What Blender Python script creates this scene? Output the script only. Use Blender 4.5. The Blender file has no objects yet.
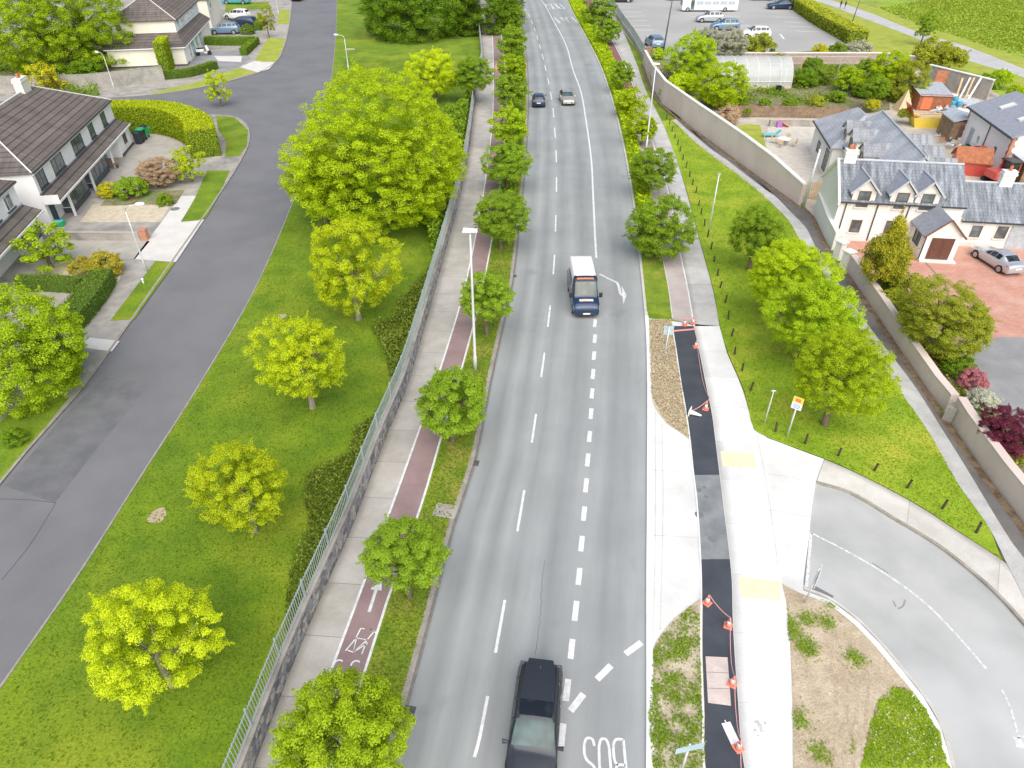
import bpy, bmesh, math, random
import numpy as np
from mathutils import Vector, Matrix
R = math.radians
rnd = random.Random(7)
S = bpy.context.scene
COL = S.collection

# ------------------------------------------------------------------ camera model (survey of the place)
F, PITCH, CAMH = 683.0, R(36.7), 25.0
def ray(px, py):
    u = (px - 512) / F; v = -(py - 384) / F
    return Vector((u, math.cos(PITCH) + v * math.sin(PITCH), -math.sin(PITCH) + v * math.cos(PITCH)))
def at(px, py, z=0.0):
    d = ray(px, py); t = (z - CAMH) / d.z
    return Vector((d.x * t, d.y * t, z))
def onplane(px, py, o, u):
    """surveyed point on a vertical plane through o along unit u -> (distance along, height)"""
    d = ray(px, py); n = Vector((-u[1], u[0], 0))
    t = (n.x * o[0] + n.y * o[1]) / (n.x * d.x + n.y * d.y)
    p = d * t
    return ((p.x - o[0]) * u[0] + (p.y - o[1]) * u[1], CAMH + p.z)
def pts(lst, z=0.0): return [at(a, b, z) for a, b in lst]
def smooth(P, n=6, closed=False):
    P = [Vector(p) for p in P]; out = []; N = len(P)
    rng = range(N) if closed else range(N - 1)
    for i in rng:
        if closed: p0, p1, p2, p3 = P[i-1], P[i], P[(i+1) % N], P[(i+2) % N]
        else: p0, p1, p2, p3 = P[max(i-1, 0)], P[i], P[i+1], P[min(i+2, N-1)]
        for k in range(n):
            t = k / n
            a = (p1 - p0).length + 1e-6; b = (p2 - p1).length + 1e-6; c = (p3 - p2).length + 1e-6
            m1 = ((p2 - p0) / (a + b)) * b; m2 = ((p3 - p1) / (b + c)) * b
            h = (2*t**3 - 3*t**2 + 1) * p1 + (t**3 - 2*t**2 + t) * m1 + (-2*t**3 + 3*t**2) * p2 + (t**3 - t**2) * m2
            out.append(h)
    if not closed: out.append(P[-1])
    return out
def setz(P, z): return [Vector((p[0], p[1], z)) for p in P]
def offset(P, d):
    """shift a polyline sideways by d (positive = right of travel)"""
    out = []
    for i, p in enumerate(P):
        a = P[max(i-1, 0)]; b = P[min(i+1, len(P)-1)]
        t = Vector((b[0]-a[0], b[1]-a[1], 0)); t.normalize()
        out.append(Vector((p[0] + t.y * d, p[1] - t.x * d, p[2])))
    return out

# ------------------------------------------------------------------ materials
MATS = {}
def lin(c):
    return tuple(c) + (1.0,) if len(c) == 3 else tuple(c)
def nt(name):
    m = bpy.data.materials.new(name); m.use_nodes = True
    t = m.node_tree; t.nodes.clear()
    o = t.nodes.new('ShaderNodeOutputMaterial'); b = t.nodes.new('ShaderNodeBsdfPrincipled')
    t.links.new(b.outputs[0], o.inputs[0])
    return m, t, b
def N(t, typ, **kw):
    n = t.nodes.new(typ)
    for k, v in kw.items(): setattr(n, k, v)
    return n
def coords(t, kind='world'):
    if kind == 'world':
        return N(t, 'ShaderNodeNewGeometry').outputs['Position']
    if kind == 'uv': return N(t, 'ShaderNodeTexCoord').outputs['UV']
    return N(t, 'ShaderNodeTexCoord').outputs['Object']
def noise(t, co, scale, detail=4, rough=.6, stretch=None):
    if stretch:
        mp = N(t, 'ShaderNodeMapping'); mp.inputs['Scale'].default_value = stretch
        t.links.new(co, mp.inputs[0]); co = mp.outputs[0]
    n = N(t, 'ShaderNodeTexNoise'); n.inputs['Scale'].default_value = scale
    n.inputs['Detail'].default_value = detail; n.inputs['Roughness'].default_value = rough
    t.links.new(co, n.inputs['Vector']); return n.outputs['Fac']
def ramp(t, fac, stops):
    r = N(t, 'ShaderNodeValToRGB'); e = r.color_ramp.elements
    e[0].position, e[0].color = stops[0][0], lin(stops[0][1])
    e[1].position, e[1].color = stops[-1][0], lin(stops[-1][1])
    for p, c in stops[1:-1]:
        k = e.new(p); k.color = lin(c)
    t.links.new(fac, r.inputs[0]); return r.outputs[0]
def mix(t, fac, a, b, mode='MIX'):
    m = N(t, 'ShaderNodeMix', data_type='RGBA', blend_type=mode)
    for s, v in ((m.inputs[0], fac), (m.inputs[6], a), (m.inputs[7], b)):
        if isinstance(v, (int, float)): s.default_value = v
        elif isinstance(v, (tuple, list)): s.default_value = lin(v)
        else: t.links.new(v, s)
    return m.outputs[2]
def bumpn(t, b, h, strength=.3, dist=.02):
    n = N(t, 'ShaderNodeBump'); n.inputs['Strength'].default_value = strength; n.inputs['Distance'].default_value = dist
    t.links.new(h, n.inputs['Height']); t.links.new(n.outputs[0], b.inputs['Normal'])
def surf(name, c1, c2, scale=.6, fine=12., amt=.25, rough=.9, bump=.3, dist=.02, kind='world', c3=None, big=None, lo=.35, hi=.65):
    """two-tone noise surface with fine grain, and optionally a third tone in large patches"""
    m, t, b = nt(name); co = coords(t, kind)
    base = ramp(t, noise(t, co, scale), [(lo, c1), (hi, c2)])
    if c3: base = mix(t, ramp(t, noise(t, co, big or scale * .3, 3), [(.5, (0, 0, 0)), (.68, (1, 1, 1))]), base, c3)
    g = noise(t, co, fine, 5, .7)
    gr = ramp(t, g, [(.25, (1 - amt,) * 3), (.75, (1 + amt,) * 3)])
    t.links.new(mix(t, 1.0, base, gr, 'MULTIPLY'), b.inputs['Base Color'])
    b.inputs['Roughness'].default_value = rough
    if bump: bumpn(t, b, g, bump, dist)
    MATS[name] = m; return m
def plain(name, c, rough=.5, metal=0., amt=.06, scale=3., coat=0.):
    m, t, b = nt(name); co = coords(t, 'obj')
    r = ramp(t, noise(t, co, scale, 4), [(.3, tuple(x * (1 - amt) for x in c)), (.7, tuple(min(1, x * (1 + amt)) for x in c))])
    t.links.new(r, b.inputs['Base Color']); b.inputs['Roughness'].default_value = rough; b.inputs['Metallic'].default_value = metal
    b.inputs['Coat Weight'].default_value = coat
    MATS[name] = m; return m
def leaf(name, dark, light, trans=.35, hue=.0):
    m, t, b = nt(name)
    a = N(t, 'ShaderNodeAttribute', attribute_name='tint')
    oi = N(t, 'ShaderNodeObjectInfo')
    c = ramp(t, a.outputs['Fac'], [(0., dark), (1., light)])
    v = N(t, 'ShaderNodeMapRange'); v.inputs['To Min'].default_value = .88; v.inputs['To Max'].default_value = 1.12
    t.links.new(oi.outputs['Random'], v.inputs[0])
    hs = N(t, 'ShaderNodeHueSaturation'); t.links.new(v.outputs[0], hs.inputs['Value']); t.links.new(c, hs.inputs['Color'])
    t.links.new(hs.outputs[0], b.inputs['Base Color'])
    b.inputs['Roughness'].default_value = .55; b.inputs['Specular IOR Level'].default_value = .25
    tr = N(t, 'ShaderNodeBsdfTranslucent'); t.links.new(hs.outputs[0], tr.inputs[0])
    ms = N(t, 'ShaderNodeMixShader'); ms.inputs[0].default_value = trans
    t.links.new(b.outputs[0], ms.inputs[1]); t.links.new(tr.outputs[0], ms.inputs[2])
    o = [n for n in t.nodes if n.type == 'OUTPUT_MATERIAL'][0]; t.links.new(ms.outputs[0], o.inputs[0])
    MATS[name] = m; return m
def tiles(name, c1, c2, axis='x', course=.28, width=.3, streak=.35, rough=.75, zscale=1.6, mortar=(.05,.05,.055)):
    """roof covering: courses by height, joints along the eaves, weather streaks down the slope"""
    m, t, b = nt(name); co = coords(t, 'obj')
    s = N(t, 'ShaderNodeSeparateXYZ'); t.links.new(co, s.inputs[0])
    cb = N(t, 'ShaderNodeCombineXYZ')
    t.links.new(s.outputs['X' if axis == 'x' else 'Y'], cb.inputs[0])
    mu = N(t, 'ShaderNodeMath', operation='MULTIPLY'); mu.inputs[1].default_value = zscale
    t.links.new(s.outputs['Z'], mu.inputs[0]); t.links.new(mu.outputs[0], cb.inputs[1])
    br = N(t, 'ShaderNodeTexBrick'); t.links.new(cb.outputs[0], br.inputs['Vector'])
    br.inputs['Color1'].default_value = lin(c1); br.inputs['Color2'].default_value = lin(c2)
    br.inputs['Mortar'].default_value = lin(mortar)
    br.inputs['Scale'].default_value = 1; br.inputs['Brick Width'].default_value = width; br.inputs['Row Height'].default_value = course
    br.inputs['Mortar Size'].default_value = .022 if width < 5 else .05; br.inputs['Mortar Smooth'].default_value = .4
    st = noise(t, cb.outputs[0], 3.2, 4, .65, (1, .12, 1))
    col = mix(t, 1., br.outputs[0], ramp(t, st, [(.3, (1 - streak,) * 3), (.72, (1 + streak * .8,) * 3)]), 'MULTIPLY')
    col = mix(t, 1., col, ramp(t, noise(t, co, .5, 3), [(.35, (.85,) * 3), (.65, (1.12,) * 3)]), 'MULTIPLY')
    t.links.new(col, b.inputs['Base Color']); b.inputs['Roughness'].default_value = rough
    bumpn(t, b, br.outputs['Fac'], .5, -.03)
    MATS[name] = m; return m

# ground materials
GR = dict(fine=9., amt=.38, bump=.6, dist=.08, rough=1.)
surf('lawn', (.105,.195,.005), (.185,.28,.008), .45, c3=(.25,.31,.015), big=.16, **GR)
surf('verge', (.13,.22,.012), (.23,.31,.02), .8, c3=(.32,.31,.055), big=.5, **GR)
surf('meadow', (.26,.40,.03), (.38,.51,.05), .22, fine=1.6, amt=.45, bump=1., dist=.5, rough=1., c3=(.26,.27,.09), big=.05)
surf('mown', (.27,.33,.035), (.38,.41,.06), .5, fine=5, amt=.2, bump=.6, dist=.05, rough=1.)
surf('triangle', (.20,.32,.010), (.31,.43,.02), .4, c3=(.40,.43,.04), big=.2, **GR)
surf('soil', (.44,.35,.235), (.60,.50,.365), 1.2, 14., .3, 1., .9, .06)
surf('strawsoil', (.44,.37,.26), (.66,.57,.42), 2.2, 22., .4, 1., 1., .05)
surf('concrete', (.36,.34,.30), (.45,.425,.38), .8, 20., .1, .9, .2, .01)
surf('oldconcrete', (.31,.29,.26), (.43,.405,.37), .9, 16., .14, .9, .2, .01, c3=(.22,.21,.19), big=.28)
surf('newconcrete', (.66,.66,.64), (.75,.75,.73), .7, 9., .07, .8, .15, .008, c3=(.60,.60,.58), big=.3)
surf('estateasphalt', (.155,.157,.167), (.188,.19,.20), .25, 24., .12, .85, .25, .01, c3=(.19,.19,.205), big=.08)
surf('sideasphalt', (.38,.387,.378), (.47,.475,.465), .3, 26., .07, .85, .2, .01, c3=(.52,.53,.52), big=.12)
surf('newasphalt', (.045,.052,.066), (.065,.074,.092), .6, 30., .15, .85, .4, .01)
surf('dustyasphalt', (.17,.19,.20), (.27,.285,.29), .9, 18., .15, .9, .2, .01)
surf('lane', (.13,.125,.12), (.19,.18,.17), .6, 14., .15, .9, .3, .02)
surf('gravelpath', (.42,.42,.41), (.54,.54,.52), .9, 12., .15, .95, .4, .02)
surf('litter', (.13,.08,.05), (.26,.19,.12), 2., 14., .4, 1., .7, .03)
surf('carpark', (.34,.34,.325), (.42,.415,.40), .06, 6., .07, .9, .1, .01)
surf('fieldpath', (.42,.42,.43), (.50,.50,.50), .3, 8., .08, .9, .1, .01)
surf('driveasphalt', (.24,.245,.25), (.31,.315,.32), .5, 14., .1, .9, .2, .01)
surf('yardground', (.42,.37,.29), (.56,.52,.44), .5, 8., .2, .95, .3, .03)
surf('patio', (.52,.48,.41), (.64,.60,.53), 1.5, 8., .08, .9, .1, .01)
surf('gravelbed', (.50,.43,.31), (.63,.56,.43), 2., 18., .2, .95, .5, .02)
surf('paleconcrete', (.60,.585,.55), (.68,.66,.63), .8, 14., .06, .85, .15, .01)
surf('kerbstone', (.50,.48,.44), (.60,.58,.54), 1.5, 12., .1, .85, .2, .01)
surf('oldkerb', (.27,.25,.21), (.38,.35,.30), 1.5, 12., .2, .85, .2, .01)
surf('whitekerb', (.72,.72,.70), (.80,.80,.78), 1.5, 12., .04, .7, .1, .005)
surf('tactile', (.72,.66,.44), (.80,.74,.53), 3, 20, .06, .8, .2, .01)
surf('gardensoil', (.17,.14,.08), (.30,.26,.15), 1., 5., .45, 1., .8, .08, c3=(.16,.26,.06), big=.5)
surf('pinkslab', (.55,.46,.42), (.66,.57,.53), 2., 14., .12, .9, .2, .01)
m = surf('paint', (.60,.61,.61), (.82,.83,.83), 3.5, 26., .10, .6, 0)
surf('wornpaint', (.46,.47,.47), (.80,.80,.80), 6., 22., .1, .7, 0)
# red block paving
def paving():
    m, t, b = nt('blockpaving'); co = coords(t)
    br = N(t, 'ShaderNodeTexBrick'); t.links.new(co, br.inputs['Vector'])
    br.inputs['Color1'].default_value = lin((.60,.30,.22)); br.inputs['Color2'].default_value = lin((.50,.24,.18)); br.inputs['Mortar'].default_value = lin((.38,.22,.17))
    br.inputs['Brick Width'].default_value = .4; br.inputs['Row Height'].default_value = .2; br.inputs['Scale'].default_value = 1; br.inputs['Mortar Size'].default_value = .015
    c = mix(t, ramp(t, noise(t, co, .5, 4), [(.4, (0,0,0)), (.7, (.6,.6,.6))]), br.outputs[0], (.62,.42,.34))
    t.links.new(c, b.inputs['Base Color']); b.inputs['Roughness'].default_value = .9
    MATS['blockpaving'] = m
paving()
def jointed(name, c1, c2, step, cross=None, dark=.68):
    """concrete laid in bays: joints every step metres along the strip's UV"""
    m, t, b = nt(name); uv = coords(t, 'uv'); co = coords(t)
    s = N(t, 'ShaderNodeSeparateXYZ'); t.links.new(uv, s.inputs[0])
    base = ramp(t, noise(t, co, .9), [(.35, c1), (.65, c2)])
    base = mix(t, 1., base, ramp(t, noise(t, co, 16, 5, .7), [(.25, (.88,)*3), (.75, (1.1,)*3)]), 'MULTIPLY')
    fl = N(t, 'ShaderNodeMath', operation='DIVIDE'); fl.inputs[1].default_value = step; t.links.new(s.outputs['Y'], fl.inputs[0])
    wn = N(t, 'ShaderNodeMath', operation='FLOOR'); t.links.new(fl.outputs[0], wn.inputs[0])
    w = N(t, 'ShaderNodeTexWhiteNoise', noise_dimensions='1D'); t.links.new(wn.outputs[0], w.inputs['W'])
    base = mix(t, 1., base, ramp(t, w.outputs['Value'], [(0, (.92,)*3), (1, (1.07,)*3)]), 'MULTIPLY')
    fr = N(t, 'ShaderNodeMath', operation='FRACT'); t.links.new(fl.outputs[0], fr.inputs[0])
    lt = N(t, 'ShaderNodeMath', operation='LESS_THAN'); lt.inputs[1].default_value = .035 / step; t.links.new(fr.outputs[0], lt.inputs[0])
    base = mix(t, lt.outputs[0], base, tuple(x * dark for x in c1))
    # dirt along the left edge of the strip
    e = ramp(t, s.outputs['X'], [(0, (.62,.62,.6)), (.22, (1, 1, 1))])
    base = mix(t, 1., base, e, 'MULTIPLY')
    t.links.new(base, b.inputs['Base Color']); b.inputs['Roughness'].default_value = .9
    MATS[name] = m
jointed('bays', (.40,.378,.34), (.49,.468,.43), 2.6)
jointed('newbays', (.70,.70,.69), (.77,.77,.76), 3.0, dark=.88)
jointed('greybays', (.44,.435,.42), (.54,.535,.52), 3.0)
jointed('curvebays', (.55,.53,.48), (.65,.63,.585), 4.4)
def roadmat():
    m, t, b = nt('mainasphalt'); uv = coords(t, 'uv'); co = coords(t)
    s = N(t, 'ShaderNodeSeparateXYZ'); t.links.new(uv, s.inputs[0])
    base = ramp(t, noise(t, co, .22, 3), [(.35, (.275,.292,.292)), (.65, (.315,.332,.332))])
    # wheel tracks polished lighter, centre strips darker; u runs 0..1 over the carriageway
    tr = ramp(t, s.outputs['X'], [(0, (.90,)*3), (.03, (1.06,)*3), (.10, (.90,)*3), (.165, (1.15,)*3), (.23, (.90,)*3), (.295, (1.14,)*3), (.37, (.92,)*3), (.45, (1.12,)*3),
        (.54, (.86,)*3), (.63, (1.06,)*3), (.74, (1.08,)*3), (.80, (.9,)*3), (.90, (1.04,)*3), (1., (1.22,)*3)])
    base = mix(t, 1., base, tr, 'MULTIPLY')
    base = mix(t, 1., base, ramp(t, noise(t, uv, 1., 5, .6, (14, .12, 1)), [(.3, (.93,)*3), (.7, (1.07,)*3)]), 'MULTIPLY')
    base = mix(t, 1., base, ramp(t, noise(t, uv, 1., 4, .6, (3, .22, 1)), [(.62, (1,)*3), (.85, (.62,)*3)]), 'MULTIPLY')
    base = mix(t, 1., base, ramp(t, noise(t, co, 28, 4, .7), [(.25, (.86,)*3), (.75, (1.13,)*3)]), 'MULTIPLY')
    t.links.new(base, b.inputs['Base Color']); b.inputs['Roughness'].default_value = .8
    MATS['mainasphalt'] = m
roadmat()
surf('cyclered', (.26,.18,.178), (.32,.23,.225), .7, 24., .12, .9, .2, .01)
surf('paledred', (.42,.36,.34), (.50,.44,.42), .7, 24., .1, .9, .2, .01)
surf('darkred', (.20,.10,.09), (.26,.13,.12), .7, 24., .12, .9, .2, .01)
# building materials
surf('render', (.86,.855,.845), (.91,.905,.895), .5, 6., .04, .85, .1, .01, kind='obj')
surf('creamrender', (.80,.77,.66), (.87,.84,.73), .5, 6., .04, .85, .1, .01, kind='obj')
surf('warmrender', (.80,.78,.72), (.86,.84,.78), .4, 5., .05, .85, .1, .01, kind='obj')
surf('pinkwall', (.62,.52,.47), (.70,.60,.55), .35, 10., .08, .9, .15, .01)
surf('coping', (.78,.76,.72), (.86,.84,.80), 1., 9., .08, .8, .1, .01)
surf('greywall', (.28,.27,.24), (.42,.40,.36), .7, 7., .3, .95, .5, .03)
surf('brick', (.42,.20,.12), (.55,.28,.18), 3., 14., .2, .9, .4, .02, kind='obj')
surf('gardenbrick', (.34,.26,.22), (.45,.36,.31), 3., 10., .2, .9, .4, .02)
surf('timber', (.20,.13,.085), (.32,.22,.14), 2., 12., .3, .85, .4, .01)
def stone():
    m, t, b = nt('rubblestone'); co = coords(t)
    v = N(t, 'ShaderNodeTexVoronoi'); v.inputs['Scale'].default_value = 3.2; t.links.new(co, v.inputs['Vector'])
    e = N(t, 'ShaderNodeTexVoronoi', feature='DISTANCE_TO_EDGE'); e.inputs['Scale'].default_value = 3.2; t.links.new(co, e.inputs['Vector'])
    sp = N(t, 'ShaderNodeSeparateColor'); t.links.new(v.outputs['Color'], sp.inputs[0])
    c = ramp(t, sp.outputs[0], [(0, (.13,.13,.155)), (.4, (.27,.27,.30)), (.75, (.40,.39,.39)), (1, (.50,.46,.41))])
    c = mix(t, ramp(t, e.outputs[0], [(.02, (1,1,1)), (.07, (0,0,0))]), c, (.22,.21,.20))
    c = mix(t, 1., c, ramp(t, noise(t, co, 9, 5), [(.3, (.75,)*3), (.7, (1.25,)*3)]), 'MULTIPLY')
    t.links.new(c, b.inputs['Base Color']); b.inputs['Roughness'].default_value = .95
    bumpn(t, b, e.outputs[0], .8, .05); MATS['rubblestone'] = m
stone()
tiles('browntiles', (.155,.13,.112), (.205,.17,.145), 'x', .42, 60, .3, zscale=1.6, mortar=(.075,.062,.055))
tiles('browntilesend', (.14,.12,.108), (.178,.152,.137), 'y', .42, 60, .3, zscale=1.6, mortar=(.075,.062,.055))
tiles('slate', (.21,.235,.27), (.26,.285,.32), 'x', .30, .28, .65, mortar=(.175,.195,.225))
tiles('slateside', (.42,.44,.48), (.46,.48,.52), 'y', .30, .28, .15, mortar=(.36,.38,.42))
tiles('slatedark', (.29,.305,.33), (.33,.345,.37), 'x', .30, .28, .4, mortar=(.24,.255,.28))
plain('flatslate', (.30,.32,.37), .8, amt=.15)
plain('palelead', (.50,.53,.58), .6, amt=.08)
plain('white', (.82,.82,.82), .45)
plain('gutter', (.05,.05,.055), .5)
plain('frame_brown', (.17,.085,.06), .5)
plain('frame_dark', (.07,.075,.08), .45)
plain('door_brown', (.13,.055,.04), .45, amt=.2, scale=6)
plain('door_green', (.25,.45,.38), .5)
plain('door_dark', (.03,.07,.09), .4)
plain('sill', (.70,.69,.66), .7)
plain('greymetal', (.40,.48,.48), .45, .2, amt=.1)
plain('galv', (.60,.64,.65), .45, .3)
plain('lamppost', (.66,.69,.70), .4, .2)
plain('lamphead', (.86,.86,.86), .4)
plain('darkpost', (.10,.11,.10), .6)
plain('postwood', (.075,.055,.04), .9, amt=.3, scale=9)
plain('bark', (.16,.12,.085), .95, amt=.35, scale=5)
plain('palebark', (.30,.26,.20), .95, amt=.3, scale=5)
plain('rubber', (.02,.02,.022), .8)
plain('rim', (.45,.46,.48), .35, .7)
plain('blacktrim', (.025,.026,.03), .45)
plain('orange', (.70,.20,.08), .6)
plain('conered', (.85,.26,.18), .5)
plain('conewhite', (.88,.86,.84), .5)
plain('tape', (.78,.36,.33), .6)
plain('pipewhite', (.82,.84,.86), .5)
plain('signback', (.42,.56,.62), .5, .1)
plain('yellow', (.82,.62,.08), .5)
plain('terracotta', (.62,.24,.12), .8)
plain('redpaint', (.65,.04,.05), .4, coat=.3)
plain('machine_red', (.55,.08,.06), .45, coat=.3)
plain('bluebarrel', (.06,.32,.48), .5)
plain('tealitem', (.15,.55,.58), .6)
plain('purple', (.42,.16,.45), .7)
plain('greenbin', (.02,.42,.16), .5)
plain('blackbin', (.03,.035,.045), .5)
plain('palewood', (.62,.47,.28), .8, amt=.2, scale=6)
plain('sheetwhite', (.80,.80,.78), .6)
plain('sheetgrey', (.42,.46,.50), .6, amt=.2)
plain('rustpanel', (.36,.13,.06), .8, amt=.3)
plain('headlight', (.80,.83,.85), .15)
plain('taillight', (.55,.02,.03), .25)
plain('plate', (.80,.80,.76), .5)
plain('plateyellow', (.72,.60,.20), .5)
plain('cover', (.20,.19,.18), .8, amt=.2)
plain('draincover', (.10,.10,.10), .8, amt=.2)
plain('blueface', (.05,.20,.55), .4)
def glass(name, c, rough=.08):
    m, t, b = nt(name)
    co = coords(t, 'obj')
    t.links.new(ramp(t, noise(t, co, .9, 2), [(.4, c), (.62, tuple(min(1, x * 1.9 + .02) for x in c))]), b.inputs['Base Color'])
    b.inputs['Roughness'].default_value = rough; b.inputs['Specular IOR Level'].default_value = .55
    MATS[name] = m
glass('glass', (.07,.095,.10)); glass('glasspale', (.26,.33,.34)); glass('carglass', (.015,.02,.024), .04); glass('windscreen', (.03,.06,.06), .05); glass('roofglass', (.012,.016,.022), .08)
glass('glassgreen', (.20,.36,.38), .1)
def poly():
    m, t, b = nt('polythene'); b.inputs['Base Color'].default_value = lin((.72,.76,.78)); b.inputs['Roughness'].default_value = .35
    tr = N(t, 'ShaderNodeBsdfTransparent'); ms = N(t, 'ShaderNodeMixShader'); ms.inputs[0].default_value = .52
    t.links.new(b.outputs[0], ms.inputs[1]); t.links.new(tr.outputs[0], ms.inputs[2])
    t.links.new(ms.outputs[0], [n for n in t.nodes if n.type == 'OUTPUT_MATERIAL'][0].inputs[0]); MATS['polythene'] = m
poly()
def paintmat(name, c, rough=.3, metal=.3):
    m, t, b = nt(name); b.inputs['Base Color'].default_value = lin(c); b.inputs['Roughness'].default_value = rough
    b.inputs['Metallic'].default_value = metal; b.inputs['Coat Weight'].default_value = .6; b.inputs['Coat Roughness'].default_value = .08
    MATS[name] = m
for n_, c_, mt in (('p_black', (.05,.056,.066), .45), ('p_navy', (.02,.045,.10), .3), ('p_blueglow', (.04,.12,.28), .3), ('p_silver', (.56,.59,.63), .5), ('p_white', (.82,.82,.82), 0), ('p_red', (.50,.02,.03), .2),
                 ('p_teal', (.10,.42,.48), .3), ('p_darkred', (.13,.02,.04), .3), ('p_beige', (.46,.43,.38), .4), ('p_bluegrey', (.20,.32,.44), .4)):
    paintmat(n_, c_, .3, mt)
# foliage
leaf('l_yellow', (.32,.44,.008), (.80,.90,.03), .5)
leaf('l_lime', (.23,.37,.006), (.64,.79,.02), .45)
leaf('l_mid', (.12,.23,.015), (.38,.56,.035), .4)
leaf('l_bright', (.19,.33,.01), (.58,.76,.025), .45)
leaf('l_dark', (.07,.17,.01), (.26,.42,.02), .35)
leaf('l_olive', (.20,.27,.02), (.54,.58,.05), .4)
leaf('l_conifer', (.12,.20,.012), (.55,.50,.03), .3)
leaf('l_burgundy', (.06,.012,.02), (.26,.045,.085), .3)
leaf('l_reddish', (.34,.28,.12), (.74,.54,.36), .35)
leaf('l_blossom', (.14,.20,.06), (.62,.60,.45), .3)
leaf('l_hedge', (.09,.18,.012), (.27,.40,.025), .3)
leaf('l_hedgelime', (.22,.34,.008), (.66,.76,.02), .35)
leaf('l_variegated', (.12,.22,.02), (.60,.50,.05), .35)
leaf('l_pink', (.35,.08,.10), (.70,.28,.30), .3)
leaf('l_flower', (.25,.33,.10), (.85,.85,.70), .3)
leaf('l_golden', (.42,.40,.02), (.80,.76,.03), .4)
leaf('l_grass', (.115,.21,.005), (.21,.31,.010), .3)
leaf('l_tri', (.20,.32,.01), (.34,.46,.03), .4)
leaf('l_vergegrass', (.15,.22,.015), (.28,.34,.03), .4)
leaf('l_weeds', (.15,.27,.02), (.36,.50,.05), .4)
leaf('l_meadow', (.30,.42,.03), (.46,.56,.07), .4)
leaf('l_straw', (.46,.37,.22), (.74,.64,.44), .3)

# ------------------------------------------------------------------ mesh builder
class MB:
    def __init__(s): s.v = []; s.f = []; s.mi = []; s.uv = None; s.cur = 0
    def add(s, vs, fs):
        k = len(s.v); s.v += [tuple(p) for p in vs]; s.f += [tuple(i + k for i in f) for f in fs]; s.mi += [s.cur] * len(fs); return s
    def box(s, x0, y0, z0, x1, y1, z1):
        return s.add([(x0,y0,z0),(x1,y0,z0),(x1,y1,z0),(x0,y1,z0),(x0,y0,z1),(x1,y0,z1),(x1,y1,z1),(x0,y1,z1)],
            [(0,3,2,1),(4,5,6,7),(0,1,5,4),(1,2,6,5),(2,3,7,6),(3,0,4,7)])
    def bar(s, a, b, w, h):
        a, b = Vector(a), Vector(b); d = (b - a).normalized()
        up = Vector((0, 0, 1)) if abs(d.z) < .95 else Vector((0, 1, 0))
        x = d.cross(up).normalized() * w / 2; y = x.normalized().cross(d) * h / 2
        vs = [a-x-y, a+x-y, a+x+y, a-x+y, b-x-y, b+x-y, b+x+y, b-x+y]
        return s.add(vs, [(0,3,2,1),(4,5,6,7),(0,1,5,4),(1,2,6,5),(2,3,7,6),(3,0,4,7)])
    def tube(s, P, rr, n=8, cap=True):
        P = [Vector(p) for p in P]
        if not isinstance(rr, (list, tuple)): rr = [rr] * len(P)
        k0 = len(s.v); fs = []; vs = []
        for i, p in enumerate(P):
            d = (P[min(i+1, len(P)-1)] - P[max(i-1, 0)]).normalized()
            up = Vector((1, 0, 0)) if abs(d.x) < .8 else Vector((0, 1, 0))
            x = d.cross(up).normalized(); y = d.cross(x)
            for j in range(n):
                a = 2 * math.pi * j / n; vs.append(p + x * math.cos(a) * rr[i] + y * math.sin(a) * rr[i])
        for i in range(len(P) - 1):
            for j in range(n):
                fs.append((i*n+j, i*n+(j+1) % n, (i+1)*n+(j+1) % n, (i+1)*n+j))
        if cap: fs.append(tuple(range(n))[::-1]); fs.append(tuple((len(P)-1)*n + j for j in range(n)))
        return s.add(vs, fs)
    def lathe(s, prof, n=14, o=(0, 0, 0)):
        return s.tube([(o[0], o[1], o[2] + z) for r, z in prof], [max(r, .001) for r, z in prof], n)
    def prism(s, poly, z0, z1):
        n = len(poly); vs = [(p[0], p[1], z0) for p in poly] + [(p[0], p[1], z1) for p in poly]
        fs = [tuple(range(n, 2*n))] + [(i, (i+1) % n, n+(i+1) % n, n+i) for i in range(n)]
        return s.add(vs, fs)
    def quad(s, *p): return s.add(p, [tuple(range(len(p)))])
    def build(s, name, mat, parent=None, smoothf=False, loc=None, bevel=0):
        me = bpy.data.meshes.new(name); me.from_pydata(s.v, [], s.f); me.update()
        bm = bmesh.new(); bm.from_mesh(me)
        big = [f for f in bm.faces if len(f.verts) > 4]
        if big: bmesh.ops.triangulate(bm, faces=big, ngon_method='EAR_CLIP')
        bmesh.ops.recalc_face_normals(bm, faces=bm.faces)
        bm.to_mesh(me); bm.free()
        for mm in (mat if isinstance(mat, (list, tuple)) else [mat]): me.materials.append(MATS[mm])
        if len(me.materials) > 1 and len(s.mi) == len(me.polygons): me.polygons.foreach_set('material_index', s.mi)
        if smoothf: me.polygons.foreach_set('use_smooth', [True] * len(me.polygons))
        o = bpy.data.objects.new(name, me); COL.objects.link(o)
        if parent is not None: o.parent = parent
        if loc is not None: o.location = loc
        if bevel:
            md = o.modifiers.new('bevel', 'BEVEL'); md.width = bevel; md.segments = 2; md.limit_method = 'ANGLE'
        return o
def tag(o, label=None, cat=None, group=None, kind=None):
    if label: o['label'] = label
    if cat: o['category'] = cat
    if group: o['group'] = group
    if kind: o['kind'] = kind
    return o
def empty(name, loc=(0, 0, 0), rz=0., label=None, cat=None, group=None):
    o = bpy.data.objects.new(name, None); o.empty_display_size = .3; COL.objects.link(o)
    o.location = loc; o.rotation_euler = (0, 0, rz); return tag(o, label, cat, group)
KIDS = {}
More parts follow.
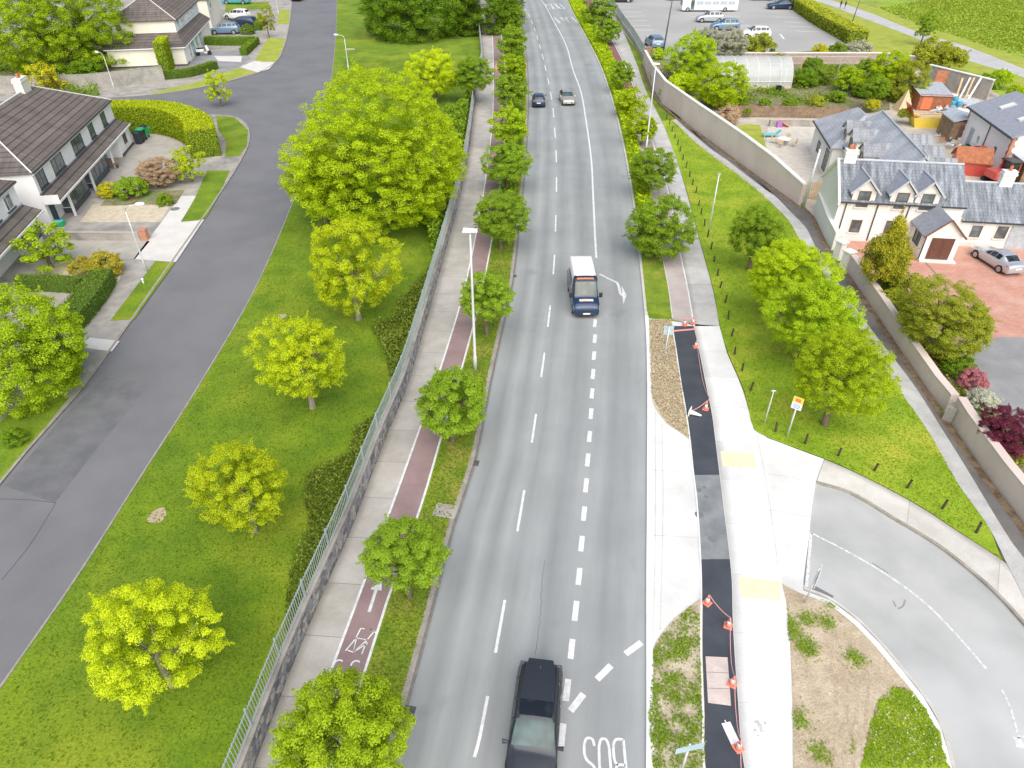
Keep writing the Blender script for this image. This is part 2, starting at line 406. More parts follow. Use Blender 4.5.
def copy_tree(o, label=None, parent=None):
    if o.name not in KIDS or True:
        kids = [c for c in COL.objects if c.parent == o]
    c = o.copy(); COL.objects.link(c); c.parent = parent
    if label: c['label'] = label
    for ch in kids: copy_tree(ch, None, c)
    return c

# ------------------------------------------------------------------ sheets and strips
def structure(o): o['kind'] = 'structure'; return o
def poly_sheet(name, P, z, mat, parent=None):
    mb = MB(); mb.add([(p[0], p[1], z) for p in P], [tuple(range(len(P)))]); o = mb.build(name, mat, parent)
    up(o); 
    return structure(o) if parent is None else o
def up(o):
    me = o.data
    bm = bmesh.new(); bm.from_mesh(me)
    for f in bm.faces:
        if f.normal.z < 0: f.normal_flip()
    bm.to_mesh(me); bm.free()
def poly_slab(name, P, z0, z1, mat, parent=None):
    mb = MB(); mb.prism([(p[0], p[1]) for p in P], z0, z1); o = mb.build(name, mat, parent)
    return structure(o) if parent is None else o
def strip(name, L, Rr, z, mat, parent=None, z0=None, nu=1):
    """surface between a left and a right edge with UV: u 0..1 across, v metres along; z0 gives it side faces"""
    n = min(len(L), len(Rr)); vs = []; uv = []; d = 0
    for i in range(n):
        if i: d += ((Vector(L[i]) + Vector(Rr[i])) / 2 - (Vector(L[i-1]) + Vector(Rr[i-1])) / 2).length
        for k in range(nu + 1):
            p = Vector(L[i]).lerp(Vector(Rr[i]), k / nu); vs.append((p.x, p.y, z)); uv.append((k / nu, d))
    fs = [(i*(nu+1)+k, i*(nu+1)+k+1, (i+1)*(nu+1)+k+1, (i+1)*(nu+1)+k) for i in range(n-1) for k in range(nu)]
    if z0 is not None:
        w = nu + 1; k0 = len(vs)
        for i in range(n):
            vs.append((L[i][0], L[i][1], z0)); uv.append((0, 0)); vs.append((Rr[i][0], Rr[i][1], z0)); uv.append((1, 0))
        for i in range(n - 1):
            fs.append((i*w, (i+1)*w, k0+2*(i+1), k0+2*i)); fs.append((i*w+nu, k0+2*i+1, k0+2*i+3, (i+1)*w+nu))
        fs.append((0, k0, k0+1, nu)); fs.append(((n-1)*w, (n-1)*w+nu, k0+2*n-1, k0+2*n-2))
    me = bpy.data.meshes.new(name); me.from_pydata(vs, [], fs); me.update()
    ul = me.uv_layers.new(name='UVMap')
    for l in me.loops: ul.data[l.index].uv = uv[l.vertex_index]
    bm = bmesh.new(); bm.from_mesh(me); bmesh.ops.recalc_face_normals(bm, faces=bm.faces)
    if z0 is None:
        for f in bm.faces:
            if f.normal.z < 0: f.normal_flip()
    bm.to_mesh(me); bm.free()
    me.materials.append(MATS[mat]); o = bpy.data.objects.new(name, me); COL.objects.link(o)
    if parent is not None: o.parent = parent
    else: o['kind'] = 'structure'
    return o
def resample(P, n):
    P = [Vector(p) for p in P]; L = [0]
    for a, b in zip(P, P[1:]): L.append(L[-1] + (b - a).length)
    out = []; j = 0
    for i in range(n):
        s = L[-1] * i / (n - 1)
        while j < len(L) - 2 and L[j+1] < s: j += 1
        t = (s - L[j]) / max(L[j+1] - L[j], 1e-9); out.append(P[j].lerp(P[j+1], min(max(t, 0), 1)))
    return out
def line_along(P, w, z): return setz(offset(P, -w/2), z), setz(offset(P, w/2), z)
# ================================================================== THE GROUND
ground = poly_sheet('ground', [(-700, -120), (700, -120), (700, 900), (-700, 900)], 0, 'lawn')
meadow = poly_sheet('meadow', [(33, 250), (33, 176), (66.8, 205), (70, 170), (66, 150), (62, 122), (58, 100), (66, 92), (120, 60), (600, 60), (600, 600), (0, 600), (0, 300)], .004, 'meadow')

# ---- main road
ledge = [(-9.5, -22, 0), (-6.6, -3, 0)] + pts([(389,768),(402,718),(418.5,658),(439.7,576),(453.5,524),(473.5,464),(489.7,384),(501.5,330),(512,284),(519.5,217),(523.5,180),(526.5,140),(528,100),(527,64),(524,40),(520,16),(516,0)]) + [(-4, 250, 0), (-22, 330, 0)]
redge = [(-.4, -22, 0), (2.4, -3, 0)] + pts([(645.7,768),(646,718),(646,640),(646,576),(646.5,524),(646.7,464),(647,384),(645.5,330),(641.5,284),(634.5,217),(629,180),(621.5,140),(611.5,100),(599,64),(587,40),(574,16),(566,0)]) + [(10, 250, 0), (-8, 330, 0)]
LE = resample(smooth(ledge, 8), 160); RE = resample(smooth(redge, 8), 160)
road = strip('road', LE, RE, .004, 'mainasphalt')
def lseg(P, y0, y1): return [p for p in P if y0 <= p[1] <= y1]
# left kerb, right kerb
strip('kerb', setz(offset(LE, -.24), 0), setz(LE, 0), .115, 'oldkerb', None, -.05)
strip('gutter_shade_line', setz(offset(LE, .01), .009), setz(offset(LE, .13), .009), .009, 'cover')  # dark strip paints the shade at the kerb foot onto the road
REF = resample(RE, 1400); RK1 = lseg(REF, 41.3, 400); RK2 = lseg(REF, -30, 41.5)
strip('kerb', setz(RK1, 0), setz(offset(RK1, .22), 0), .115, 'kerbstone', None, -.05)
strip('new_kerb', setz(RK2, 0), setz(offset(RK2, .26), 0), .125, 'whitekerb', None, -.05)

# ---- left footway: wall | footway | line | cycle track | line | grass verge | kerb
Z = .10
def ext_dn(P, Y=-20):
    a, b = P[0], P[1]; t = (Y - a[1]) / (b[1] - a[1]); return [Vector((a[0] + (b[0]-a[0]) * t, Y, a[2]))] + P
def ext_up(P, Y=250, dx=0):
    a = P[-1]; return P + [Vector((a[0] + dx, Y, a[2]))]
wallbase = ext_up(ext_dn(pts([(256,761),(288,676),(327,583),(351,529),(383,444),(406,389),(423,332),(441,267),(461,192),(469,150),(477,88),(483,60)], Z)), 250, -8)
cyc_l = ext_up(ext_dn(pts([(295,768),(323,692),(366,577),(392,506),(420,428),(441,367),(464,290),(482,202),(489.5,150),(493,112),(493,48),(491,20),(489,0)], Z)), 250, -6)
cyc_r = ext_up(ext_dn(pts([(331,768),(361,683),(389.7,593.5),(422,503),(442,434),(461,371),(482,290),(498,202),(503.5,150),(507,105),(503,48),(499,20),(496,0)], Z)), 250, -6)
WB = resample(smooth(wallbase, 8), 150); CL = resample(smooth(cyc_l, 8), 150); CR = resample(smooth(cyc_r, 8), 150)
LK = resample(offset(LE, -.2), 150)
strip('footpath', WB, CL, Z, 'bays', None, -.05)
strip('cycle_path', CL, CR, Z + .004, 'cyclered', None, -.05)
strip('grass_verge', CR, [Vector(p) for p in LK], Z + .01, 'verge', None, -.05)
for P in (CL, CR):
    a, b = line_along(P, .11, 0); strip('cycle_path_line', a, b, Z + .014, 'paint')

# ---- lane lines on the main road
CEN = resample(smooth(ext_dn(pts([(470,772),(480,736),(503.5,608),(521,510),(534,428),(543,364),(549.5,312),(554,264),(555.7,223),(556.5,185),(556.3,160),(555,133),(553.3,112),(551,95),(547,75),(541,50),(533,25),(527,12),(519,0)]), -10), 8), 900)
def dash(P, a, b, w, name, mat='paint', z=.009):
    """piece of line between the world Y values a and b"""
    Q = [p for p in P if a <= p[1] <= b]
    if len(Q) < 2:
        return
    l, r = line_along(Q, w, z); strip(name, l, r, z, mat, road)
for a, b in [(8.2,10.9),(10.9+.5,10.9+3.1-.2),(15.35,18.2),(21.8,24.6),(28.1,30.8),(34.2,37.0),(40.1,43.3),(47.8,51.3),(55.7,59.5)]:
    dash(CEN, a, b, .12, 'centre_line')
y = 65.
while y < 200:
    dash(CEN, y, y + 4.4, .13, 'centre_line'); y += 8.6
for a, b in [((303,110/8-0),(322,150/8))]: pass
SOL = resample(smooth(pts([(596.3,258),(595,235),(593,192),(591.5,162),(587,127),(581,92),(573,70),(566,45),(553,20),(541.5,0)]) + [Vector((4, 225, 0))], 8), 300)
l, r = line_along(SOL, .17, .009); strip('bus_lane_line', l, r, .009, 'paint', road)
tk = [(595,319.5,327),(594.8,334.5,343),(594,351.5,360),(593,369,379),(592,388.5,398.5),(591,408.5,419),(589.5,431,442),(587.7,453.5,466.5),(586,478.5,492.5),(584,506.5,521),(581.5,536,551.5),(579,568,585),(575.6,601,621),(571.5,639,659),(567,679,701),(562,723.5,748)]
for cx, a, b in tk:
    h = .2
    p0, p1 = at(cx + 2*(b-a)/22*.6, a), at(cx - 2*(b-a)/22*.6, b)
    l, r = line_along([p1, p0], .24, .009); strip('bus_lane_dash', l, r, .009, 'paint', road)
for a, b in [((625.5,654),(641.5,642.5)),((597,679.5),(611,665.5)),((570.5,711),(583.5,694))]:
    l, r = line_along([at(*a), at(*b)], .26, .009); strip('bus_lane_dash', l, r, .009, 'paint', road)
def stroke(P, w, z, name, mat='wornpaint', parent=road, closed=False):
    P = [Vector(p) for p in P]; l, r = line_along(P, w, z); return strip(name, l, r, z, mat, parent)
# BUS lettering, read from up the road (upside down from here)
def letters(ox, oy, sw, sh, gap, rot, name, word='BUS', w=.13):
    G = {'B': [[(0,0),(0,1),(.7,1),(.92,.88),(.92,.62),(.7,.52),(0,.52)],[(.7,.52),(1,.42),(1,.12),(.7,0),(0,0)]],
         'U': [[(0,1),(0,.22),(.2,.03),(.5,0),(.8,.03),(1,.22),(1,1)]],
         'S': [[(1,.86),(.8,.98),(.5,1),(.15,.96),(0,.82),(.05,.62),(.35,.53),(.7,.47),(.97,.36),(1,.16),(.8,.03),(.5,0),(.15,.03),(0,.16)]],
         'L': [[(0,1),(0,0),(1,0)]], 'A': [[(0,0),(.5,1),(1,0)],[(.2,.35),(.8,.35)]], 'N': [[(0,0),(0,1),(1,0),(1,1)]], 'E': [[(1,0),(0,0),(0,1),(1,1)],[(0,.5),(.8,.5)]]}
    c, s_ = math.cos(rot), math.sin(rot); x = 0; mb = MB()
    for ch in word:
        for st in G[ch]:
            P = smooth([Vector(((x + a) * 1., b, 0)) for a, b in st], 3) if ch in 'BUS' else [Vector((x + a, b, 0)) for a, b in st]
            Q = []
            for p in P:
                X = p.x * sw; Y = p.y * sh; Q.append(Vector((ox + c*X - s_*Y, oy + s_*X + c*Y, .011)))
            l, r = line_along(Q, w, .011)
            for i in range(len(Q) - 1): mb.quad(l[i], r[i], r[i+1], l[i+1])
        x += 1 + gap
    o = mb.build(name, 'paint', road); up(o)
b0 = at(624, 740.5)     # outer corner of the B
letters(b0.x - .02, b0.y + .02, .37, 1.7, .42, math.pi + R(-3), 'bus_lettering', w=.095)
b1 = at(571.5, 17); letters(b1.x, b1.y, 1.0, 7.5, .3, math.pi + R(6), 'bus_lettering', 'LANE', w=.22)
b1 = at(562, 10.5); letters(b1.x, b1.y + 10, 1.0, 7.5, .3, math.pi + R(6), 'bus_lettering', w=.22)
# worn merge arrow
stroke(smooth(pts([(599.5,274),(609,279),(617,283),(619.3,289),(621,294.5),(624,296.2)]), 4), .2, .012, 'merge_arrow')
mb = MB(); mb.quad(*[tuple(at(a, b, .014)) for a, b in ((621.5,285.5),(626.5,295),(623.5,304),(622.5,297))]); o = mb.build('merge_arrow_head', 'wornpaint', road); up(o)
# cracks and tar seams
for P in ([(545,560),(543,576),(541,600),(539,630),(535,655)],):
    Q = smooth(pts(P), 8); Q = [p + Vector((rnd.uniform(-.04, .04), 0, 0)) for p in Q]; stroke(Q, .025, .008, 'road_crack', 'estateasphalt')
# drain gratings and covers by the kerbs
for i, (a, b, sx, sy) in enumerate([(475,463,.42,.42),(409.5,711.5,.42,.42),(514,276,.4,.4)]):
    p = at(a, b, .01); mb = MB(); mb.box(-sx/2, -sy/2, 0, sx/2, sy/2, .008)
    for k in range(5): mb.box(-sx/2+.03, -sy/2 + .03 + k*.08, .008, sx/2-.03, -sy/2 + .06 + k*.08, .02)
    o = mb.build('drain_grate', 'draincover', loc=p); o.rotation_euler.z = R(-10)
    tag(o, ['dark drain grating at left kerb beside the middle verge trees', 'dark drain grating at left kerb just above the lowest verge tree', 'dark drain grating at left kerb far up beside the verge'][i], 'drain')
p = at(445.5, 511, Z); mb = MB(); mb.box(-.55, -.42, 0, .55, .42, .03); mb.box(-.4, -.28, .03, .4, .28, .036)
o = mb.build('chamber_cover', 'concrete', loc=p); o.rotation_euler.z = R(-12); tag(o, 'square pale concrete chamber cover set in the grass verge by the kerb', 'cover')

# cycle symbol and arrow
def cyc_symbol():
    o = at(356, 652, 0); f = Vector((.36, 1, 0)).normalized(); r = Vector((f.y, -f.x, 0)); s = .5
    def q(x, y): return o + r * (x * s) + f * (y * s)
    root = bpy.context.scene.objects['cycle_path']; mb = MB(); z = Z + .016
    def st(P, w=.06):
        P = [q(*p) for p in P]; l, rr = line_along(P, w, z)
        for i in range(len(P) - 1): mb.quad(l[i], rr[i], rr[i+1], l[i+1])
    for cx, yy in ((-.65, -1.5), (.65, -1.1)):
        k = [(cx + .36*math.cos(a), yy + .36*math.sin(a)) for a in [j*math.pi/6 for j in range(2, 8)]]; st(k, .07)
    st([(-.75,-.3),(-.5,1.0),(.4,1.15),(.62,-.1)]); st([(-.5,1.0),(-.1,-.2),(.4,1.15)]); st([(-.6,-.2),(-.1,-.2),(.6,.9)]); st([(-.55,1.0),(-.62,1.9),(-.3,1.95)]); st([(.4,1.15),(.55,2.0),(.2,2.1),(.8,1.95)])
    o2 = mb.build('cycle_symbol', 'paint', root); up(o2)
    mb = MB(); a = at(369, 612, z); b = at(376, 590, z); d = (b-a).normalized(); n = Vector((d.y, -d.x, 0))
    mb.quad(a - n*.07, a + n*.07, b + n*.07, b - n*.07); mb.quad(b - n*.25, b + n*.25, b + d*1.0); o3 = mb.build('cycle_arrow', 'paint', root); up(o3)
cyc_symbol()

# ---- estate road (left) and the side street
el = ext_dn(pts([(0,486),(28,452),(87,384),(155,288),(222,192),(243,158),(250,140),(247,125),(235,117),(216,115)]), -20)
er_px = [(0,688),(77.5,576),(140,478),(200,384),(256,287),(297,192),(311,150),(323,110),(331,80),(335.5,40),(337,0)]
ER = smooth(ext_dn(pts(er_px), -20), 8) + [Vector((-42, 260, 0))]
up_px = [(-60,103),(100,99),(155,95),(190,90),(227,82),(244,77.5),(260,72.5),(277.5,61),(284,48),(287.5,36),(290.5,19),(292.5,0)]
UP = smooth(pts(up_px), 6) + [Vector((-60, 260, 0))]
P = ER[::-1] + smooth(el, 6) + pts([(150,116),(100,118),(-60,124)]) + UP
estate = poly_sheet('estate_road', P, .006, 'estateasphalt')
strip('kerb', *line_along(ER, .09, 0), .04, 'oldkerb', None, -.05)
EL = smooth(el, 6); strip('kerb', setz(offset(EL, -.16), 0), setz(EL, 0), .09, 'oldkerb', None, -.05)
strip('kerb', setz(offset(UP, -.16), 0), setz(UP, 0), .09, 'oldkerb', None, -.05)
# tar seams on the estate road
for P in ([(0,499),(30,500),(56,503)], [(56,503),(30,545),(2,580)]):
    l, r = line_along(smooth(pts(P), 4), .03, .010); strip('tar_seam', l, r, .010, 'newasphalt', estate)

# ---- residential frontage on the left
front = smooth(el, 6)
P = front + pts([(120,115),(-80,118)]) + [Vector((-140, 20, 0)), Vector((-140, -20, 0))]
fr = poly_slab('pavement', P, -.05, .07, 'oldconcrete')
zz = .07
def patch(name, px, mat, dz, curve=False, parent=None):
    P = pts(px, zz); P = smooth(P, 5, True) if curve else P
    return poly_sheet(name, P, zz + dz, mat, parent)
patch('concrete_drive', [(181,196),(198,196),(181,221),(204,219.5),(176,262),(133.5,259)], 'paleconcrete', .004)
patch('concrete_drive', [(85,337),(120,341),(112,351.5),(80,347)], 'paleconcrete', .004)
patch('gravel_bed', [(93,204),(170,205),(160,222),(80,222)], 'gravelbed', .004)
patch('concrete_drive', [(120,181),(128,150),(124,136),(178,132),(186,152),(180,168),(150,200),(118,190)], 'concrete', .004)
patch('concrete_drive', [(60,247),(60,240),(150,241),(135,259),(62,258)], 'concrete', .004)
patch('gravel_bed', [(56,262),(125,262),(118,285),(85,285),(50,275)], 'gravelbed', .006)
patch('grass_verge', [(155.5,261),(175,262.5),(134,319.5),(110,321)], 'lawn', .008)
patch('grass_verge', [(207,170.5),(230,170.5),(218,197),(206,218),(198,220.5),(181,222),(195,198)], 'lawn', .008)
patch('grass_verge', [(216,115.5),(235,117.5),(248,130),(247,146),(239,156),(225,156.5),(226.5,142),(218,130)], 'lawn', .008)
patch('grass_verge', [(40,388),(69,398),(40,434),(0,483),(-70,580),(-110,560),(-60,470),(-10,430)], 'lawn', .008)
patch('soil_bed', [(112,192),(185,190),(176,204),(100,206)], 'gardensoil', .008)
p = at(175, 209, zz); mb = MB(); mb.lathe([(0,0),(.42,0),(.42,.02),(0,.02)], 16); o = mb.build('manhole_cover', 'cover', loc=p + Vector((0, 0, .004))); tag(o, 'round dark manhole cover set in the pale new concrete drive', 'cover')
# plots beyond the side street
P2 = UP[:] + [Vector((-150, 260, 0)), Vector((-150, 108, 0))]
poly_slab('pavement', P2, -.05, .07, 'oldconcrete')
patch('grass_verge', [(150,93),(190,84),(212,77),(238,68),(256,72),(240,77),(222,82),(190,89),(155,94)], 'mown', .008)
patch('grass_verge', [(255,60),(268,38),(285,38.5),(282,50),(276,62),(262,62)], 'mown', .008)
patch('grass_verge', [(279,9.5),(289.5,10),(289,24),(277,24)], 'mown', .008)
patch('concrete_drive', [(254,61),(276,61.5),(269,69),(258,72.5),(240,67)], 'paleconcrete', .004)
patch('concrete_drive', [(214,56),(242,56),(241,62),(218,61)], 'paleconcrete', .004)
patch('concrete_drive', [(278,24.5),(289,24.5),(287,38),(270,38)], 'greybays' if False else 'concrete', .004)
patch('garden_lawn', [(246,16),(268,16),(262,26),(245,25)], 'mown', .008)
patch('garden_lawn', [(225,12),(272,8),(268,2),(226,3)], 'lawn', .008)
patch('garden_lawn', [(-80,92),(100,86),(150,62),(120,40),(-120,40)], 'gardensoil', .008)
patch('concrete_drive', [(190,66),(196,52),(240,50),(252,58),(232,72),(200,78)], 'driveasphalt', .003)

# ---- right-hand side: verge, cycle track, footway, works
ZR = .10
K = [Vector(p) for p in offset(RE, .18)]
vr = pts([(672,318),(668,287),(662,257),(655,215),(646,175),(637,140),(628,100),(618,70),(608,48),(598,30),(588,12),(580,0)], ZR)
ft_r = pts([(719.5,326),(713,290),(704,257),(694,220),(684.5,185),(675,155),(664,126),(657,112),(645,88),(636,62),(621,27),(607,2),(604,-4)], ZR)
cy_r = pts([(694,326),(688,290),(681,257),(674,220),(667,187),(657,155),(646,122),(638,100),(628,72),(621,57),(612,40),(602,20),(591,0)], ZR)
def ext_far(P): return P + [Vector((P[-1][0] - 6, 250, P[-1][2]))]
n = 90
Kv = resample([p for p in K if p[1] > at(0, 318)[1] - .2], n)
VR = resample(smooth(ext_far(vr), 6), n); CYR = resample(smooth(ext_far(cy_r), 6), n); FR = resample(smooth(ext_far(ft_r), 6), n)
strip('grass_verge', Kv, VR, ZR + .02, 'verge', None, -.05)
strip('cycle_path', VR, CYR, ZR, 'paledred', None, -.05)
strip('footpath', CYR, FR, ZR, 'greybays', None, -.05)
for Pq in (VR, CYR):
    a, b = line_along([p for p in Pq], .1, 0); strip('cycle_path_line', a, b, ZR + .006, 'paint')
strip('cycle_path_worn', setz([p for p in VR if p[1] > 95], 0), setz([p for p in CYR if p[1] > 95][:len([p for p in VR if p[1] > 95])], 0), ZR + .005, 'darkred')
# new white concrete: one slab for the whole area, other surfaces on top
area = pts([(648,318),(694,324),(719.5,326),(727,353),(738,378),(745,397),(753,429),(768,438),(797,449),(824,459)], ZR) + smooth(pts([(815.5,484),(812,510),(808,545),(804,576),(803,590)], ZR), 3) + pts([(830,600),(858,621),(880,643.5),(903,671),(923,696),(940.5,726),(953,768)], ZR)
e = area[-1]; area += [Vector((e[0] - .2, -20, ZR)), Vector((.0, -20, ZR))] + [Vector((p[0], p[1], ZR)) for p in K if p[1] < at(0, 318)[1]]
slab = poly_slab('new_concrete', area, -.05, ZR, 'newconcrete')
asl = pts([(672,326),(676,350),(681,384),(686,412),(690,441),(693,470),(697,504),(701,576),(701,651),(703,716),(704,768)], ZR)
asr = pts([(693.6,326),(700,355),(708.5,397),(712,414),(715.5,441),(719.5,474),(724,510),(731.5,576),(733,626),(738,701),(744.5,768)], ZR)
asl.append(Vector((asl[-1][0] - 1.2, -20, ZR))); asr.append(Vector((asr[-1][0] - 1.5, -20, ZR)))
AL = resample(smooth(asl, 6), 100); AR = resample(smooth(asr, 6), 100)
strip('cycle_path_new', AL, AR, ZR + .004, 'newasphalt')
ya, yb = at(0, 472, ZR)[1], at(0, 561.5, ZR)[1]
cut = [i for i, p in enumerate(AL) if yb <= p[1] <= ya]
strip('cycle_path_dusty', [AL[i] for i in cut], [AR[i] for i in cut], ZR + .008, 'dustyasphalt')
a, b = line_along([p for p in AL], .07, 0); strip('edging_strip', a, b, ZR + .03, 'whitekerb', None, 0)
# footway east of the works with bay joints
fl = pts([(694,326),(700.5,355),(709,397),(712.5,414),(716,441),(720,474),(724.5,510),(732,576),(733.5,626),(738.5,701),(745,768)], ZR)
frr = pts([(719.5,326),(727,353),(738,378),(745,397),(751,420),(757,440),(768,474),(776,520),(782,583.5),(790.5,651),(793,768)], ZR)
fl.append(Vector((fl[-1][0] - 1.5, -20, ZR))); frr.append(Vector((frr[-1][0] - .8, -20, ZR)))
strip('footpath', resample(smooth(fl, 6), 100), resample(smooth(frr, 6), 100), ZR + .003, 'newbays')
def rp(name, px, mat, dz, curve=False):
    P = pts(px, ZR); P = smooth(P, 5, True) if curve else P
    return poly_sheet(name, P, ZR + dz, mat)
rp('tactile_paving', [(720.5,451),(754,453.5),(756,468),(722.5,466.5)], 'tactile', .008)
rp('tactile_paving', [(738,577),(781,581.5),(780,601),(741,597)], 'tactile', .008)
rp('paving_slabs', [(705.5,656.5),(727.5,657.5),(731,706),(708,703)], 'pinkslab', .014)
for yy in (672.5, 688.5):
    a, b = line_along([at(706.5, yy-.2, ZR), at(729.3, yy + .6, ZR)], .02, 0); strip('slab_joint', a, b, ZR + .017, 'cover')
rp('straw_soil', [(648.5,319),(671,319.5),(673,335),(681,384),(686,412),(690,440),(683,434.5),(666,423),(655,408),(650,395),(648.7,384)], 'strawsoil', .014)
soil2 = pts([(700,599),(690,606),(674,619),(660,636),(653.5,648),(651.8,660),(652,768)], ZR); soil2.append(Vector((2.6-.2, -20, ZR)))
A2 = [p for p in AL if p[1] < at(0, 599, ZR)[1]]
poly_sheet('weedy_soil', smooth(soil2[:-1], 4) + [soil2[-1]] + [Vector((p[0], p[1], ZR)) for p in offset(A2, -.06)[::-1]], ZR + .014, 'strawsoil')
s3 = pts([(782,583.5),(787,606),(790.5,651),(792.5,701),(793,768)], ZR)
s3.append(Vector((frr[-1][0] + .1, -20, ZR)))
s3r = pts([(953,768),(940.5,726),(923,696),(903,671),(880,643.5),(858,621),(830,600),(800,588)], ZR)
s3r = offset(s3r, -.28)
poly_sheet('bare_soil', smooth(s3[:-1], 4) + [s3[-1], Vector((s3r[0][0] - .1, -20, ZR))] + smooth(s3r, 5), ZR + .014, 'soil')
sk = smooth(ext_dn(pts([(953,768),(940.5,726),(923,696),(903,671),(880,643.5),(858,621),(830,600),(803,589)], 0), -20), 6)
strip('new_kerb', *line_along(sk, .13, 0), .11, 'kerbstone', None, -.05)
G3 = pts([(861,768),(866,745),(872,738),(870,722),(879,712),(877,700),(888,697),(893,686),(904,692),(912,690),(922,704),(938,732),(949,768)], ZR)
poly_sheet('grass_patch', [p + Vector((rnd.uniform(-.07, .07), rnd.uniform(-.07, .07), 0)) for p in smooth(G3, 5)] + [Vector((s3r[0][0]-.4, 5, ZR)), Vector((G3[0][0] - .3, 5, ZR))], ZR + .018, 'triangle')
# side road
inn = [(815.5,483),(850.5,494),(893,519),(938,546.5),(975.5,576),(1000,598.5),(1024,625)]
INN = smooth(pts(inn, 0), 6)
dv = (INN[-1] - INN[-4]).normalized(); far = [INN[-1] + dv * 6 + Vector((1, -.5, 0)), INN[-1] + dv * 10 + Vector((1.5, -9, 0)), Vector((19, -20, 0))]
side = poly_sheet('side_road', INN + far + sk + pts([(803,588),(808,545)]), .005, 'sideasphalt')
OUT = smooth(pts([(824,459),(853,471.5),(893,491.5),(928,511.5),(955.5,530),(993,554),(1024,577)], ZR), 6)
dv = (OUT[-1] - OUT[-4]).normalized(); OUT.append(OUT[-1] + dv * 14)
IN2 = INN + [INN[-1] + (INN[-1] - INN[-4]).normalized() * 14]
strip('footpath', resample(OUT, 60), resample(setz(IN2, ZR), 60), ZR, 'curvebays', None, -.05)
strip('kerb', *line_along(setz(IN2, 0), .14, 0), .12, 'oldkerb', None, -.05)
def sline(px, w, name='side_road_line'):
    l, r = line_along(smooth(pts(px), 6), w, .010); strip(name, l, r, .010, 'wornpaint', side)
sline([(811,533),(806.5,587)], .13); sline([(811,533),(850,553),(890,577),(925.5,603.5),(953,631),(986,668.5)], .10)
sline([(1002,690),(1010,707),(1017,732)], .08); sline([(1017,737),(1021,748)], .3); sline([(1017,737),(1040,735)], .1)
# hatch of dark tar by the corner
l, r = line_along(pts([(803,585),(809,540)]), .13, .009); strip('tar_seam', l, r, .009, 'estateasphalt', side)
l, r = line_along(pts([(812,588),(832,599)]), .4, .009); strip('tar_seam', l, r, .009, 'estateasphalt', side)

# ---- grass triangle, gravel path, lane beside the boundary wall
tri_l = [(662,121),(675,155),(685,185),(694.5,220),(704.5,257),(713.5,290),(720,326),(728,353),(739,378),(746,397),(754,429),(768,437.5),(797,448.5),(824,458.5),(853,471),(893,491),(928,511),(955.5,529.5),(993,553.5)]
tri_r = [(1000,556),(988,526),(958,484),(928,431),(895,384),(862,332),(828,280),(800,240),(789,221),(772.5,204),(759,190),(742.5,177),(727.5,166),(711,153.5),(693.7,140),(681,128.5),(672,120)]
tri = poly_sheet('grass_triangle', smooth(pts(tri_l, .1), 4) + smooth(pts(tri_r, .1), 4), .112, 'triangle')
lp_r = [(1030,566),(1010,540),(968,471),(943,431),(913,384),(873,332),(840,285),(816,248),(806,228),(791,212.5),(775,196),(766,190),(746,175),(727.5,160.5),(710,148.5),(700,140),(686,128.5),(676,119)]
lp_l = [(1006,562),(988,526),(958,484),(928,431),(895,384),(862,332),(828,280),(800,240),(789,221),(772.5,204),(759,192),(742.5,178.5),(727.5,167),(711,155),(693.7,141),(688,136),(681,128.5),(672,120)]
LPl = resample(smooth(ext_dn(pts(lp_l, .1), 15), 6), 90); LPr = resample(smooth(ext_dn(pts(lp_r, .1), 15), 6), 90)
strip('gravel_path', LPl, LPr, .118, 'gravelpath', None, -.05)
wb = [(1050,566),(1024,524),(993,484),(958,434),(928,390),(898.5,347),(875,312),(845,269),(830,250),(812,213),(800,206),(768,183),(740,163),(712,142),(690,126),(662,104),(650,84),(643,65)]
WBR = resample(smooth(ext_dn(pts(wb, .1), 15), 4), 90)
strip('lane', [Vector(p) for p in LPr], WBR, .10, 'lane', None, -.05)
strip('leaf_litter', offset(WBR, -.42), WBR, .106, 'litter')

# courtyard, drive, gardens
poly_sheet('courtyard_paving', pts([(829,238),(1060,238),(1060,339),(1003,337),(955,342),(930,372),(905,340),(876,305),(846,268)]), .008, 'blockpaving')
poly_sheet('tarmac_drive', pts([(930,372),(955,342),(1003,337),(1060,339),(1120,420),(1060,470),(1024,455),(985,432),(950,390)]), .012, 'driveasphalt')
poly_sheet('planting_bed', smooth(pts([(880,288),(905,300),(945,345),(962,375),(990,405),(1010,425),(1040,470),(1024,500),(985,440),(950,396),(915,350),(880,310)]), 3, True), .016, 'gardensoil')
l, r = line_along(pts([(925,262),(945,284),(950,300)]), .12, .02); strip('paving_drain', l, r, .02, 'cover')
poly_sheet('patio_paving', pts([(768,124),(824,126),(834,165),(822,175),(800,200),(768,178),(745,158),(766,152)]), .010, 'patio')
poly_sheet('garden_lawn', pts([(733,128),(745,124),(760,125),(767,150),(762,165),(738,150)]), .012, 'mown')
poly_sheet('garden_ground', pts([(644,62),(870,56),(930,66),(975,80),(1024,110),(1060,150),(1060,238),(829,238),(800,200),(712,137)]), .006, 'yardground')
poly_sheet('garden_soil', pts([(650,62),(884,57),(890,110),(855,115),(735,112),(700,110)]), .008, 'gardensoil')
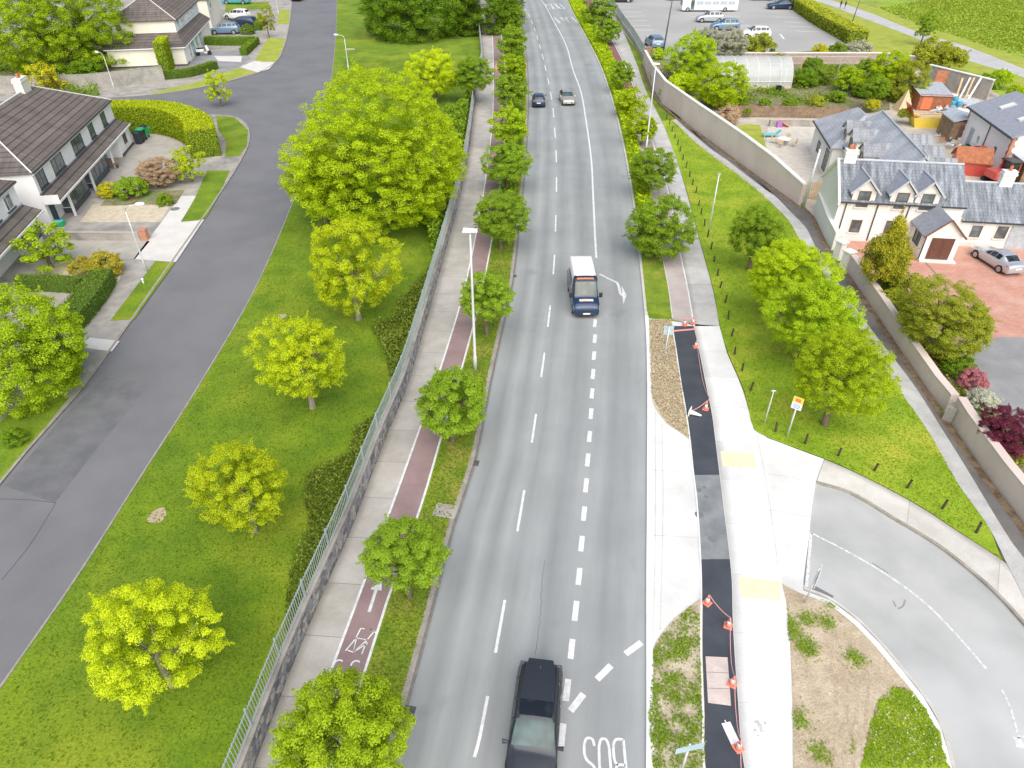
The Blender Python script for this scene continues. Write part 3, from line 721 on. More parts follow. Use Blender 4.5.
# car park
poly_sheet('car_park', pts([(604,-3),(613,18),(622,30),(637,50),(648,60),(700,57),(770,55),(835,48),(854,44),(818,22),(780,0),(760,-8)]) , .010, 'carpark')
bl = [((617,8),(635,8)),((621,12),(641,12)),((624,16.5),(645,16)),((627,21),(648,20.5)),((628,26),(651,25.5)),((632,30),(653,30)),((775,17),(799,17.5)),((784,22),(806,23)),((790,26.5),(812,27)),((795,31),(821,32)),
      ((722,16),(741,16.3)),((728,21.3),(744,21.3)),((738,25.6),(750,25.6)),((690,17),(702,17))]
for a, b in bl:
    l, r = line_along(pts([a, b]), .28, .016); strip('parking_bay_line', l, r, .016, 'paint', bpy.data.objects['car_park'])
l, r = line_along(pts([(780,34),(784,39)]), .4, .016); strip('parking_arrow', l, r, .016, 'paint', bpy.data.objects['car_park'])
poly_sheet('park_edge', pts([(781,0),(793,8),(812,20),(835,34),(856,47),(890,60),(880,46),(850,30),(822,13),(797,0)]), .012, 'mown')
# field path and mown strips
fp_u = [(770,-14),(805,-3),(830,0),(870,13),(918,32),(968,47),(1024,69),(1100,98)]
fp_l = [(760,-12),(790,-3),(813,0),(860,17),(913,37),(963,59),(1024,77.5),(1100,108)]
poly_sheet('mown_strip', pts([(800,0),(840,-3),(870,6),(918,24),(968,38),(1024,58),(1110,86),(1110,180),(1024,96),(985,74),(925,66),(884,54),(850,30)]), .010, 'mown')
strip('field_path', resample(smooth(pts(fp_l), 5), 60), resample(smooth(pts(fp_u), 5), 60), .018, 'fieldpath')
# bare patches in the left lawn
for a, b, s in ((158,516,.55),(281,316,.35),(350,49,.9)):
    c = at(a, b); poly_sheet('bare_patch', smooth([c + Vector((s*rnd.uniform(.6,1.1)*math.cos(t), s*rnd.uniform(.6,1.1)*math.sin(t), 0)) for t in [k*math.pi/4 for k in range(8)]], 3, True), .006, 'soil')

surf('rut', (.38,.30,.20), (.52,.43,.31), 6, 9, .3, 1, .5, .03)
# joints and stains on the new concrete, tyre marks in the side road
def hair(px, w, name='slab_joint', mat='curvebays', dz=.006):
    l, r = line_along(smooth(pts(px, ZR), 4), w, 0); strip(name, l, r, ZR + dz, mat)
for P in ([(655,400),(655.5,470),(655,560),(653,640)], [(662,425),(663,500),(662,560),(660,630)], [(648,470),(694,472)], [(648,535),(699,538)], [(768,474),(790,477),(815,484)], [(757,436),(764,470),(772,520),(779,575)], [(770,510),(811,517)]):
    hair(P, .035)
surf('stain', (.40,.40,.39), (.56,.56,.55), 3, 12, .2, .9, 0)
rg0 = random.Random(12)
for px, py, s in [(757,722,.10),(760,726,.14),(762,731,.09),(755,730,.07),(765,723,.06),(758,736,.05)]:
    c = at(px, py, ZR); poly_sheet('concrete_stain', smooth([c + Vector((s*rg0.uniform(.5,1.3)*math.cos(t), s*rg0.uniform(.3,1.1)*math.sin(t), 0)) for t in [k*math.pi/4 for k in range(8)]], 3, True), ZR + .009, 'stain')
for px, py, s in [(699,490,.18),(706,497,.12),(700,515,.22),(712,540,.2),(704,487,.1)]:
    c = at(px, py, ZR); poly_sheet('asphalt_stain', smooth([c + Vector((s*rg0.uniform(.5,1.3)*math.cos(t), s*rg0.uniform(.5,1.2)*math.sin(t), 0)) for t in [k*math.pi/4 for k in range(8)]], 3, True), ZR + .012, 'estateasphalt')
for P in ([(905,600),(903,606),(898,609)], [(893,601),(896,607)], [(888,573),(872,563)]):
    l, r = line_along(smooth(pts(P), 4), .07, .008); strip('tyre_mark', l, r, .008, 'driveasphalt', side)
# tyre ruts pressed into the bare soil
for k in range(4):
    P = [(862-k*9,768),(866-k*10,720),(868-k*11,680),(862-k*11,645)]
    l, r = line_along(smooth(pts(P, ZR), 4), .14, 0); strip('tyre_rut', l, r, ZR + .017, 'rut')

# darker patches so the surfaces are not one tone
def blotch(name, px, py, sx, sy, mat, z0, dz, seed, rz=0):
    r = random.Random(seed); c = at(px, py, z0); P = []
    for k in range(10):
        t = k*math.pi/5; x, y = sx*r.uniform(.6,1.2)*math.cos(t), sy*r.uniform(.6,1.2)*math.sin(t); P.append(c + Vector((x*math.cos(rz)-y*math.sin(rz), x*math.sin(rz)+y*math.cos(rz), 0)))
    poly_sheet(name, smooth(P, 4, True), z0 + dz, mat)
surf('darkasphalt', (.125,.127,.137), (.165,.167,.177), .9, 24., .12, .8, .25, .01)
l_, r_ = [at(*p) for p in ((58,400),(96,384),(60,430),(20,482))], [at(*p) for p in ((92,392),(128,385),(98,430),(52,486))]
poly_sheet('dark_road_patch', pts([(4,486),(55,503),(104,440),(150,384),(104,377),(60,420)]), .008, 'darkasphalt')  # darker area of the estate road by the left-edge tree
# ================================================================== VEGETATION
def leaves_object(name, C, Nn, size, tint, mat, parent=None, seed=0, aspect=.62):
    """many single leaf faces: C centres, Nn normals, size per leaf, tint per leaf"""
    rg = np.random.default_rng(seed); n = len(C)
    Nn = Nn / (np.linalg.norm(Nn, axis=1, keepdims=True) + 1e-9)
    rv = rg.normal(size=(n, 3)); t = rv - (rv * Nn).sum(1, keepdims=True) * Nn; t /= np.linalg.norm(t, axis=1, keepdims=True) + 1e-9
    b = np.cross(Nn, t); s = np.asarray(size).reshape(-1, 1) * np.ones((n, 1)) / 2
    fold = Nn * s * .35
    V = np.stack([C - t * s, C - b * s * aspect + fold, C + t * s, C + b * s * aspect + fold], 1).reshape(-1, 3)
    me = bpy.data.meshes.new(name); me.vertices.add(4 * n); me.loops.add(4 * n); me.polygons.add(n)
    me.vertices.foreach_set('co', V.astype(np.float32).ravel())
    me.loops.foreach_set('vertex_index', np.arange(4 * n, dtype=np.int32)); me.polygons.foreach_set('loop_start', np.arange(0, 4 * n, 4, dtype=np.int32))
    me.update(calc_edges=True)
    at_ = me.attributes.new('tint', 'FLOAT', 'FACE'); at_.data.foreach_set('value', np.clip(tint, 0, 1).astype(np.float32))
    me.materials.append(MATS[mat]); o = bpy.data.objects.new(name, me); COL.objects.link(o)
    if parent is not None: o.parent = parent
    return o
def crown_data(seed, K, m, ls, cr=.2, zmin=-.85, inner=.25, shape='round', lobe=1.):
    """leaf clusters on a lumpy unit ball"""
    rg = np.random.default_rng(seed)
    lob = rg.normal(size=(9, 3)); lob /= np.linalg.norm(lob, axis=1, keepdims=True); lw = rg.uniform(-.26, .28, 9) * lobe
    Cc = []; i = 0
    while len(Cc) < K:
        d = rg.normal(size=3); d /= np.linalg.norm(d)
        if d[2] < zmin: continue
        lump = 1 + sum(w * max(0, float(d @ l)) ** 4 for w, l in zip(lw, lob))
        r = rg.uniform(.25, .7) if rg.random() < inner else rg.uniform(.78, .98)
        p = d * r * lump
        if shape == 'flame':
            h = (p[2] + 1) / 2; p[:2] *= max(.18, 1.1 - h ** 1.8 * .95)
        Cc.append(p)
    Cc = np.array(Cc); rad = rg.uniform(.65, 1.25, K) * cr; tc = rg.uniform(0, 1, K)
    idx = np.repeat(np.arange(K), m); n = len(idx)
    d = rg.normal(size=(n, 3)); d /= np.linalg.norm(d, axis=1, keepdims=True)
    out = Cc[idx] / (np.linalg.norm(Cc[idx], axis=1, keepdims=True) + 1e-6)
    d = d + out * .45 + np.array([0, 0, .25]); d /= np.linalg.norm(d, axis=1, keepdims=True)
    rr = rad[idx] * rg.uniform(.35, 1.08, n) ** .7
    P = Cc[idx] + d * rr[:, None] * np.array([1.1, 1.1, .8])
    # stray sprigs
    sp = rg.random(K) < .18; dd = out[:: m][:K] if False else Cc / (np.linalg.norm(Cc, axis=1, keepdims=True) + 1e-6)
    k = sp[idx] & (rg.random(n) < .3); tt = rg.random(k.sum())[:, None]; P[k] = Cc[idx][k] + dd[idx][k] * (rad[idx][k][:, None] * (.6 + 1.3 * tt)) + rg.normal(size=(k.sum(), 3)) * rad[idx][k][:, None] * .22 * (1.2 - tt)
    Nn = d * .75 + rg.normal(size=(n, 3)) * .38 + np.array([0, 0, .75])
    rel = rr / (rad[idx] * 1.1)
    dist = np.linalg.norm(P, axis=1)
    tint = -.06 + .78 * rel * (dist.clip(0, 1.1)) + .22 * tc[idx] + .18 * (P[:, 2] * .5 + .5) + rg.normal(size=n) * .12  # leaves deep in each clump darkened as painted shade; outer young growth lighter
    size = ls * rg.uniform(.65, 1.3, n)
    return P, Nn, size, tint, Cc
PROTO = {}
def trunk_mb(seed, Cc, thick=.07, limbs=9, bare=0):
    r = random.Random(seed); mb = MB()
    top = Vector((r.uniform(-.06, .06), r.uniform(-.06, .06), .86))
    P = [Vector((0, 0, -.03)), Vector((0, 0, .02)), Vector((r.uniform(-.03, .03), r.uniform(-.03, .03), .35)), Vector((r.uniform(-.05, .05), r.uniform(-.05, .05), .7)), top]
    mb.tube(P, [thick * 1.5, thick * 1.1, thick * .9, thick * .7, thick * .35], 8)
    ids = list(range(len(Cc))); r.shuffle(ids)
    for i in ids[:limbs]:
        c = Cc[i]; h0 = r.uniform(.5, .95); s = P[3].lerp(top, (h0 - .5) * 2) if h0 > .5 else P[3]
        e = Vector((c[0] * .85, c[1] * .85, 1 + c[2] * .38)); mdl = s.lerp(e, .5) + Vector((c[0] * .1, c[1] * .1, -.03))
        mb.tube([s, mdl, e], [thick * .42, thick * .25, thick * .08], 5, False)
    return mb
def get_proto(kind, seed):
    key = (kind, seed)
    if key not in PROTO:
        K, m, ls, cr, inner, shape, limbs = {'small': (110, 100, .09, .2, .3, 'round', 7), 'medium': (300, 185, .040, .14, .28, 'round', 9), 'large': (620, 160, .027, .10, .25, 'round', 10),
            'huge': (1500, 150, .0185, .066, .3, 'round', 12), 'airy': (60, 70, .10, .18, .3, 'round', 12), 'clumpy': (290, 205, .033, .118, .25, 'round', 12), 'flame': (240, 150, .065, .24, .35, 'flame', 4), 'bush': (90, 130, .10, .24, .15, 'round', 3)}[kind]
        zmin = -.35 if kind == 'bush' else -.86
        P, Nn, size, tint, Cc = crown_data(seed * 13 + 5, K, m, ls, cr, zmin, inner, shape, 1.3 if kind in ('huge', 'large') else 1.)
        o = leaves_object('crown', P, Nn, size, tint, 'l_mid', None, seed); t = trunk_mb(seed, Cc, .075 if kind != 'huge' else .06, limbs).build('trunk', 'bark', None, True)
        PROTO[key] = (o.data, t.data)
        for q in (o, t): bpy.data.objects.remove(q)
    return PROTO[key]
TREES = []
def tree(name, cx, cy, w, mat, kind, H, label, cat='tree', group=None, ratio=.85, seed=None, bark='bark', lean=(0, 0), flat=None):
    """crown centre surveyed at (cx, cy); w its width in the survey; H total height"""
    # first guess of the radius at half height
    zc = H * .6
    for _ in range(3):
        p = at(cx, cy, zc); depth = p.y * math.cos(PITCH) + (CAMH - zc) * math.sin(PITCH)
        rh = w / 2 * depth / F / 1.09; rz = rh * ratio; zc = max(H - rz, rz * .62)
    p = at(cx, cy, zc)
    seed = seed if seed is not None else rnd.choice([1, 2, 3]); cd, td = get_proto(kind, seed)
    root = empty(name, (p.x + lean[0], p.y + lean[1], 0), rnd.uniform(0, 6.28), label, cat, group)
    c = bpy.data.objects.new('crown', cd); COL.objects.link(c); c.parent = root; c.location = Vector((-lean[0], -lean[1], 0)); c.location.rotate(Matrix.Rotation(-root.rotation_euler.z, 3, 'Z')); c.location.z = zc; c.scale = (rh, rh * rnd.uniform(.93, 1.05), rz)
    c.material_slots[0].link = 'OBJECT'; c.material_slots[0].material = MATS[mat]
    if kind != 'bush' or H > 2.2:
        t = bpy.data.objects.new('trunk', td); COL.objects.link(t); t.parent = root; t.scale = (rh, rh, zc)
        t.material_slots[0].link = 'OBJECT'; t.material_slots[0].material = MATS[bark]
    TREES.append((label, round(p.x, 1), round(p.y, 1), round(rh, 2), round(H, 1)))
    return root
ym = 'young yellow maples on the left lawn'
tree('maple_tree', 149, 640, 124, 'l_yellow', 'clumpy', 5.0, 'yellow-leaved maple nearest the camera on the left lawn', ratio=1., group=ym, seed=1, bark='palebark')
tree('maple_tree', 240, 487, 98, 'l_yellow', 'clumpy', 5.0, 'yellow-leaved maple right of the small bare soil patch in the lawn', ratio=1., group=ym, seed=2, bark='palebark')
tree('maple_tree', 301, 354, 94, 'l_yellow', 'clumpy', 6.2, 'yellow-leaved maple with a pale trunk showing below, mid lawn', group=ym, seed=3, bark='palebark', ratio=1.02)
tree('maple_tree', 351, 268, 88, 'l_yellow', 'clumpy', 7.0, 'yellow-leaved maple just below the biggest lime-green lawn tree', group=ym, seed=1, bark='palebark', ratio=1.12)
tree('lime_tree', 380, 160, 186, 'l_lime', 'huge', 11.5, 'biggest lime-green tree on the left lawn between estate road and wall', ratio=.82, seed=1)
tree('lime_tree', 318, 176, 74, 'l_lime', 'large', 6.5, 'smaller lime-green tree leaning out of the left side of the biggest one', ratio=.8, seed=3)
tree('maple_tree', 434, 74, 54, 'l_yellow', 'medium', 6.5, 'yellow-green tree tucked behind the biggest lawn tree', seed=2)
tree('bushy_tree', 472, 74, 42, 'l_mid', 'medium', 6, 'dark green bushy tree at the wall beside the yellow-green tree', seed=3)
tree('dark_tree', 410, 4, 118, 'l_dark', 'large', 9, 'left one of the two broad dark trees at the top of the lawn', seed=1, group='dark trees at the top of the lawn')
tree('dark_tree', 478, 6, 92, 'l_dark', 'large', 9.5, 'right one of the two broad dark trees at the top of the lawn', seed=2, group='dark trees at the top of the lawn')
vg = 'trees along the left road verge'
V = [(342,738,138,'l_bright','medium',4.6,'bright green verge tree nearest the camera, below the painted bicycle symbol'),(403,553,86,'l_mid','medium',4.4,'verge tree partly covering the painted white arrow on the cycle track'),
     (450,400,80,'l_mid','medium',4.6,'verge tree at the foot of the tall grey street lamp'),(486,297,56,'l_mid','medium',4.4,'verge tree just right of the tall grey lamp post'),
     (501,217,60,'l_mid','medium',4.8,'verge tree level with the right verge tree below the lamp'),(507,162,52,'l_mid','medium',4.8,'verge tree between the two cars and the lamp, sixth up the row'),
     (510,126,40,'l_bright','small',4.5,'lighter verge tree just left of the dark hatchback'),(512,92,38,'l_mid','small',4.8,'verge tree level with the oncoming beige car'),
     (513,66,32,'l_bright','small',4.5,'verge tree beside the far cycle track, ninth up the row'),(512,42,32,'l_mid','small',5,'verge tree at the second bend dash, tenth up the row'),
     (509,18,32,'l_mid','small',5,'second farthest verge tree on the left, near the dark tree'),(504,-2,34,'l_mid','small',5,'farthest verge tree on the left, cut by the top edge')]
for i, (a, b, w, m, k, h, l) in enumerate(V): tree('verge_tree', a, b, w, m, k, h, l, group=vg, seed=1 + i % 3)
vr_ = 'trees along the right road verge'
V = [(661,228,72,'l_mid','medium',4.8,'spreading verge tree on the right with a bare trunk above the grass strip'),(652,170,50,'l_mid','medium',4.6,'right verge tree at the base of the tall white lamp'),
     (643,127,34,'l_lime','small',3.6,'lime-green right verge tree just beyond the lamp tree'),(631,104,32,'l_lime','small',3.2,'yellowish right verge bush tree level with the two cars'),
     (622,74,28,'l_mid','small',4,'right verge tree opposite the end of the pink wall'),(608,30,29,'l_mid','small',4.6,'right verge tree beside the dark red cycle track stretch'),
     (599,11,34,'l_mid','small',5.5,'right verge tree at the lamp post near the top edge')]
for i, (a, b, w, m, k, h, l) in enumerate(V): tree('verge_tree', a, b, w, m, k, h, l, group=vr_, seed=1 + i % 3)
g = 'bright trees on the grass triangle'
V = [(757,233,56,'l_mid','medium',5,'uppermost and darkest tree on the grass triangle'),(790,276,86,'l_lime','large',6,'second tree from the top of the grass triangle'),(814,314,95,'l_bright','large',6,'third tree down the grass triangle, overlapping its neighbours'),(843,372,98,'l_lime','large',6,'lowest bright green tree on the grass triangle above the bus sign')]
for i, (a, b, w, m, k, h, l) in enumerate(V): tree('ash_tree', a, b, w, m, k, h, l, group=g, seed=1 + i % 3, ratio=.92)
# courtyard plants
tree('conifer_tree', 889, 253, 46, 'l_conifer', 'flame', 5.6, 'flame-shaped golden conifer in front of the cottage', ratio=1.45, seed=1)
tree('garden_tree', 951, 320, 104, 'l_olive', 'large', 4.6, 'round olive-green tree over the wall by the red paving', ratio=.72, seed=3)
tree('palm_bush', 908, 289, 34, 'l_olive', 'bush', 2.2, 'spiky olive shrub between conifer and round tree', 'shrub', seed=1)
tree('palm_bush', 893, 300, 26, 'l_olive', 'bush', 1.6, 'low olive shrub leaning on the wall below the conifer', 'shrub', seed=2)
tree('garden_shrub', 884, 283, 22, 'l_dark', 'bush', 1.2, 'dark small shrub under the conifer', 'shrub', seed=3)
tree('garden_shrub', 957, 368, 30, 'l_dark', 'bush', 1.1, 'dark low shrub under the round olive tree', 'shrub', seed=2)
tree('flowering_shrub', 972, 380, 26, 'l_pink', 'bush', 1.0, 'pink-red low shrub on the planting bed by the drive', 'shrub', seed=1)
tree('flowering_shrub', 983, 402, 27, 'l_flower', 'bush', .9, 'white flowering low shrub on the planting bed by the drive', 'shrub', seed=2)
tree('maple_shrub', 1008, 432, 58, 'l_burgundy', 'medium', 2.4, 'burgundy-leaved maple at the right edge above the wall', 'tree', seed=2, ratio=.7)
# gardens behind the pink wall
tree('garden_tree', 693, 59, 52, 'l_bright', 'medium', 7, 'bright green round tree between pink wall and car park', seed=1)
tree('garden_tree', 722, 86, 54, 'l_lime', 'medium', 5.5, 'paler olive tree left of the polytunnel', seed=2)
tree('blossom_tree', 706, 40, 30, 'l_blossom', 'medium', 5, 'left cream-blossomed tree by the car park', seed=3)
tree('blossom_tree', 731, 45, 36, 'l_blossom', 'medium', 5, 'right cream-blossomed tree by the car park', seed=1)
tree('garden_shrub', 683, 88, 34, 'l_lime', 'bush', 2.6, 'yellow-green bush at the foot of the bright round tree', 'shrub', seed=2)
tree('garden_shrub', 663, 78, 22, 'l_blossom', 'bush', 2.2, 'pale grey-green bush just inside the pink wall', 'shrub', seed=3)
tree('garden_shrub', 757, 51, 34, 'l_olive', 'bush', 2.0, 'brownish-green bush in front of the white hatchback', 'shrub', seed=1)
tree('garden_shrub', 648, 51, 9, 'l_reddish', 'bush', 2.2, 'small red-and-yellow bush behind the striped van in the car park corner', 'shrub', seed=1)
tree('garden_shrub', 657, 55, 14, 'l_lime', 'bush', 1.4, 'low green bush beside the red-and-yellow bush', 'shrub', seed=1)
tree('flowering_shrub', 727, 117, 26, 'l_reddish', 'bush', 2., 'pinkish flowering bush leaning over the pink wall', 'shrub', seed=3)
tree('round_shrub', 747, 112, 9, 'l_mid', 'bush', 1.1, 'small round green bush in front of the brown fence', 'shrub', seed=3)
tree('round_shrub', 851, 81, 27, 'l_bright', 'bush', 3., 'round bright green bush in the middle of the garden', 'shrub', seed=1)
tree('garden_tree', 905, 86, 46, 'l_olive', 'medium', 4.6, 'tall yellow-tipped tree behind the grey roofed house', seed=2, ratio=1.1)
tree('garden_tree', 893, 70, 46, 'l_lime', 'medium', 6, 'wide yellow-tipped tree left of the tall one behind the house', seed=3)
tree('garden_tree', 877, 88, 26, 'l_mid', 'medium', 4, 'mid green small tree beside the round bush', seed=1)
tree('garden_shrub', 932, 57, 36, 'l_olive', 'bush', 3.2, 'olive bush outside the yard wall, left of the path-side bush', 'shrub', seed=1)
tree('garden_shrub', 951, 61, 30, 'l_olive', 'bush', 3.4, 'olive bush outside the yard wall closest to the field path', 'shrub', seed=2)
tree('garden_shrub', 806, 80, 26, 'l_dark', 'bush', 2.2, 'dark loose shrub right of the polytunnel', 'shrub', seed=3)
tree('garden_shrub', 822, 76, 24, 'l_weeds', 'bush', 2.4, 'light feathery shrub between polytunnel and round bush', 'shrub', seed=2)
tree('garden_shrub', 820, 52, 16, 'l_golden', 'bush', 2.2, 'yellow flowering bush over the garden wall', 'shrub', seed=1)
tree('garden_shrub', 836, 53, 22, 'l_weeds', 'bush', 2.4, 'grey-green bush over the garden wall', 'shrub', seed=3)
tree('garden_shrub', 857, 54, 26, 'l_blossom', 'bush', 2.6, 'pale bush over the garden wall right of the yellow one', 'shrub', seed=1)
tree('garden_shrub', 873, 106, 15, 'l_golden', 'bush', 1.6, 'orange-yellow bush between the two grey roofs', 'shrub', seed=2)
tree('garden_shrub', 905, 115, 15, 'l_olive', 'bush', 1.8, 'olive bush by the red-lidded crate in the yard', 'shrub', seed=2)
tree('garden_shrub', 985, 84, 22, 'l_mid', 'bush', 2.6, 'green bush at the end of the yard wall', 'shrub', seed=3)
tree('garden_shrub', 1001, 80, 22, 'l_bright', 'bush', 2.4, 'bright bush behind the outbuilding roof', 'shrub', seed=2)
tree('garden_shrub', 1016, 92, 16, 'l_lime', 'bush', 2., 'lime bush at the right edge above the outbuilding', 'shrub', seed=3)
tree('field_tree', 926, 27, 22, 'l_mid', 'airy', 5, 'small airy tree beside the field path', seed=1, ratio=1.1)
tree('garden_shrub', 783, 72, 12, 'l_dark', 'bush', 1.4, 'dark shrub at the end of the polytunnel', 'shrub', seed=2)
# left side
tree('street_tree', 58, 28, 142, 'l_bright', 'huge', 9.5, 'very large lime-green tree at the top left corner', seed=1, ratio=.9)
tree('street_tree', 13, 354, 162, 'l_bright', 'large', 5.6, 'large lime-green tree cut by the left edge over the pavement', seed=2, ratio=.9)
tree('garden_tree', 44, 249, 56, 'l_bright', 'airy', 3.4, 'small bright tree in the front garden by the dark hedge', seed=2)
tree('golden_shrub', 46, 82, 40, 'l_golden', 'airy', 2.6, 'golden upright shrub behind the brown roof', 'shrub', seed=3, ratio=1.1)
tree('street_tree', 217, 89, 27, 'l_yellow', 'airy', 4.2, 'slender yellow tree on the corner grass patch', seed=1, ratio=1.2, lean=(.1, 0))
tree('street_tree', 266, 20, 19, 'l_olive', 'airy', 5.2, 'slender golden tree on the far roadside grass', seed=2, ratio=1.3)
tree('street_tree', 187, 164, 34, 'l_yellow', 'airy', 3.6, 'slender yellow tree beside the reddish tree and drive', seed=3, ratio=1.1)
tree('garden_tree', 158, 172, 44, 'l_reddish', 'medium', 2.6, 'reddish-leaved low tree in the front garden', seed=1, ratio=.6)
tree('round_shrub', 108, 192, 19, 'l_golden', 'bush', 1.2, 'round yellow bush in front of the bay window', 'shrub', seed=1)
tree('round_shrub', 133, 190, 30, 'l_mid', 'bush', 1.4, 'round green bush between yellow bush and reddish tree', 'shrub', seed=2)
tree('garden_shrub', 164, 201, 17, 'l_mid', 'bush', .7, 'small dark green plant under the reddish tree', 'shrub', seed=3)
tree('round_shrub', 103, 267, 34, 'l_variegated', 'bush', 1.5, 'yellow variegated bush at the end of the dark hedge', 'shrub', seed=3)
tree('round_shrub', 83, 268, 22, 'l_variegated', 'bush', 1.4, 'small variegated bush with red tips left of the larger one', 'shrub', seed=1)
tree('round_shrub', 248, 31, 13, 'l_hedge', 'bush', 1.5, 'clipped round bush beside the parked dark car', 'shrub', seed=1)
tree('garden_shrub', 148, 53, 22, 'l_dark', 'bush', 2., 'dark round bush against the cream house wall', 'shrub', seed=1)
tree('garden_shrub', 14, 438, 22, 'l_dark', 'bush', .9, 'low shrub under the large left-edge tree', 'shrub', seed=1)
tree('garden_shrub', 700, 5, 1, 'l_dark', 'bush', .5, 'x', 'shrub') if False else None

def hedge(name, px, w, h, mat, label, zt=None, dens=95, ls=.16, seed=5, spts=3, world=None, top=None, group=None):
    """clipped hedge: dark core with a leafy skin; px is the centre line of its base"""
    Pc = world if world else pts(px); Pc = smooth(Pc, spts); rg = np.random.default_rng(seed)
    Lf, Rt = offset(Pc, -w/2), offset(Pc, w/2)
    mb = MB(); n = len(Pc); k = .94
    for i in range(n - 1):
        a, b, c, d = [Pc[i].lerp(q, k) for q in (Lf[i], Rt[i])] + [Pc[i+1].lerp(q, k) for q in (Rt[i+1], Lf[i+1])]
        mb.quad((a.x, a.y, h-.1), (b.x, b.y, h-.1), (c.x, c.y, h-.1), (d.x, d.y, h-.1))
        mb.quad((a.x, a.y, 0), (d.x, d.y, 0), (d.x, d.y, h-.1), (a.x, a.y, h-.1)); mb.quad((b.x, b.y, 0), (b.x, b.y, h-.1), (c.x, c.y, h-.1), (c.x, c.y, 0))
    for i, s in ((0, 1), (n-1, 1)):
        a, b = Pc[i].lerp(Lf[i], k), Pc[i].lerp(Rt[i], k); mb.quad((a.x, a.y, 0), (b.x, b.y, 0), (b.x, b.y, h-.1), (a.x, a.y, h-.1))
    root = empty(name, Pc[n // 2], 0, label, 'hedge', group)
    core = mb.build('core', 'darkhedge', root); core.location = -Pc[n//2]
    C = []; NN = []; T = []
    def face(o, u, v, nn, t0):
        ar = u.length * v.length; m = int(ar * dens) + 1; a = rg.random((m, 2)); q = np.array(o) + a[:, :1] * np.array(u) + a[:, 1:] * np.array(v)
        q += np.array(nn) * rg.uniform(-.10, .10, (m, 1)); C.append(q); NN.append(np.array(nn)[None] * .9 + rg.normal(size=(m, 3)) * .5)
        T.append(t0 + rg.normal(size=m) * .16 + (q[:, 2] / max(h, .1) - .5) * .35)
    for i in range(n - 1):
        up_ = Vector((0, 0, h))
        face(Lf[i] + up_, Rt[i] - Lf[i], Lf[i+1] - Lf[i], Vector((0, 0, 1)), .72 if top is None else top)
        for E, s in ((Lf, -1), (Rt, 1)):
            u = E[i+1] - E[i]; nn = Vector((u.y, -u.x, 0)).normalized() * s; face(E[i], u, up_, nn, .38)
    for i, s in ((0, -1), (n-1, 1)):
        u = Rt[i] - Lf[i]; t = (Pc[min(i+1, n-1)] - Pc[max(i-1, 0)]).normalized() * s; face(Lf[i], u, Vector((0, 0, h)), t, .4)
    C = np.concatenate(C) - np.array(Pc[n//2])[None]; NN = np.concatenate(NN); T = np.concatenate(T)
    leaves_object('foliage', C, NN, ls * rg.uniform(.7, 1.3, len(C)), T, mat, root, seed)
    return root
plain('darkhedge', (.07, .13, .012), .95, amt=.3)
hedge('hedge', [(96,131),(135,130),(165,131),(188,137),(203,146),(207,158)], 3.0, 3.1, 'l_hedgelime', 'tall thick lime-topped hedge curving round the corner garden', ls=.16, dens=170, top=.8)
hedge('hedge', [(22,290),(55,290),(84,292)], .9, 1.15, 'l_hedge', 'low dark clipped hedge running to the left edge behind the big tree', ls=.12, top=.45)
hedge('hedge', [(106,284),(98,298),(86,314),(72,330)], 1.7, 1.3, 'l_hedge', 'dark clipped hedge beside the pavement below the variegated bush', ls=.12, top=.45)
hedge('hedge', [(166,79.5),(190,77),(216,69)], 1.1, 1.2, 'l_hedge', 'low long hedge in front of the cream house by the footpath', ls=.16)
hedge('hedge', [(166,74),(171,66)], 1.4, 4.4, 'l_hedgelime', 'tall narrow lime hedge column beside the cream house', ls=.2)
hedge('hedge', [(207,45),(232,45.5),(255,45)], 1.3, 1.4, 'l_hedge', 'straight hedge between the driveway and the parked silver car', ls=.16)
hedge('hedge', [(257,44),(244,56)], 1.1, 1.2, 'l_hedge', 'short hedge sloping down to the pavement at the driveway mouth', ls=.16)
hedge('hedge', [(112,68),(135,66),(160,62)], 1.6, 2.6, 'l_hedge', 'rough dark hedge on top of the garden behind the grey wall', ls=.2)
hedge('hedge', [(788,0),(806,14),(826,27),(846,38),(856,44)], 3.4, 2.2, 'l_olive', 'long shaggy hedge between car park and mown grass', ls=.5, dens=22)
hedge('hedge', [(258,31),(263,25)], 1.2, 1.4, 'l_hedge', 'short square hedge beside the garden lawn and parked cars', ls=.16)

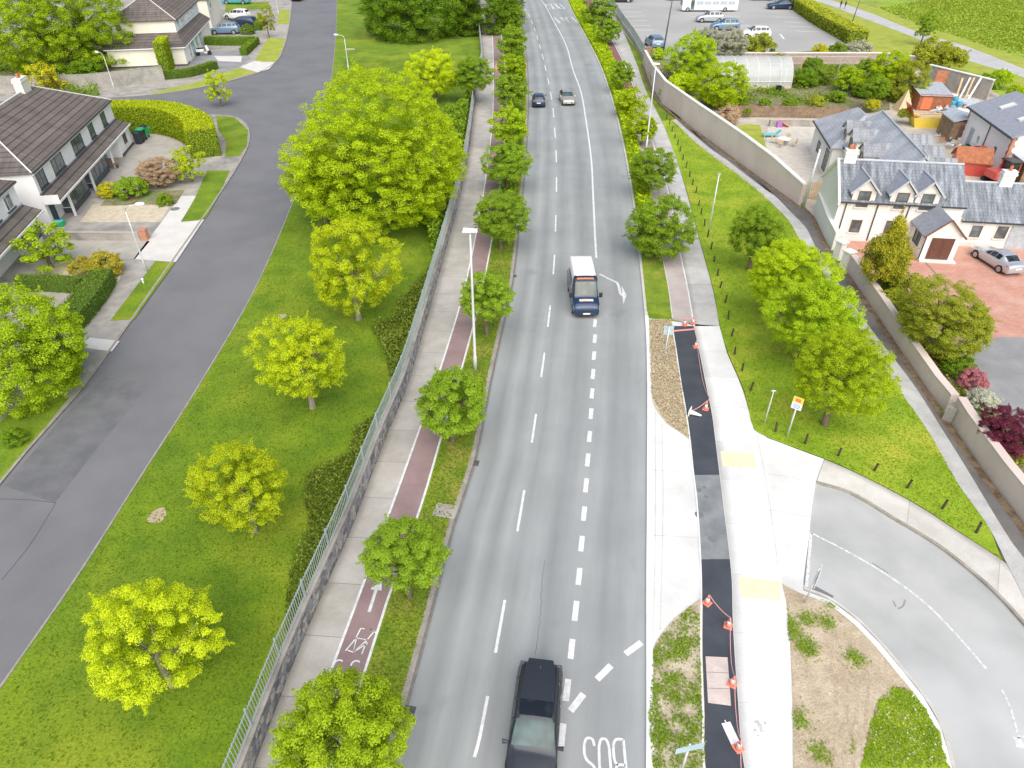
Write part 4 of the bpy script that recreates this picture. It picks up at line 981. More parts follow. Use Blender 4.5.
# low growth: countless stems, one object each
leaf('l_scrub', (.11,.17,.02), (.30,.38,.05), .35)
def undergrowth(name, poly, count, hmax, size, mat, label=None, seed=3, z0=0., cl=.35, clumps=None, upn=.6):
    rg = np.random.default_rng(seed); A = np.array([(p[0], p[1]) for p in poly]); lo, hi = A.min(0), A.max(0); out = []
    from mathutils.geometry import intersect_point_tri_2d
    cc = rg.uniform(lo, hi, (clumps, 2)) if clumps else None
    def inside(q):
        x, y = q[:, 0], q[:, 1]; r = np.zeros(len(q), bool); j = len(A) - 1
        for i in range(len(A)):
            c = ((A[i, 1] > y) != (A[j, 1] > y)) & (x < (A[j, 0] - A[i, 0]) * (y - A[i, 1]) / (A[j, 1] - A[i, 1] + 1e-12) + A[i, 0]); r ^= c; j = i
        return r
    tot = 0
    for _ in range(60):
        if clumps: q = cc[rg.integers(0, clumps, count)] + rg.normal(size=(count, 2)) * cl
        else: q = rg.uniform(lo, hi, (count, 2))
        q = q[inside(q)]; out.append(q); tot += len(q)
        if tot >= count: break
    q = np.concatenate(out)[:count]; n = len(q)
    hh = hmax * rg.random(n) * (.5 + .5 * np.sin(q[:, 0] * 1.9 + 1) * np.sin(q[:, 1] * 1.3)) ** .5 if hmax > .3 else hmax * rg.random(n)
    C = np.column_stack([q, z0 + np.abs(hh)]); NN = rg.normal(size=(n, 3)) * (.6 if hmax > .3 else .35) + np.array([0, 0, upn if hmax > .3 else 1.])
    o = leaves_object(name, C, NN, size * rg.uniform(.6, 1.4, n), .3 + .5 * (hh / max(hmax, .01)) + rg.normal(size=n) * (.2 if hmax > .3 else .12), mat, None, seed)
    o['kind'] = 'stuff'
    if label: o['label'] = label
    return o
WBv = [Vector(p) for p in WB]
wl = [p for p in offset(WBv, -.62)]
def band(P, y0, y1, w0, w1):
    Q = [p for p in P if y0 < p[1] < y1]; n = len(Q); out = []; a = []
    for i, (p, q, r) in enumerate(zip(Q, offset(Q, -w0), offset(Q, -w1))):
        k = min(1, (i + .3) / 4, (n - i - .7) / 5) * rnd.uniform(.45, 1.25); a.append((q.x, q.y)); out.append(tuple((q + (r - q) * k)[:2]))
    return a + out[::-1]
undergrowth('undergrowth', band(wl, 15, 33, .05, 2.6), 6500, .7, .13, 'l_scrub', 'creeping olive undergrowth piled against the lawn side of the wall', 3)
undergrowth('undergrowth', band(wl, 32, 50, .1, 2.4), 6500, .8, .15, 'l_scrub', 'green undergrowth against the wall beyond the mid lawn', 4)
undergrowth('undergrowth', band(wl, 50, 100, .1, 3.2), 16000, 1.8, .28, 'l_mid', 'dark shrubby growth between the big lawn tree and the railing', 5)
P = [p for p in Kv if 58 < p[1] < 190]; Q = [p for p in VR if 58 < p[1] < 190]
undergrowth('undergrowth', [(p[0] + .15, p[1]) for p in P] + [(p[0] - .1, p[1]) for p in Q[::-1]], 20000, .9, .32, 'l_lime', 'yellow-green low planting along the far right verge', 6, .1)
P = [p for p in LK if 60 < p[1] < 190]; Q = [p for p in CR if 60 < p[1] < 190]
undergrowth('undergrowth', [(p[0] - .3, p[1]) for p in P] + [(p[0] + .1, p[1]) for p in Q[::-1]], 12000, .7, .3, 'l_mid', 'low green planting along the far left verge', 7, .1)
W = [(p.x, p.y) for p in smooth(pts([(699,602),(690,608),(675,621),(661,638),(654,650),(653,662),(653,768),(703,768),(702,716),(700,651)], ZR), 2)]
undergrowth('weeds', W, 4200, .08, .09, 'l_weeds', 'patchy green weeds on the soil strip beside the new cycle track', 8, .115, .17, 120)
W = [(p.x, p.y) for p in pts([(786,588),(830,603),(858,624),(880,647),(903,676),(900,690),(868,700),(850,768),(795,768)], ZR)]
undergrowth('weeds', W, 2200, .07, .08, 'l_weeds', 'scattered weeds on the bare soil island', 9, .115, .22, 22)
undergrowth('grass', [(p.x, p.y) for p in pts([(861,768),(868,732),(878,700),(896,685),(908,690),(922,704),(938,732),(949,768)], ZR)], 4500, .03, .06, 'l_tri', 'thick tufty grass at the lower right by the side road kerb', 10, .12, .3, 150)
undergrowth('straw', [(p.x, p.y) for p in pts([(649,320),(671,320),(673,335),(681,384),(689,438),(666,421),(651,395)], ZR)], 5000, .05, .12, 'l_straw', 'dry straw mulch on the soil strip beside the dark asphalt', 11, .115)
# tufted lawn surface
def lawn_tufts(name, P, count, size, seed, mat='l_grass', z0=0., label=None): return undergrowth(name, P, count, .06, size, mat, label, seed, z0, upn=.9)
LP = [(p.x, p.y) for p in pts([(0,700),(77.5,582),(140,484),(200,390),(256,292),(297,198),(330,100),(345,60),(440,60)])] + [(p.x, p.y) for p in pts([(455,170),(435,260),(400,375),(345,500),(290,620),(222,768),(0,768)])]
lawn_tufts('grass', LP, 70000, .085, 21, label='short tufty grass of the long left lawn')
TP = [(p.x, p.y) for p in pts(tri_l[2:-1] + tri_r[1:], .1)]
lawn_tufts('grass', TP, 30000, .085, 22, 'l_tri', .115, label='short yellowish grass of the triangle beside the footpath')
VP = [(p[0], p[1]) for p in LK if 8 < p[1] < 60] + [(p[0] + .14, p[1]) for p in CR if 8 < p[1] < 60][::-1]
lawn_tufts('grass', VP, 14000, .075, 23, 'l_vergegrass', .115, label='short grass of the left road verge')
W = [(p.x, p.y) for p in pts([(735,112),(884,108),(890,62),(700,62),(700,110)])]
undergrowth('garden_weeds', W, 9000, .6, .3, 'l_weeds', 'rough vegetable garden growth around the polytunnel', 24, 0, 1.2, 40)
W = [(p.x, p.y) for p in pts([(880,290),(905,302),(945,347),(962,377),(990,405),(1010,425),(1024,455),(1024,495),(985,438),(950,394),(915,348)])]
undergrowth('garden_weeds', W, 2500, .35, .16, 'l_olive', 'mixed low plants in the bed behind the pinkish wall', 25, .02, .5, 26)
W = [(930,0),(1100,0),(1100,60),(1024,60),(968,40),(918,25),(880,8)]
W = [(p.x, p.y) for p in pts(W)]
undergrowth('meadow_grass', W, 22000, .31, .5, 'l_meadow', 'long rough meadow grass beyond the field path', 26, 0, 3., 260)
W = [(p.x, p.y) for p in pts([(100,97),(60,97),(10,85),(-60,80),(-60,60),(100,62)])]
undergrowth('garden_weeds', W, 5000, 1.6, .35, 'l_mid', 'overgrown planting behind the grey garden wall', 27, 0, 1.2, 25)

W = [(p.x, p.y) for p in pts([(868,768),(872,735),(882,705),(898,690),(908,695),(920,708),(935,735),(945,768)])]
undergrowth('daisy_flowers', W, 200, .12, .07, 'l_flower', 'small white daisies dotted in the lower right grass', 31, .17)

for i, (px, py, w_, mt, h_, l_) in enumerate([(741,104,16,'l_weeds',1.2,'pale leafy plant above the brown fence, left end'),(765,103,12,'l_mid',.9,'small green plant above the brown fence, second from left'),(790,104,14,'l_weeds',1.,'pale leafy plant above the brown fence, middle'),(817,103,15,'l_olive',1.1,'olive plant above the brown fence towards the grey roof'),
        (838,98,16,'l_mid',1.3,'green plant just below the round bright bush'),(862,93,18,'l_dark',1.6,'dark bush between the round bush and the yellow-tipped trees'),(868,70,22,'l_mid',2.4,'green bush by the garden wall above the yellow-tipped trees'),(812,66,18,'l_dark',2.,'dark bush by the garden wall behind the polytunnel end'),
        (777,60,14,'l_olive',1.8,'olive bush in front of the brick garden wall'),(668,92,16,'l_mid',1.8,'green bush hugging the inside of the pink wall'),(690,103,16,'l_lime',1.4,'lime bush hugging the inside of the pink wall'),(120,60,22,'l_mid',2.2,'green bush behind the tall grey garden wall'),(86,72,26,'l_dark',2.,'dark bush behind the grey wall near the golden shrub')]):
    tree('garden_shrub', px, py, w_, mt, 'bush', h_, l_, 'shrub', seed=1 + i % 3)
# ================================================================== BUILDINGS
def slab(mb, P, th=.12):
    n = len(P); vs = [tuple(p) for p in P] + [(p[0], p[1], p[2] - th) for p in P]
    mb.add(vs, [tuple(range(n)), tuple(range(n, 2*n))[::-1]] + [(i, (i+1) % n, n+(i+1) % n, n+i) for i in range(n)]); return mb
def obox(mb, O, U, Nn, a0, a1, z0, z1, d0, d1):
    O, U, Nn = Vector(O), Vector(U), Vector(Nn)
    def q(a, z, d): p = O + U * a + Nn * d; return (p.x, p.y, z)
    mb.add([q(a0,z0,d0),q(a1,z0,d0),q(a1,z0,d1),q(a0,z0,d1),q(a0,z1,d0),q(a1,z1,d0),q(a1,z1,d1),q(a0,z1,d1)],
           [(0,3,2,1),(4,5,6,7),(0,1,5,4),(1,2,6,5),(2,3,7,6),(3,0,4,7)]); return mb
X_, Y_ = Vector((1, 0, 0)), Vector((0, 1, 0))
def window(par, O, U, Nn, s, z, w, h, frame='white', pane='glass', mull=(.5,), trans=(), sill='sill', surround=None, t=.06, name='window'):
    """s,z = centre of sill line; opening reads as a recess in a projecting surround"""
    a0, a1 = s - w/2, s + w/2; mb = MB(); d0, d1 = -.01, .055
    obox(mb, O, U, Nn, a0, a0 + t, z, z + h, d0, d1); obox(mb, O, U, Nn, a1 - t, a1, z, z + h, d0, d1)
    obox(mb, O, U, Nn, a0 + t, a1 - t, z, z + t, d0, d1); obox(mb, O, U, Nn, a0 + t, a1 - t, z + h - t, z + h, d0, d1)
    for m_ in mull: c = a0 + w * m_; obox(mb, O, U, Nn, c - t*.4, c + t*.4, z + t, z + h - t, d0, d1 - .012)
    for m_ in trans: c = z + h * m_; obox(mb, O, U, Nn, a0 + t, a1 - t, c - t*.4, c + t*.4, d0, d1 - .016)
    f = mb.build(name, frame, par)
    g = MB(); obox(g, O, U, Nn, a0 + t*.5, a1 - t*.5, z + t*.5, z + h - t*.5, -.02, .018); g.build('pane', pane, f)
    if sill: g = MB(); obox(g, O, U, Nn, a0 - .1, a1 + .1, z - .1, z - .002, -.01, .14); g.build('sill', sill, f)
    if surround:
        g = MB(); q = .13
        obox(g, O, U, Nn, a0 - q, a0 - .003, z, z + h + q, -.01, .035); obox(g, O, U, Nn, a1 + .003, a1 + q, z, z + h + q, -.01, .035); obox(g, O, U, Nn, a0, a1, z + h + .003, z + h + q - .004, -.01, .032)
        g.build('surround', surround, f)
    return f
def gable_roof_x(par, x0, x1, y0, y1, ze, zr, oh=.25, ov=.12, mat='slate', hip0=0, hip1=0, matend=None, ridge='palelead'):
    """ridge along local x; hip0/hip1 = run of the hip at each end (0 = gable)"""
    ym = (y0 + y1) / 2; k = (zr - ze) / (ym - y0); zl = ze - oh * k; a, b = x0 - ov, x1 + ov; r0, r1 = (x0 + hip0 if hip0 else a), (x1 - hip1 if hip1 else b)
    mb = MB(); slab(mb, [(a, y0-oh, zl), (b, y0-oh, zl), (r1, ym, zr), (r0, ym, zr)]); slab(mb, [(b, y1+oh, zl), (a, y1+oh, zl), (r0, ym, zr), (r1, ym, zr)])
    r = mb.build('roof', mat, par)
    if hip0: mb = slab(MB(), [(a, y0-oh, zl), (r0, ym, zr), (a, y1+oh, zl)]); mb.build('hip_end', matend or mat, r)
    if hip1: mb = slab(MB(), [(b, y0-oh, zl), (b, y1+oh, zl), (r1, ym, zr)]); mb.build('hip_end', matend or mat, r)

    mb = MB(); mb.tube([(r0, ym, zr + .02), (r1, ym, zr + .02)], .09, 6)
    for rr, hp, xx in ((r0, hip0, a), (r1, hip1, b)):
        if hp: mb.tube([(rr, ym, zr + .02), (xx, y0-oh, zl + .03)], .07, 6); mb.tube([(rr, ym, zr + .02), (xx, y1+oh, zl + .03)], .07, 6)
    mb.build('ridge', ridge, r)
    mb = MB(); mb.box(a, y0-oh-.11, zl-.13, b, y0-oh-.01, zl-.03); mb.build('gutter', 'gutter', r)
    return r
def gable_walls_x(mb, x0, x1, y0, y1, ze, zr):
    ym = (y0 + y1) / 2; mb.box(x0, y0, -.05, x1, y1, ze)
    for x in (x0, x1): mb.add([(x, y0, ze), (x, y1, ze), (x, ym, zr)], [(0, 1, 2)])
def pipe(par, P, mat='gutter', r=.05): mb = MB(); mb.tube(P, r, 6); return mb.build('downpipe', mat, par, True)
def chimney(par, x, y, z0, z1, sx, sy, mat='warmrender', pots=2, potmat='terracotta'):
    mb = MB(); mb.box(x-sx/2, y-sy/2, z0, x+sx/2, y+sy/2, z1); mb.box(x-sx/2-.06, y-sy/2-.06, z1-.28, x+sx/2+.06, y+sy/2+.06, z1-.12); mb.box(x-sx/2-.03, y-sy/2-.03, z1+.003, x+sx/2+.03, y+sy/2+.03, z1+.07)
    c = mb.build('chimney', mat, par)
    for i in range(pots):
        q = MB(); q.lathe([(.0, 0), (.13, 0), (.11, .35), (.13, .4), (.09, .4), (0, .38)], 10, (x + (i - (pots-1)/2) * .3, y, z1 + .07)); q.build('chimney_pot', potmat, c, True)

# ---- cottage
o1 = Vector((27.1, 54.3, 0)); u1 = Vector((.991, -.134, 0)).normalized(); a1 = math.atan2(u1.y, u1.x)
cot = empty('cottage', o1, a1, 'cream dormered cottage with slate roof, porch and lower wing', 'house')
mb = MB(); gable_walls_x(mb, 0, 9.75, 0, 5.8, 3.6, 5.82); mb.build('wall', 'warmrender', cot)
mb = MB(); gable_walls_x(mb, 9.753, 20, .1, 5.7, 2.45, 4.42); mb.build('wing_wall', 'warmrender', cot)
gable_roof_x(cot, 0, 9.75, 0, 5.8, 3.6, 5.9, .18, .06, 'slate'); gable_roof_x(cot, 9.9, 20, .1, 5.7, 2.45, 4.5, .2, 0, 'slate')
mb = MB(); slab(mb, [(-.2, -.3, 3.45), (-.02, -.3, 3.45), (-.02, 2.9, 6.0), (-.2, 2.9, 6.0)], .3); slab(mb, [(-.2, 6.1, 3.45), (-.02, 6.1, 3.45), (-.02, 2.9, 6.0), (-.2, 2.9, 6.0)], .3); mb.build('verge_coping', 'warmrender', cot)
chimney(cot, .75, 2.9, 5.2, 6.7, .95, .6, pots=2); chimney(cot, 13.5, 2.9, 4.0, 5.5, 1.0, .6, pots=1)
mb = MB(); mb.box(-.03, -.06, 0, 6.2, -.002, .45); mb.box(8.95, .04, 0, 16, .098, .4); mb.build('plinth', 'sill', cot)
FO = (0, 0, 0)
for px, py in ((865.5,192), (903,196), (928,198)):
    s, z = onplane(px, py, o1, u1); x = s; zb = 2.85
    mb = MB(); wd = .9
    mb.add([(x-wd, -.03, zb), (x+wd, -.03, zb), (x+wd, -.03, 4.25), (x, -.03, 5.25), (x-wd, -.03, 4.25), (x-wd, 1.7, 4.25), (x+wd, 1.7, 4.25)], [(0,1,2,3,4), (0,4,5), (1,6,2)])
    d = mb.build('dormer', 'warmrender', cot)
    mb = MB()
    for sg in (-1, 1): slab(mb, [(x, -.28, 5.42), (x + sg*(wd+.25), -.28, 4.2), (x + sg*(wd+.25), 1.3, 4.2), (x, 2.55, 5.42)], .1)
    mb.build('dormer_roof', 'flatslate', d)
    mb = MB()
    for sg in (-1, 1): mb.bar((x, -.31, 5.40), (x + sg*(wd+.27), -.31, 4.16), .05, .14)
    mb.tube([(x, -.3, 5.45), (x, 2.5, 5.45)], .06, 6); mb.build('dormer_verge', 'palelead', d)
    window(cot, (0, -.03, 0), X_, -Y_, x, 3.0, .95, 1.35, 'frame_brown', 'glass', (), (.5,), 'sill', 'sill')
for px, py, w_, h_ in ((855,227,.85,1.1), (890,227,.85,1.1), (917,231.5,.85,1.2)):
    s, z = onplane(px, py, o1, u1); window(cot, (0, 0, 0), X_, -Y_, s, max(z - h_/2, .75), w_, h_, 'frame_brown', 'glass', (), (.5,), 'sill', 'sill')
for px, py, w_, h_ in ((977,230,.8,1.), (1001,234.5,.85,1.05)):
    s, z = onplane(px, py, o1, u1); window(cot, (0, .1, 0), X_, -Y_, s, .85, w_, h_, 'frame_brown', 'glass', (), (.5,), 'sill', 'sill')
for px in (846, 878, 910, 934.5): s, z = onplane(px, 205, o1, u1); pipe(cot, [(s, -.08, 3.45), (s, -.08, .1)])
s, z = onplane(1019, 240, o1, u1); mb = MB(); mb.box(s-.9, .02, 0, s+1.2, .09, 2.0); mb.build('garage_door', 'sheetgrey', cot)
# porch
mb = MB(); x0, x1, yf, pe, pr = 6.3, 8.85, -3.1, 2.25, 3.5; xm = (x0+x1)/2
mb.box(x0, yf, -.05, x1, -.004, pe); mb.add([(x0, yf, pe), (x1, yf, pe), (xm, yf, pr)], [(0, 1, 2)]); pw = mb.build('porch', 'warmrender', cot)
mb = MB()
for sg in (-1, 1): slab(mb, [(xm, yf-.2, pr+.08), (xm + sg*(1.27+.28), yf-.2, pe-.2), (xm + sg*(1.27+.28), -.01, pe-.2), (xm, -.01, pr+.08)], .1)
mb.build('porch_roof', 'flatslate', pw)
mb = MB(); mb.bar((xm, yf-.23, pr+.05), (x0-.3, yf-.23, pe-.22), .04, .12); mb.bar((xm, yf-.23, pr+.05), (x1+.3, yf-.23, pe-.22), .04, .12); mb.build('bargeboard', 'frame_brown', pw)
mb = MB(); mb.box(xm-.85, yf-.07, .12, xm-.01, yf-.01, 1.95); mb.box(xm+.01, yf-.07, .12, xm+.85, yf-.01, 1.95)
for q in (-.43, .43):
    for zz_ in (.3, 1.1): mb.box(xm+q-.28, yf-.09, zz_, xm+q+.28, yf-.068, zz_+.62)
mb.build('door', 'door_brown', cot)
mb = MB(); mb.box(x0-.1, yf-.45, 0, x1+.1, yf-.004, .14); mb.build('step', 'sill', cot)
window(cot, (x0, 0, 0), Y_, -X_, -1.5, .7, 1.2, 1.3, 'frame_dark', 'glass', (.5,), (), 'sill'); pipe(cot, [(x0-.07, yf-.05, 2.1), (x0-.07, yf-.05, .1)])

# ---- large grey-roofed house behind
o2 = Vector((34.2, 55.6, 0)); v2 = Vector((.173, .985, 0)).normalized(); a2 = math.atan2(v2.y, v2.x) - math.pi/2
hs = empty('slate_roof_house', o2, a2, 'pale grey slate house with side dormers standing behind the cottage', 'house')
mb = MB(); mb.box(-3.2, 1.3, -.05, 3.2, 17, 3.4); mb.add([(-3.2, 1.3, 3.4), (3.2, 1.3, 3.4), (0, 1.3, 6.0)], [(0, 1, 2)]); mb.build('wall', 'warmrender', hs)
mb = MB(); zr, ze, hw = 6.2, 3.4, 3.45
slab(mb, [(-hw, 1.2, ze), (0, 1.2, zr), (0, 15.2, zr), (-hw, 17.2, ze)]); slab(mb, [(hw, 1.2, ze), (hw, 17.2, ze), (0, 15.2, zr), (0, 1.2, zr)]); slab(mb, [(-hw, 17.2, ze), (0, 15.2, zr), (hw, 17.2, ze)])
rf = mb.build('roof', 'slateside', hs)
mb = MB(); mb.tube([(0, 1.2, zr+.03), (0, 15.2, zr+.03)], .09, 6); mb.tube([(0, 15.2, zr+.03), (hw, 17.2, ze+.04)], .08, 6); mb.tube([(0, 15.2, zr+.03), (-hw, 17.2, ze+.04)], .08, 6); mb.build('ridge', 'palelead', rf)
mb = MB(); mb.box(-hw-.1, 1.2, ze-.16, -hw-.01, 12.4, ze-.05); mb.build('gutter', 'gutter', rf)
for sg, ys in ((-1, (6.9, 11.2, 14.0)), (1, (3.6, 7.0, 10.4))):
    for yc in ys:
        zt = 5.45; wd = .95; xf = sg * 3.25
        mb = MB(); mb.add([(xf, yc-wd, 3.0), (xf, yc+wd, 3.0), (xf, yc+wd, 4.7), (xf, yc, zt-.05), (xf, yc-wd, 4.7), (sg*1.9, yc-wd, 4.7), (sg*1.9, yc+wd, 4.7), (sg*1.9, yc-wd, 3.0), (sg*1.9, yc+wd, 3.0)], [(0,1,2,3,4), (0,4,5,7), (1,8,6,2)])
        d = mb.build('dormer', 'creamrender', hs)
        mb = MB()
        for s2 in (-1, 1): slab(mb, [(xf+sg*.2, yc, zt+.05), (sg*.9, yc, zt+.05), (sg*2.0, yc+s2*(wd+.2), 4.6), (xf+sg*.2, yc+s2*(wd+.2), 4.6)], .1)
        mb.build('dormer_roof', 'slatedark', d)
        window(hs, (xf, 0, 0), Y_, X_*sg, yc, 3.45, .9, 1.1, 'frame_brown', 'glass', (), (.5,), None)
mb = MB(); mb.box(-.25, -.4, 0, .25, .4, .12)
vent = mb.build('roof_vent', 'gutter', rf); vent.location = (1.2, 5.0, 5.3); vent.rotation_euler.y = R(38)
# wing of the same house to the left
mb = MB(); mb.box(-4.3, 12.8, -.05, -3.205, 22, 3.2); mb.box(-3.2, 17.005, -.05, 1.8, 22, 3.2); mb.build('wing_wall', 'warmrender', hs)
mb = MB(); xl, xr, ya_, yb_, zt = -4.6, 2.1, 12.6, 22.3, 5.5
slab(mb, [(xl, ya_, 3.15), (-1.25, 16.2, zt), (-1.25, 19.2, zt), (xl, yb_, 3.15)]); slab(mb, [(xl, ya_, 3.15), (xr, ya_, 3.15), (-1.25, 16.2, zt)])
slab(mb, [(xl, yb_, 3.15), (-1.25, 19.2, zt), (xr, yb_, 3.15)]); slab(mb, [(xr, yb_, 3.15), (-1.25, 19.2, zt), (-1.25, 16.2, zt), (xr, ya_, 3.15)])
mb.build('wing_roof', 'slateside', hs); mb = MB(); mb.box(xl-.1, ya_, 3.0, xl-.01, yb_, 3.1); mb.build('gutter', 'gutter', hs)
window(hs, (-4.3, 0, 0), Y_, -X_, 14.4, .3, 1.5, 2.1, 'frame_dark', 'glass', (.5,), (), None, name='patio_door'); window(hs, (-4.3, 0, 0), Y_, -X_, 18.5, .9, 1.2, 1.1, 'frame_dark', 'glass')
for yy in (4.0, 8.8): window(hs, (-3.2, 0, 0), Y_, -X_, yy, .9, 1.0, 1.1, 'frame_brown', 'glass')
for yy in (5.6, 10.6): pipe(hs, [(-3.27, yy, 3.2), (-3.27, yy, .1)])

# ---- outbuilding with skylights
o3 = Vector((50.45, 69.8, 0)); v3 = Vector((.152, .988, 0)).normalized(); a3 = math.atan2(v3.y, v3.x) - math.pi/2
ob = empty('outbuilding', o3, a3, 'white outbuilding with orange brick corners and two roof windows', 'house')
mb = MB(); mb.box(0, 0, -.05, 8.2, 11.3, 3.95); mb.add([(0, 0, 3.95), (8.2, 0, 3.95), (4.1, 0, 5.6)], [(0, 1, 2)]); mb.add([(0, 11.3, 3.95), (8.2, 11.3, 3.95), (4.1, 11.3, 5.6)], [(0, 1, 2)]); mb.build('wall', 'render', ob)
mb = MB(); slab(mb, [(-.3, -.3, 3.9), (4.1, -.3, 5.7), (4.1, 11.6, 5.7), (-.3, 11.6, 3.9)]); slab(mb, [(8.5, -.3, 3.9), (8.5, 11.6, 3.9), (4.1, 11.6, 5.7), (4.1, -.3, 5.7)]); rf = mb.build('roof', 'slateside2', ob) if 'slateside2' in MATS else mb.build('roof', 'flatslate', ob)
mb = MB(); mb.box(-.42, -.3, 3.72, -.3, 11.6, 3.84); mb.build('gutter', 'gutter', rf)
for yy in (3.0, 7.6):
    mb = MB(); k = (5.7-3.9)/4.4
    def rp_(x, y, e): return (x, y, 3.9 + (x+.3)*k + e)
    mb.add([rp_(1.4, yy, .08), rp_(2.8, yy, .08), rp_(2.8, yy+.95, .08), rp_(1.4, yy+.95, .08), rp_(1.4, yy, -.02), rp_(2.8, yy, -.02), rp_(2.8, yy+.95, -.02), rp_(1.4, yy+.95, -.02)], [(0,1,2,3), (0,4,5,1), (1,5,6,2), (2,6,7,3), (3,7,4,0)])
    sk_ = mb.build('skylight', 'galv', rf); mb = MB(); mb.quad(rp_(1.5, yy+.1, .09), rp_(2.7, yy+.1, .09), rp_(2.7, yy+.85, .09), rp_(1.5, yy+.85, .09)); mb.build('pane', 'sheetwhite', sk_)
mb = MB(); mc = MB()
for i in range(11):
    e = .28 if i % 2 else .42; mb.box(-.012, -.012, i*.35, e, -.002, i*.35+.35); mb.box(-.012, -.010, i*.35, -.002, e, i*.35+.35); mc.box(-.012, 11.3-e, i*.35, -.002, 11.31, i*.35+.35)
mb.build('brick_corner', 'brick', ob); mc.build('brick_corner', 'brick', ob)
mb = MB(); mb.box(-.06, 8.4, .05, -.003, 9.4, 2.2); mb.build('door', 'sheetgrey', ob)
window(ob, (0, 0, 0), Y_, -X_, 6.9, 1.1, .8, .9, 'white', 'glasspale', (), (), 'sill'); window(ob, (0, 0, 0), Y_, -X_, 2.6, 1.0, .5, 1.1, 'frame_dark', 'glass', (), (), None); pipe(ob, [(-.08, 5.3, 3.8), (-.08, 5.3, .1)])
window(ob, (0, 0, 0), X_, -Y_, 1.9, 1.2, .9, 1.0, 'frame_dark', 'glass')

# ---- semi-detached pair by the estate road
def semi(o, u, L_, ze, zr, depth, label, x_ext=18.6, full=True):
    ang = math.atan2(u.y, u.x); h = empty('semi_detached_house', o, ang, label, 'house')
    mb = MB(); mb.box(0, 0, -.05, L_, depth, ze); mb.build('wall', 'render', h)
    mb = MB(); k = depth/2
    r = gable_roof_x(h, 0, L_, 0, depth, ze, zr, .16, .25, 'browntiles', k*1.15, k*.95, 'browntilesend', 'sill')
    mb = MB(); mb.box(-.25, -.25, ze-.3, L_+.25, -.17, ze-.16); mb.build('fascia', 'white', r)
    mb = MB(); slab(mb, [(-.1, 0.002, 2.95), (L_+.1, 0.002, 2.95), (L_+.1, -1.35, 2.35), (-.1, -1.35, 2.35)], .14); c = mb.build('canopy_roof', 'browntiles', h)
    mb = MB(); mb.box(-.1, -1.45, 2.19, L_+.1, -1.36, 2.36); mb.box(-.16, -1.4, 2.1, -.11, 0, 2.9); mb.build('canopy_fascia', 'white', c)
    mb = MB(); mb.box(-.1, -.05, 2.98, L_+.1, -.004, 3.1); mb.build('flashing', 'palelead', c)
    return h
oH = Vector((-40.56, 56.8, 0)); uH = Vector((-.182, .983, 0)).normalized()
h1 = semi(oH, uH, 23.2, 5.0, 7.8, 10.4, 'white semi-detached house with brown tiled hip roof and bay windows')
for (px, py), w_, h_ in (((39.5,174),1.5,1.15), ((56,159),2.3,1.25), ((76,140),2.5,1.25), ((90,126.5),1.25,1.15), ((102,115),1.2,1.15)):
    s, z = onplane(px, py, oH, uH); window(h1, (0, 0, 0), X_, -Y_, s, 3.2, w_*1.15, 1.38, 'frame_dark', 'glass', (.36,) if w_ > 2 else ((.5,) if w_ > 1.3 else ()), (), 'frame_dark')
mb = MB(); mb.box(18.6, -1.12, -.03, 23.2, -.004, 2.28); mb.build('garage_wall', 'render', h1); window(h1, (0, -1.12, 0), X_, -Y_, 20.9, .9, 1.1, 1.1, 'frame_brown', 'glass', (), (), 'sill')
mb = MB(); mb.box(18.6, -1.16, 0, 23.25, -1.125, .35); mb.build('plinth', 'frame_dark', h1)
mb = MB(); mb.box(.55, -.07, .05, 1.5, -.004, 2.1); d_ = mb.build('door', 'door_dark', h1); mb = MB(); mb.box(1.35, -.12, 1.0, 1.42, -.07, 1.08); mb.build('handle', 'rim', d_)
mb = MB(); mb.box(16.2, -.07, .05, 17.2, -.004, 2.1); mb.build('door', 'door_green', h1)
for a_, b_ in ((3.0, 7.6), (9.2, 14.2)):
    mb = MB(); mb.box(a_, -.95, -.03, b_, -.004, .55); bay = mb.build('bay', 'frame_dark', h1)
    window(h1, (0, -.93, 0), X_, -Y_, (a_+b_)/2, .56, b_-a_, 1.65, 'frame_dark', 'glass', (.25, .5, .75), (.75,), None, name='bay_window')
    for xx, sg in ((a_, -1), (b_, 1)): window(h1, (xx, 0, 0), Y_, X_*sg, -.47, .56, .9, 1.65, 'white', 'glass', (), (), None, name='bay_window')
for xx in (2.2, 8.4, 15.2): mb = MB(); mb.box(xx-.09, -1.28, 0, xx+.09, -1.1, 2.3); mb.build('post', 'white', h1)
chimney(h1, 16.5, 5.2, 7.0, 8.9, 1.7, .75, 'creamrender', 2)
# windows on the near end
window(h1, (0, 0, 0), Y_, -X_, 6, 3.2, .9, .9, 'white', 'glass', (), ())
o0 = Vector((-40.9, 54.6, 0)); L0 = 17.
h0 = semi(o0 - uH * L0, uH, L0, 5.0, 7.8, 10.4, 'white house cut by the left edge, only a corner showing', full=False)
for s_, w_ in ((15.2, 1.3), (12., 2.0)): window(h0, (0, 0, 0), X_, -Y_, s_, 3.3, w_, 1.15, 'white', 'glass', (.4,), (), 'frame_dark')
mb = MB(); mb.box(13.4, -.9, -.03, 16.4, -.004, .5); mb.build('bay', 'render', h0); window(h0, (0, -.9, 0), X_, -Y_, 14.9, .51, 3.0, 1.65, 'frame_dark', 'glass', (.33, .66), (), None, name='bay_window')
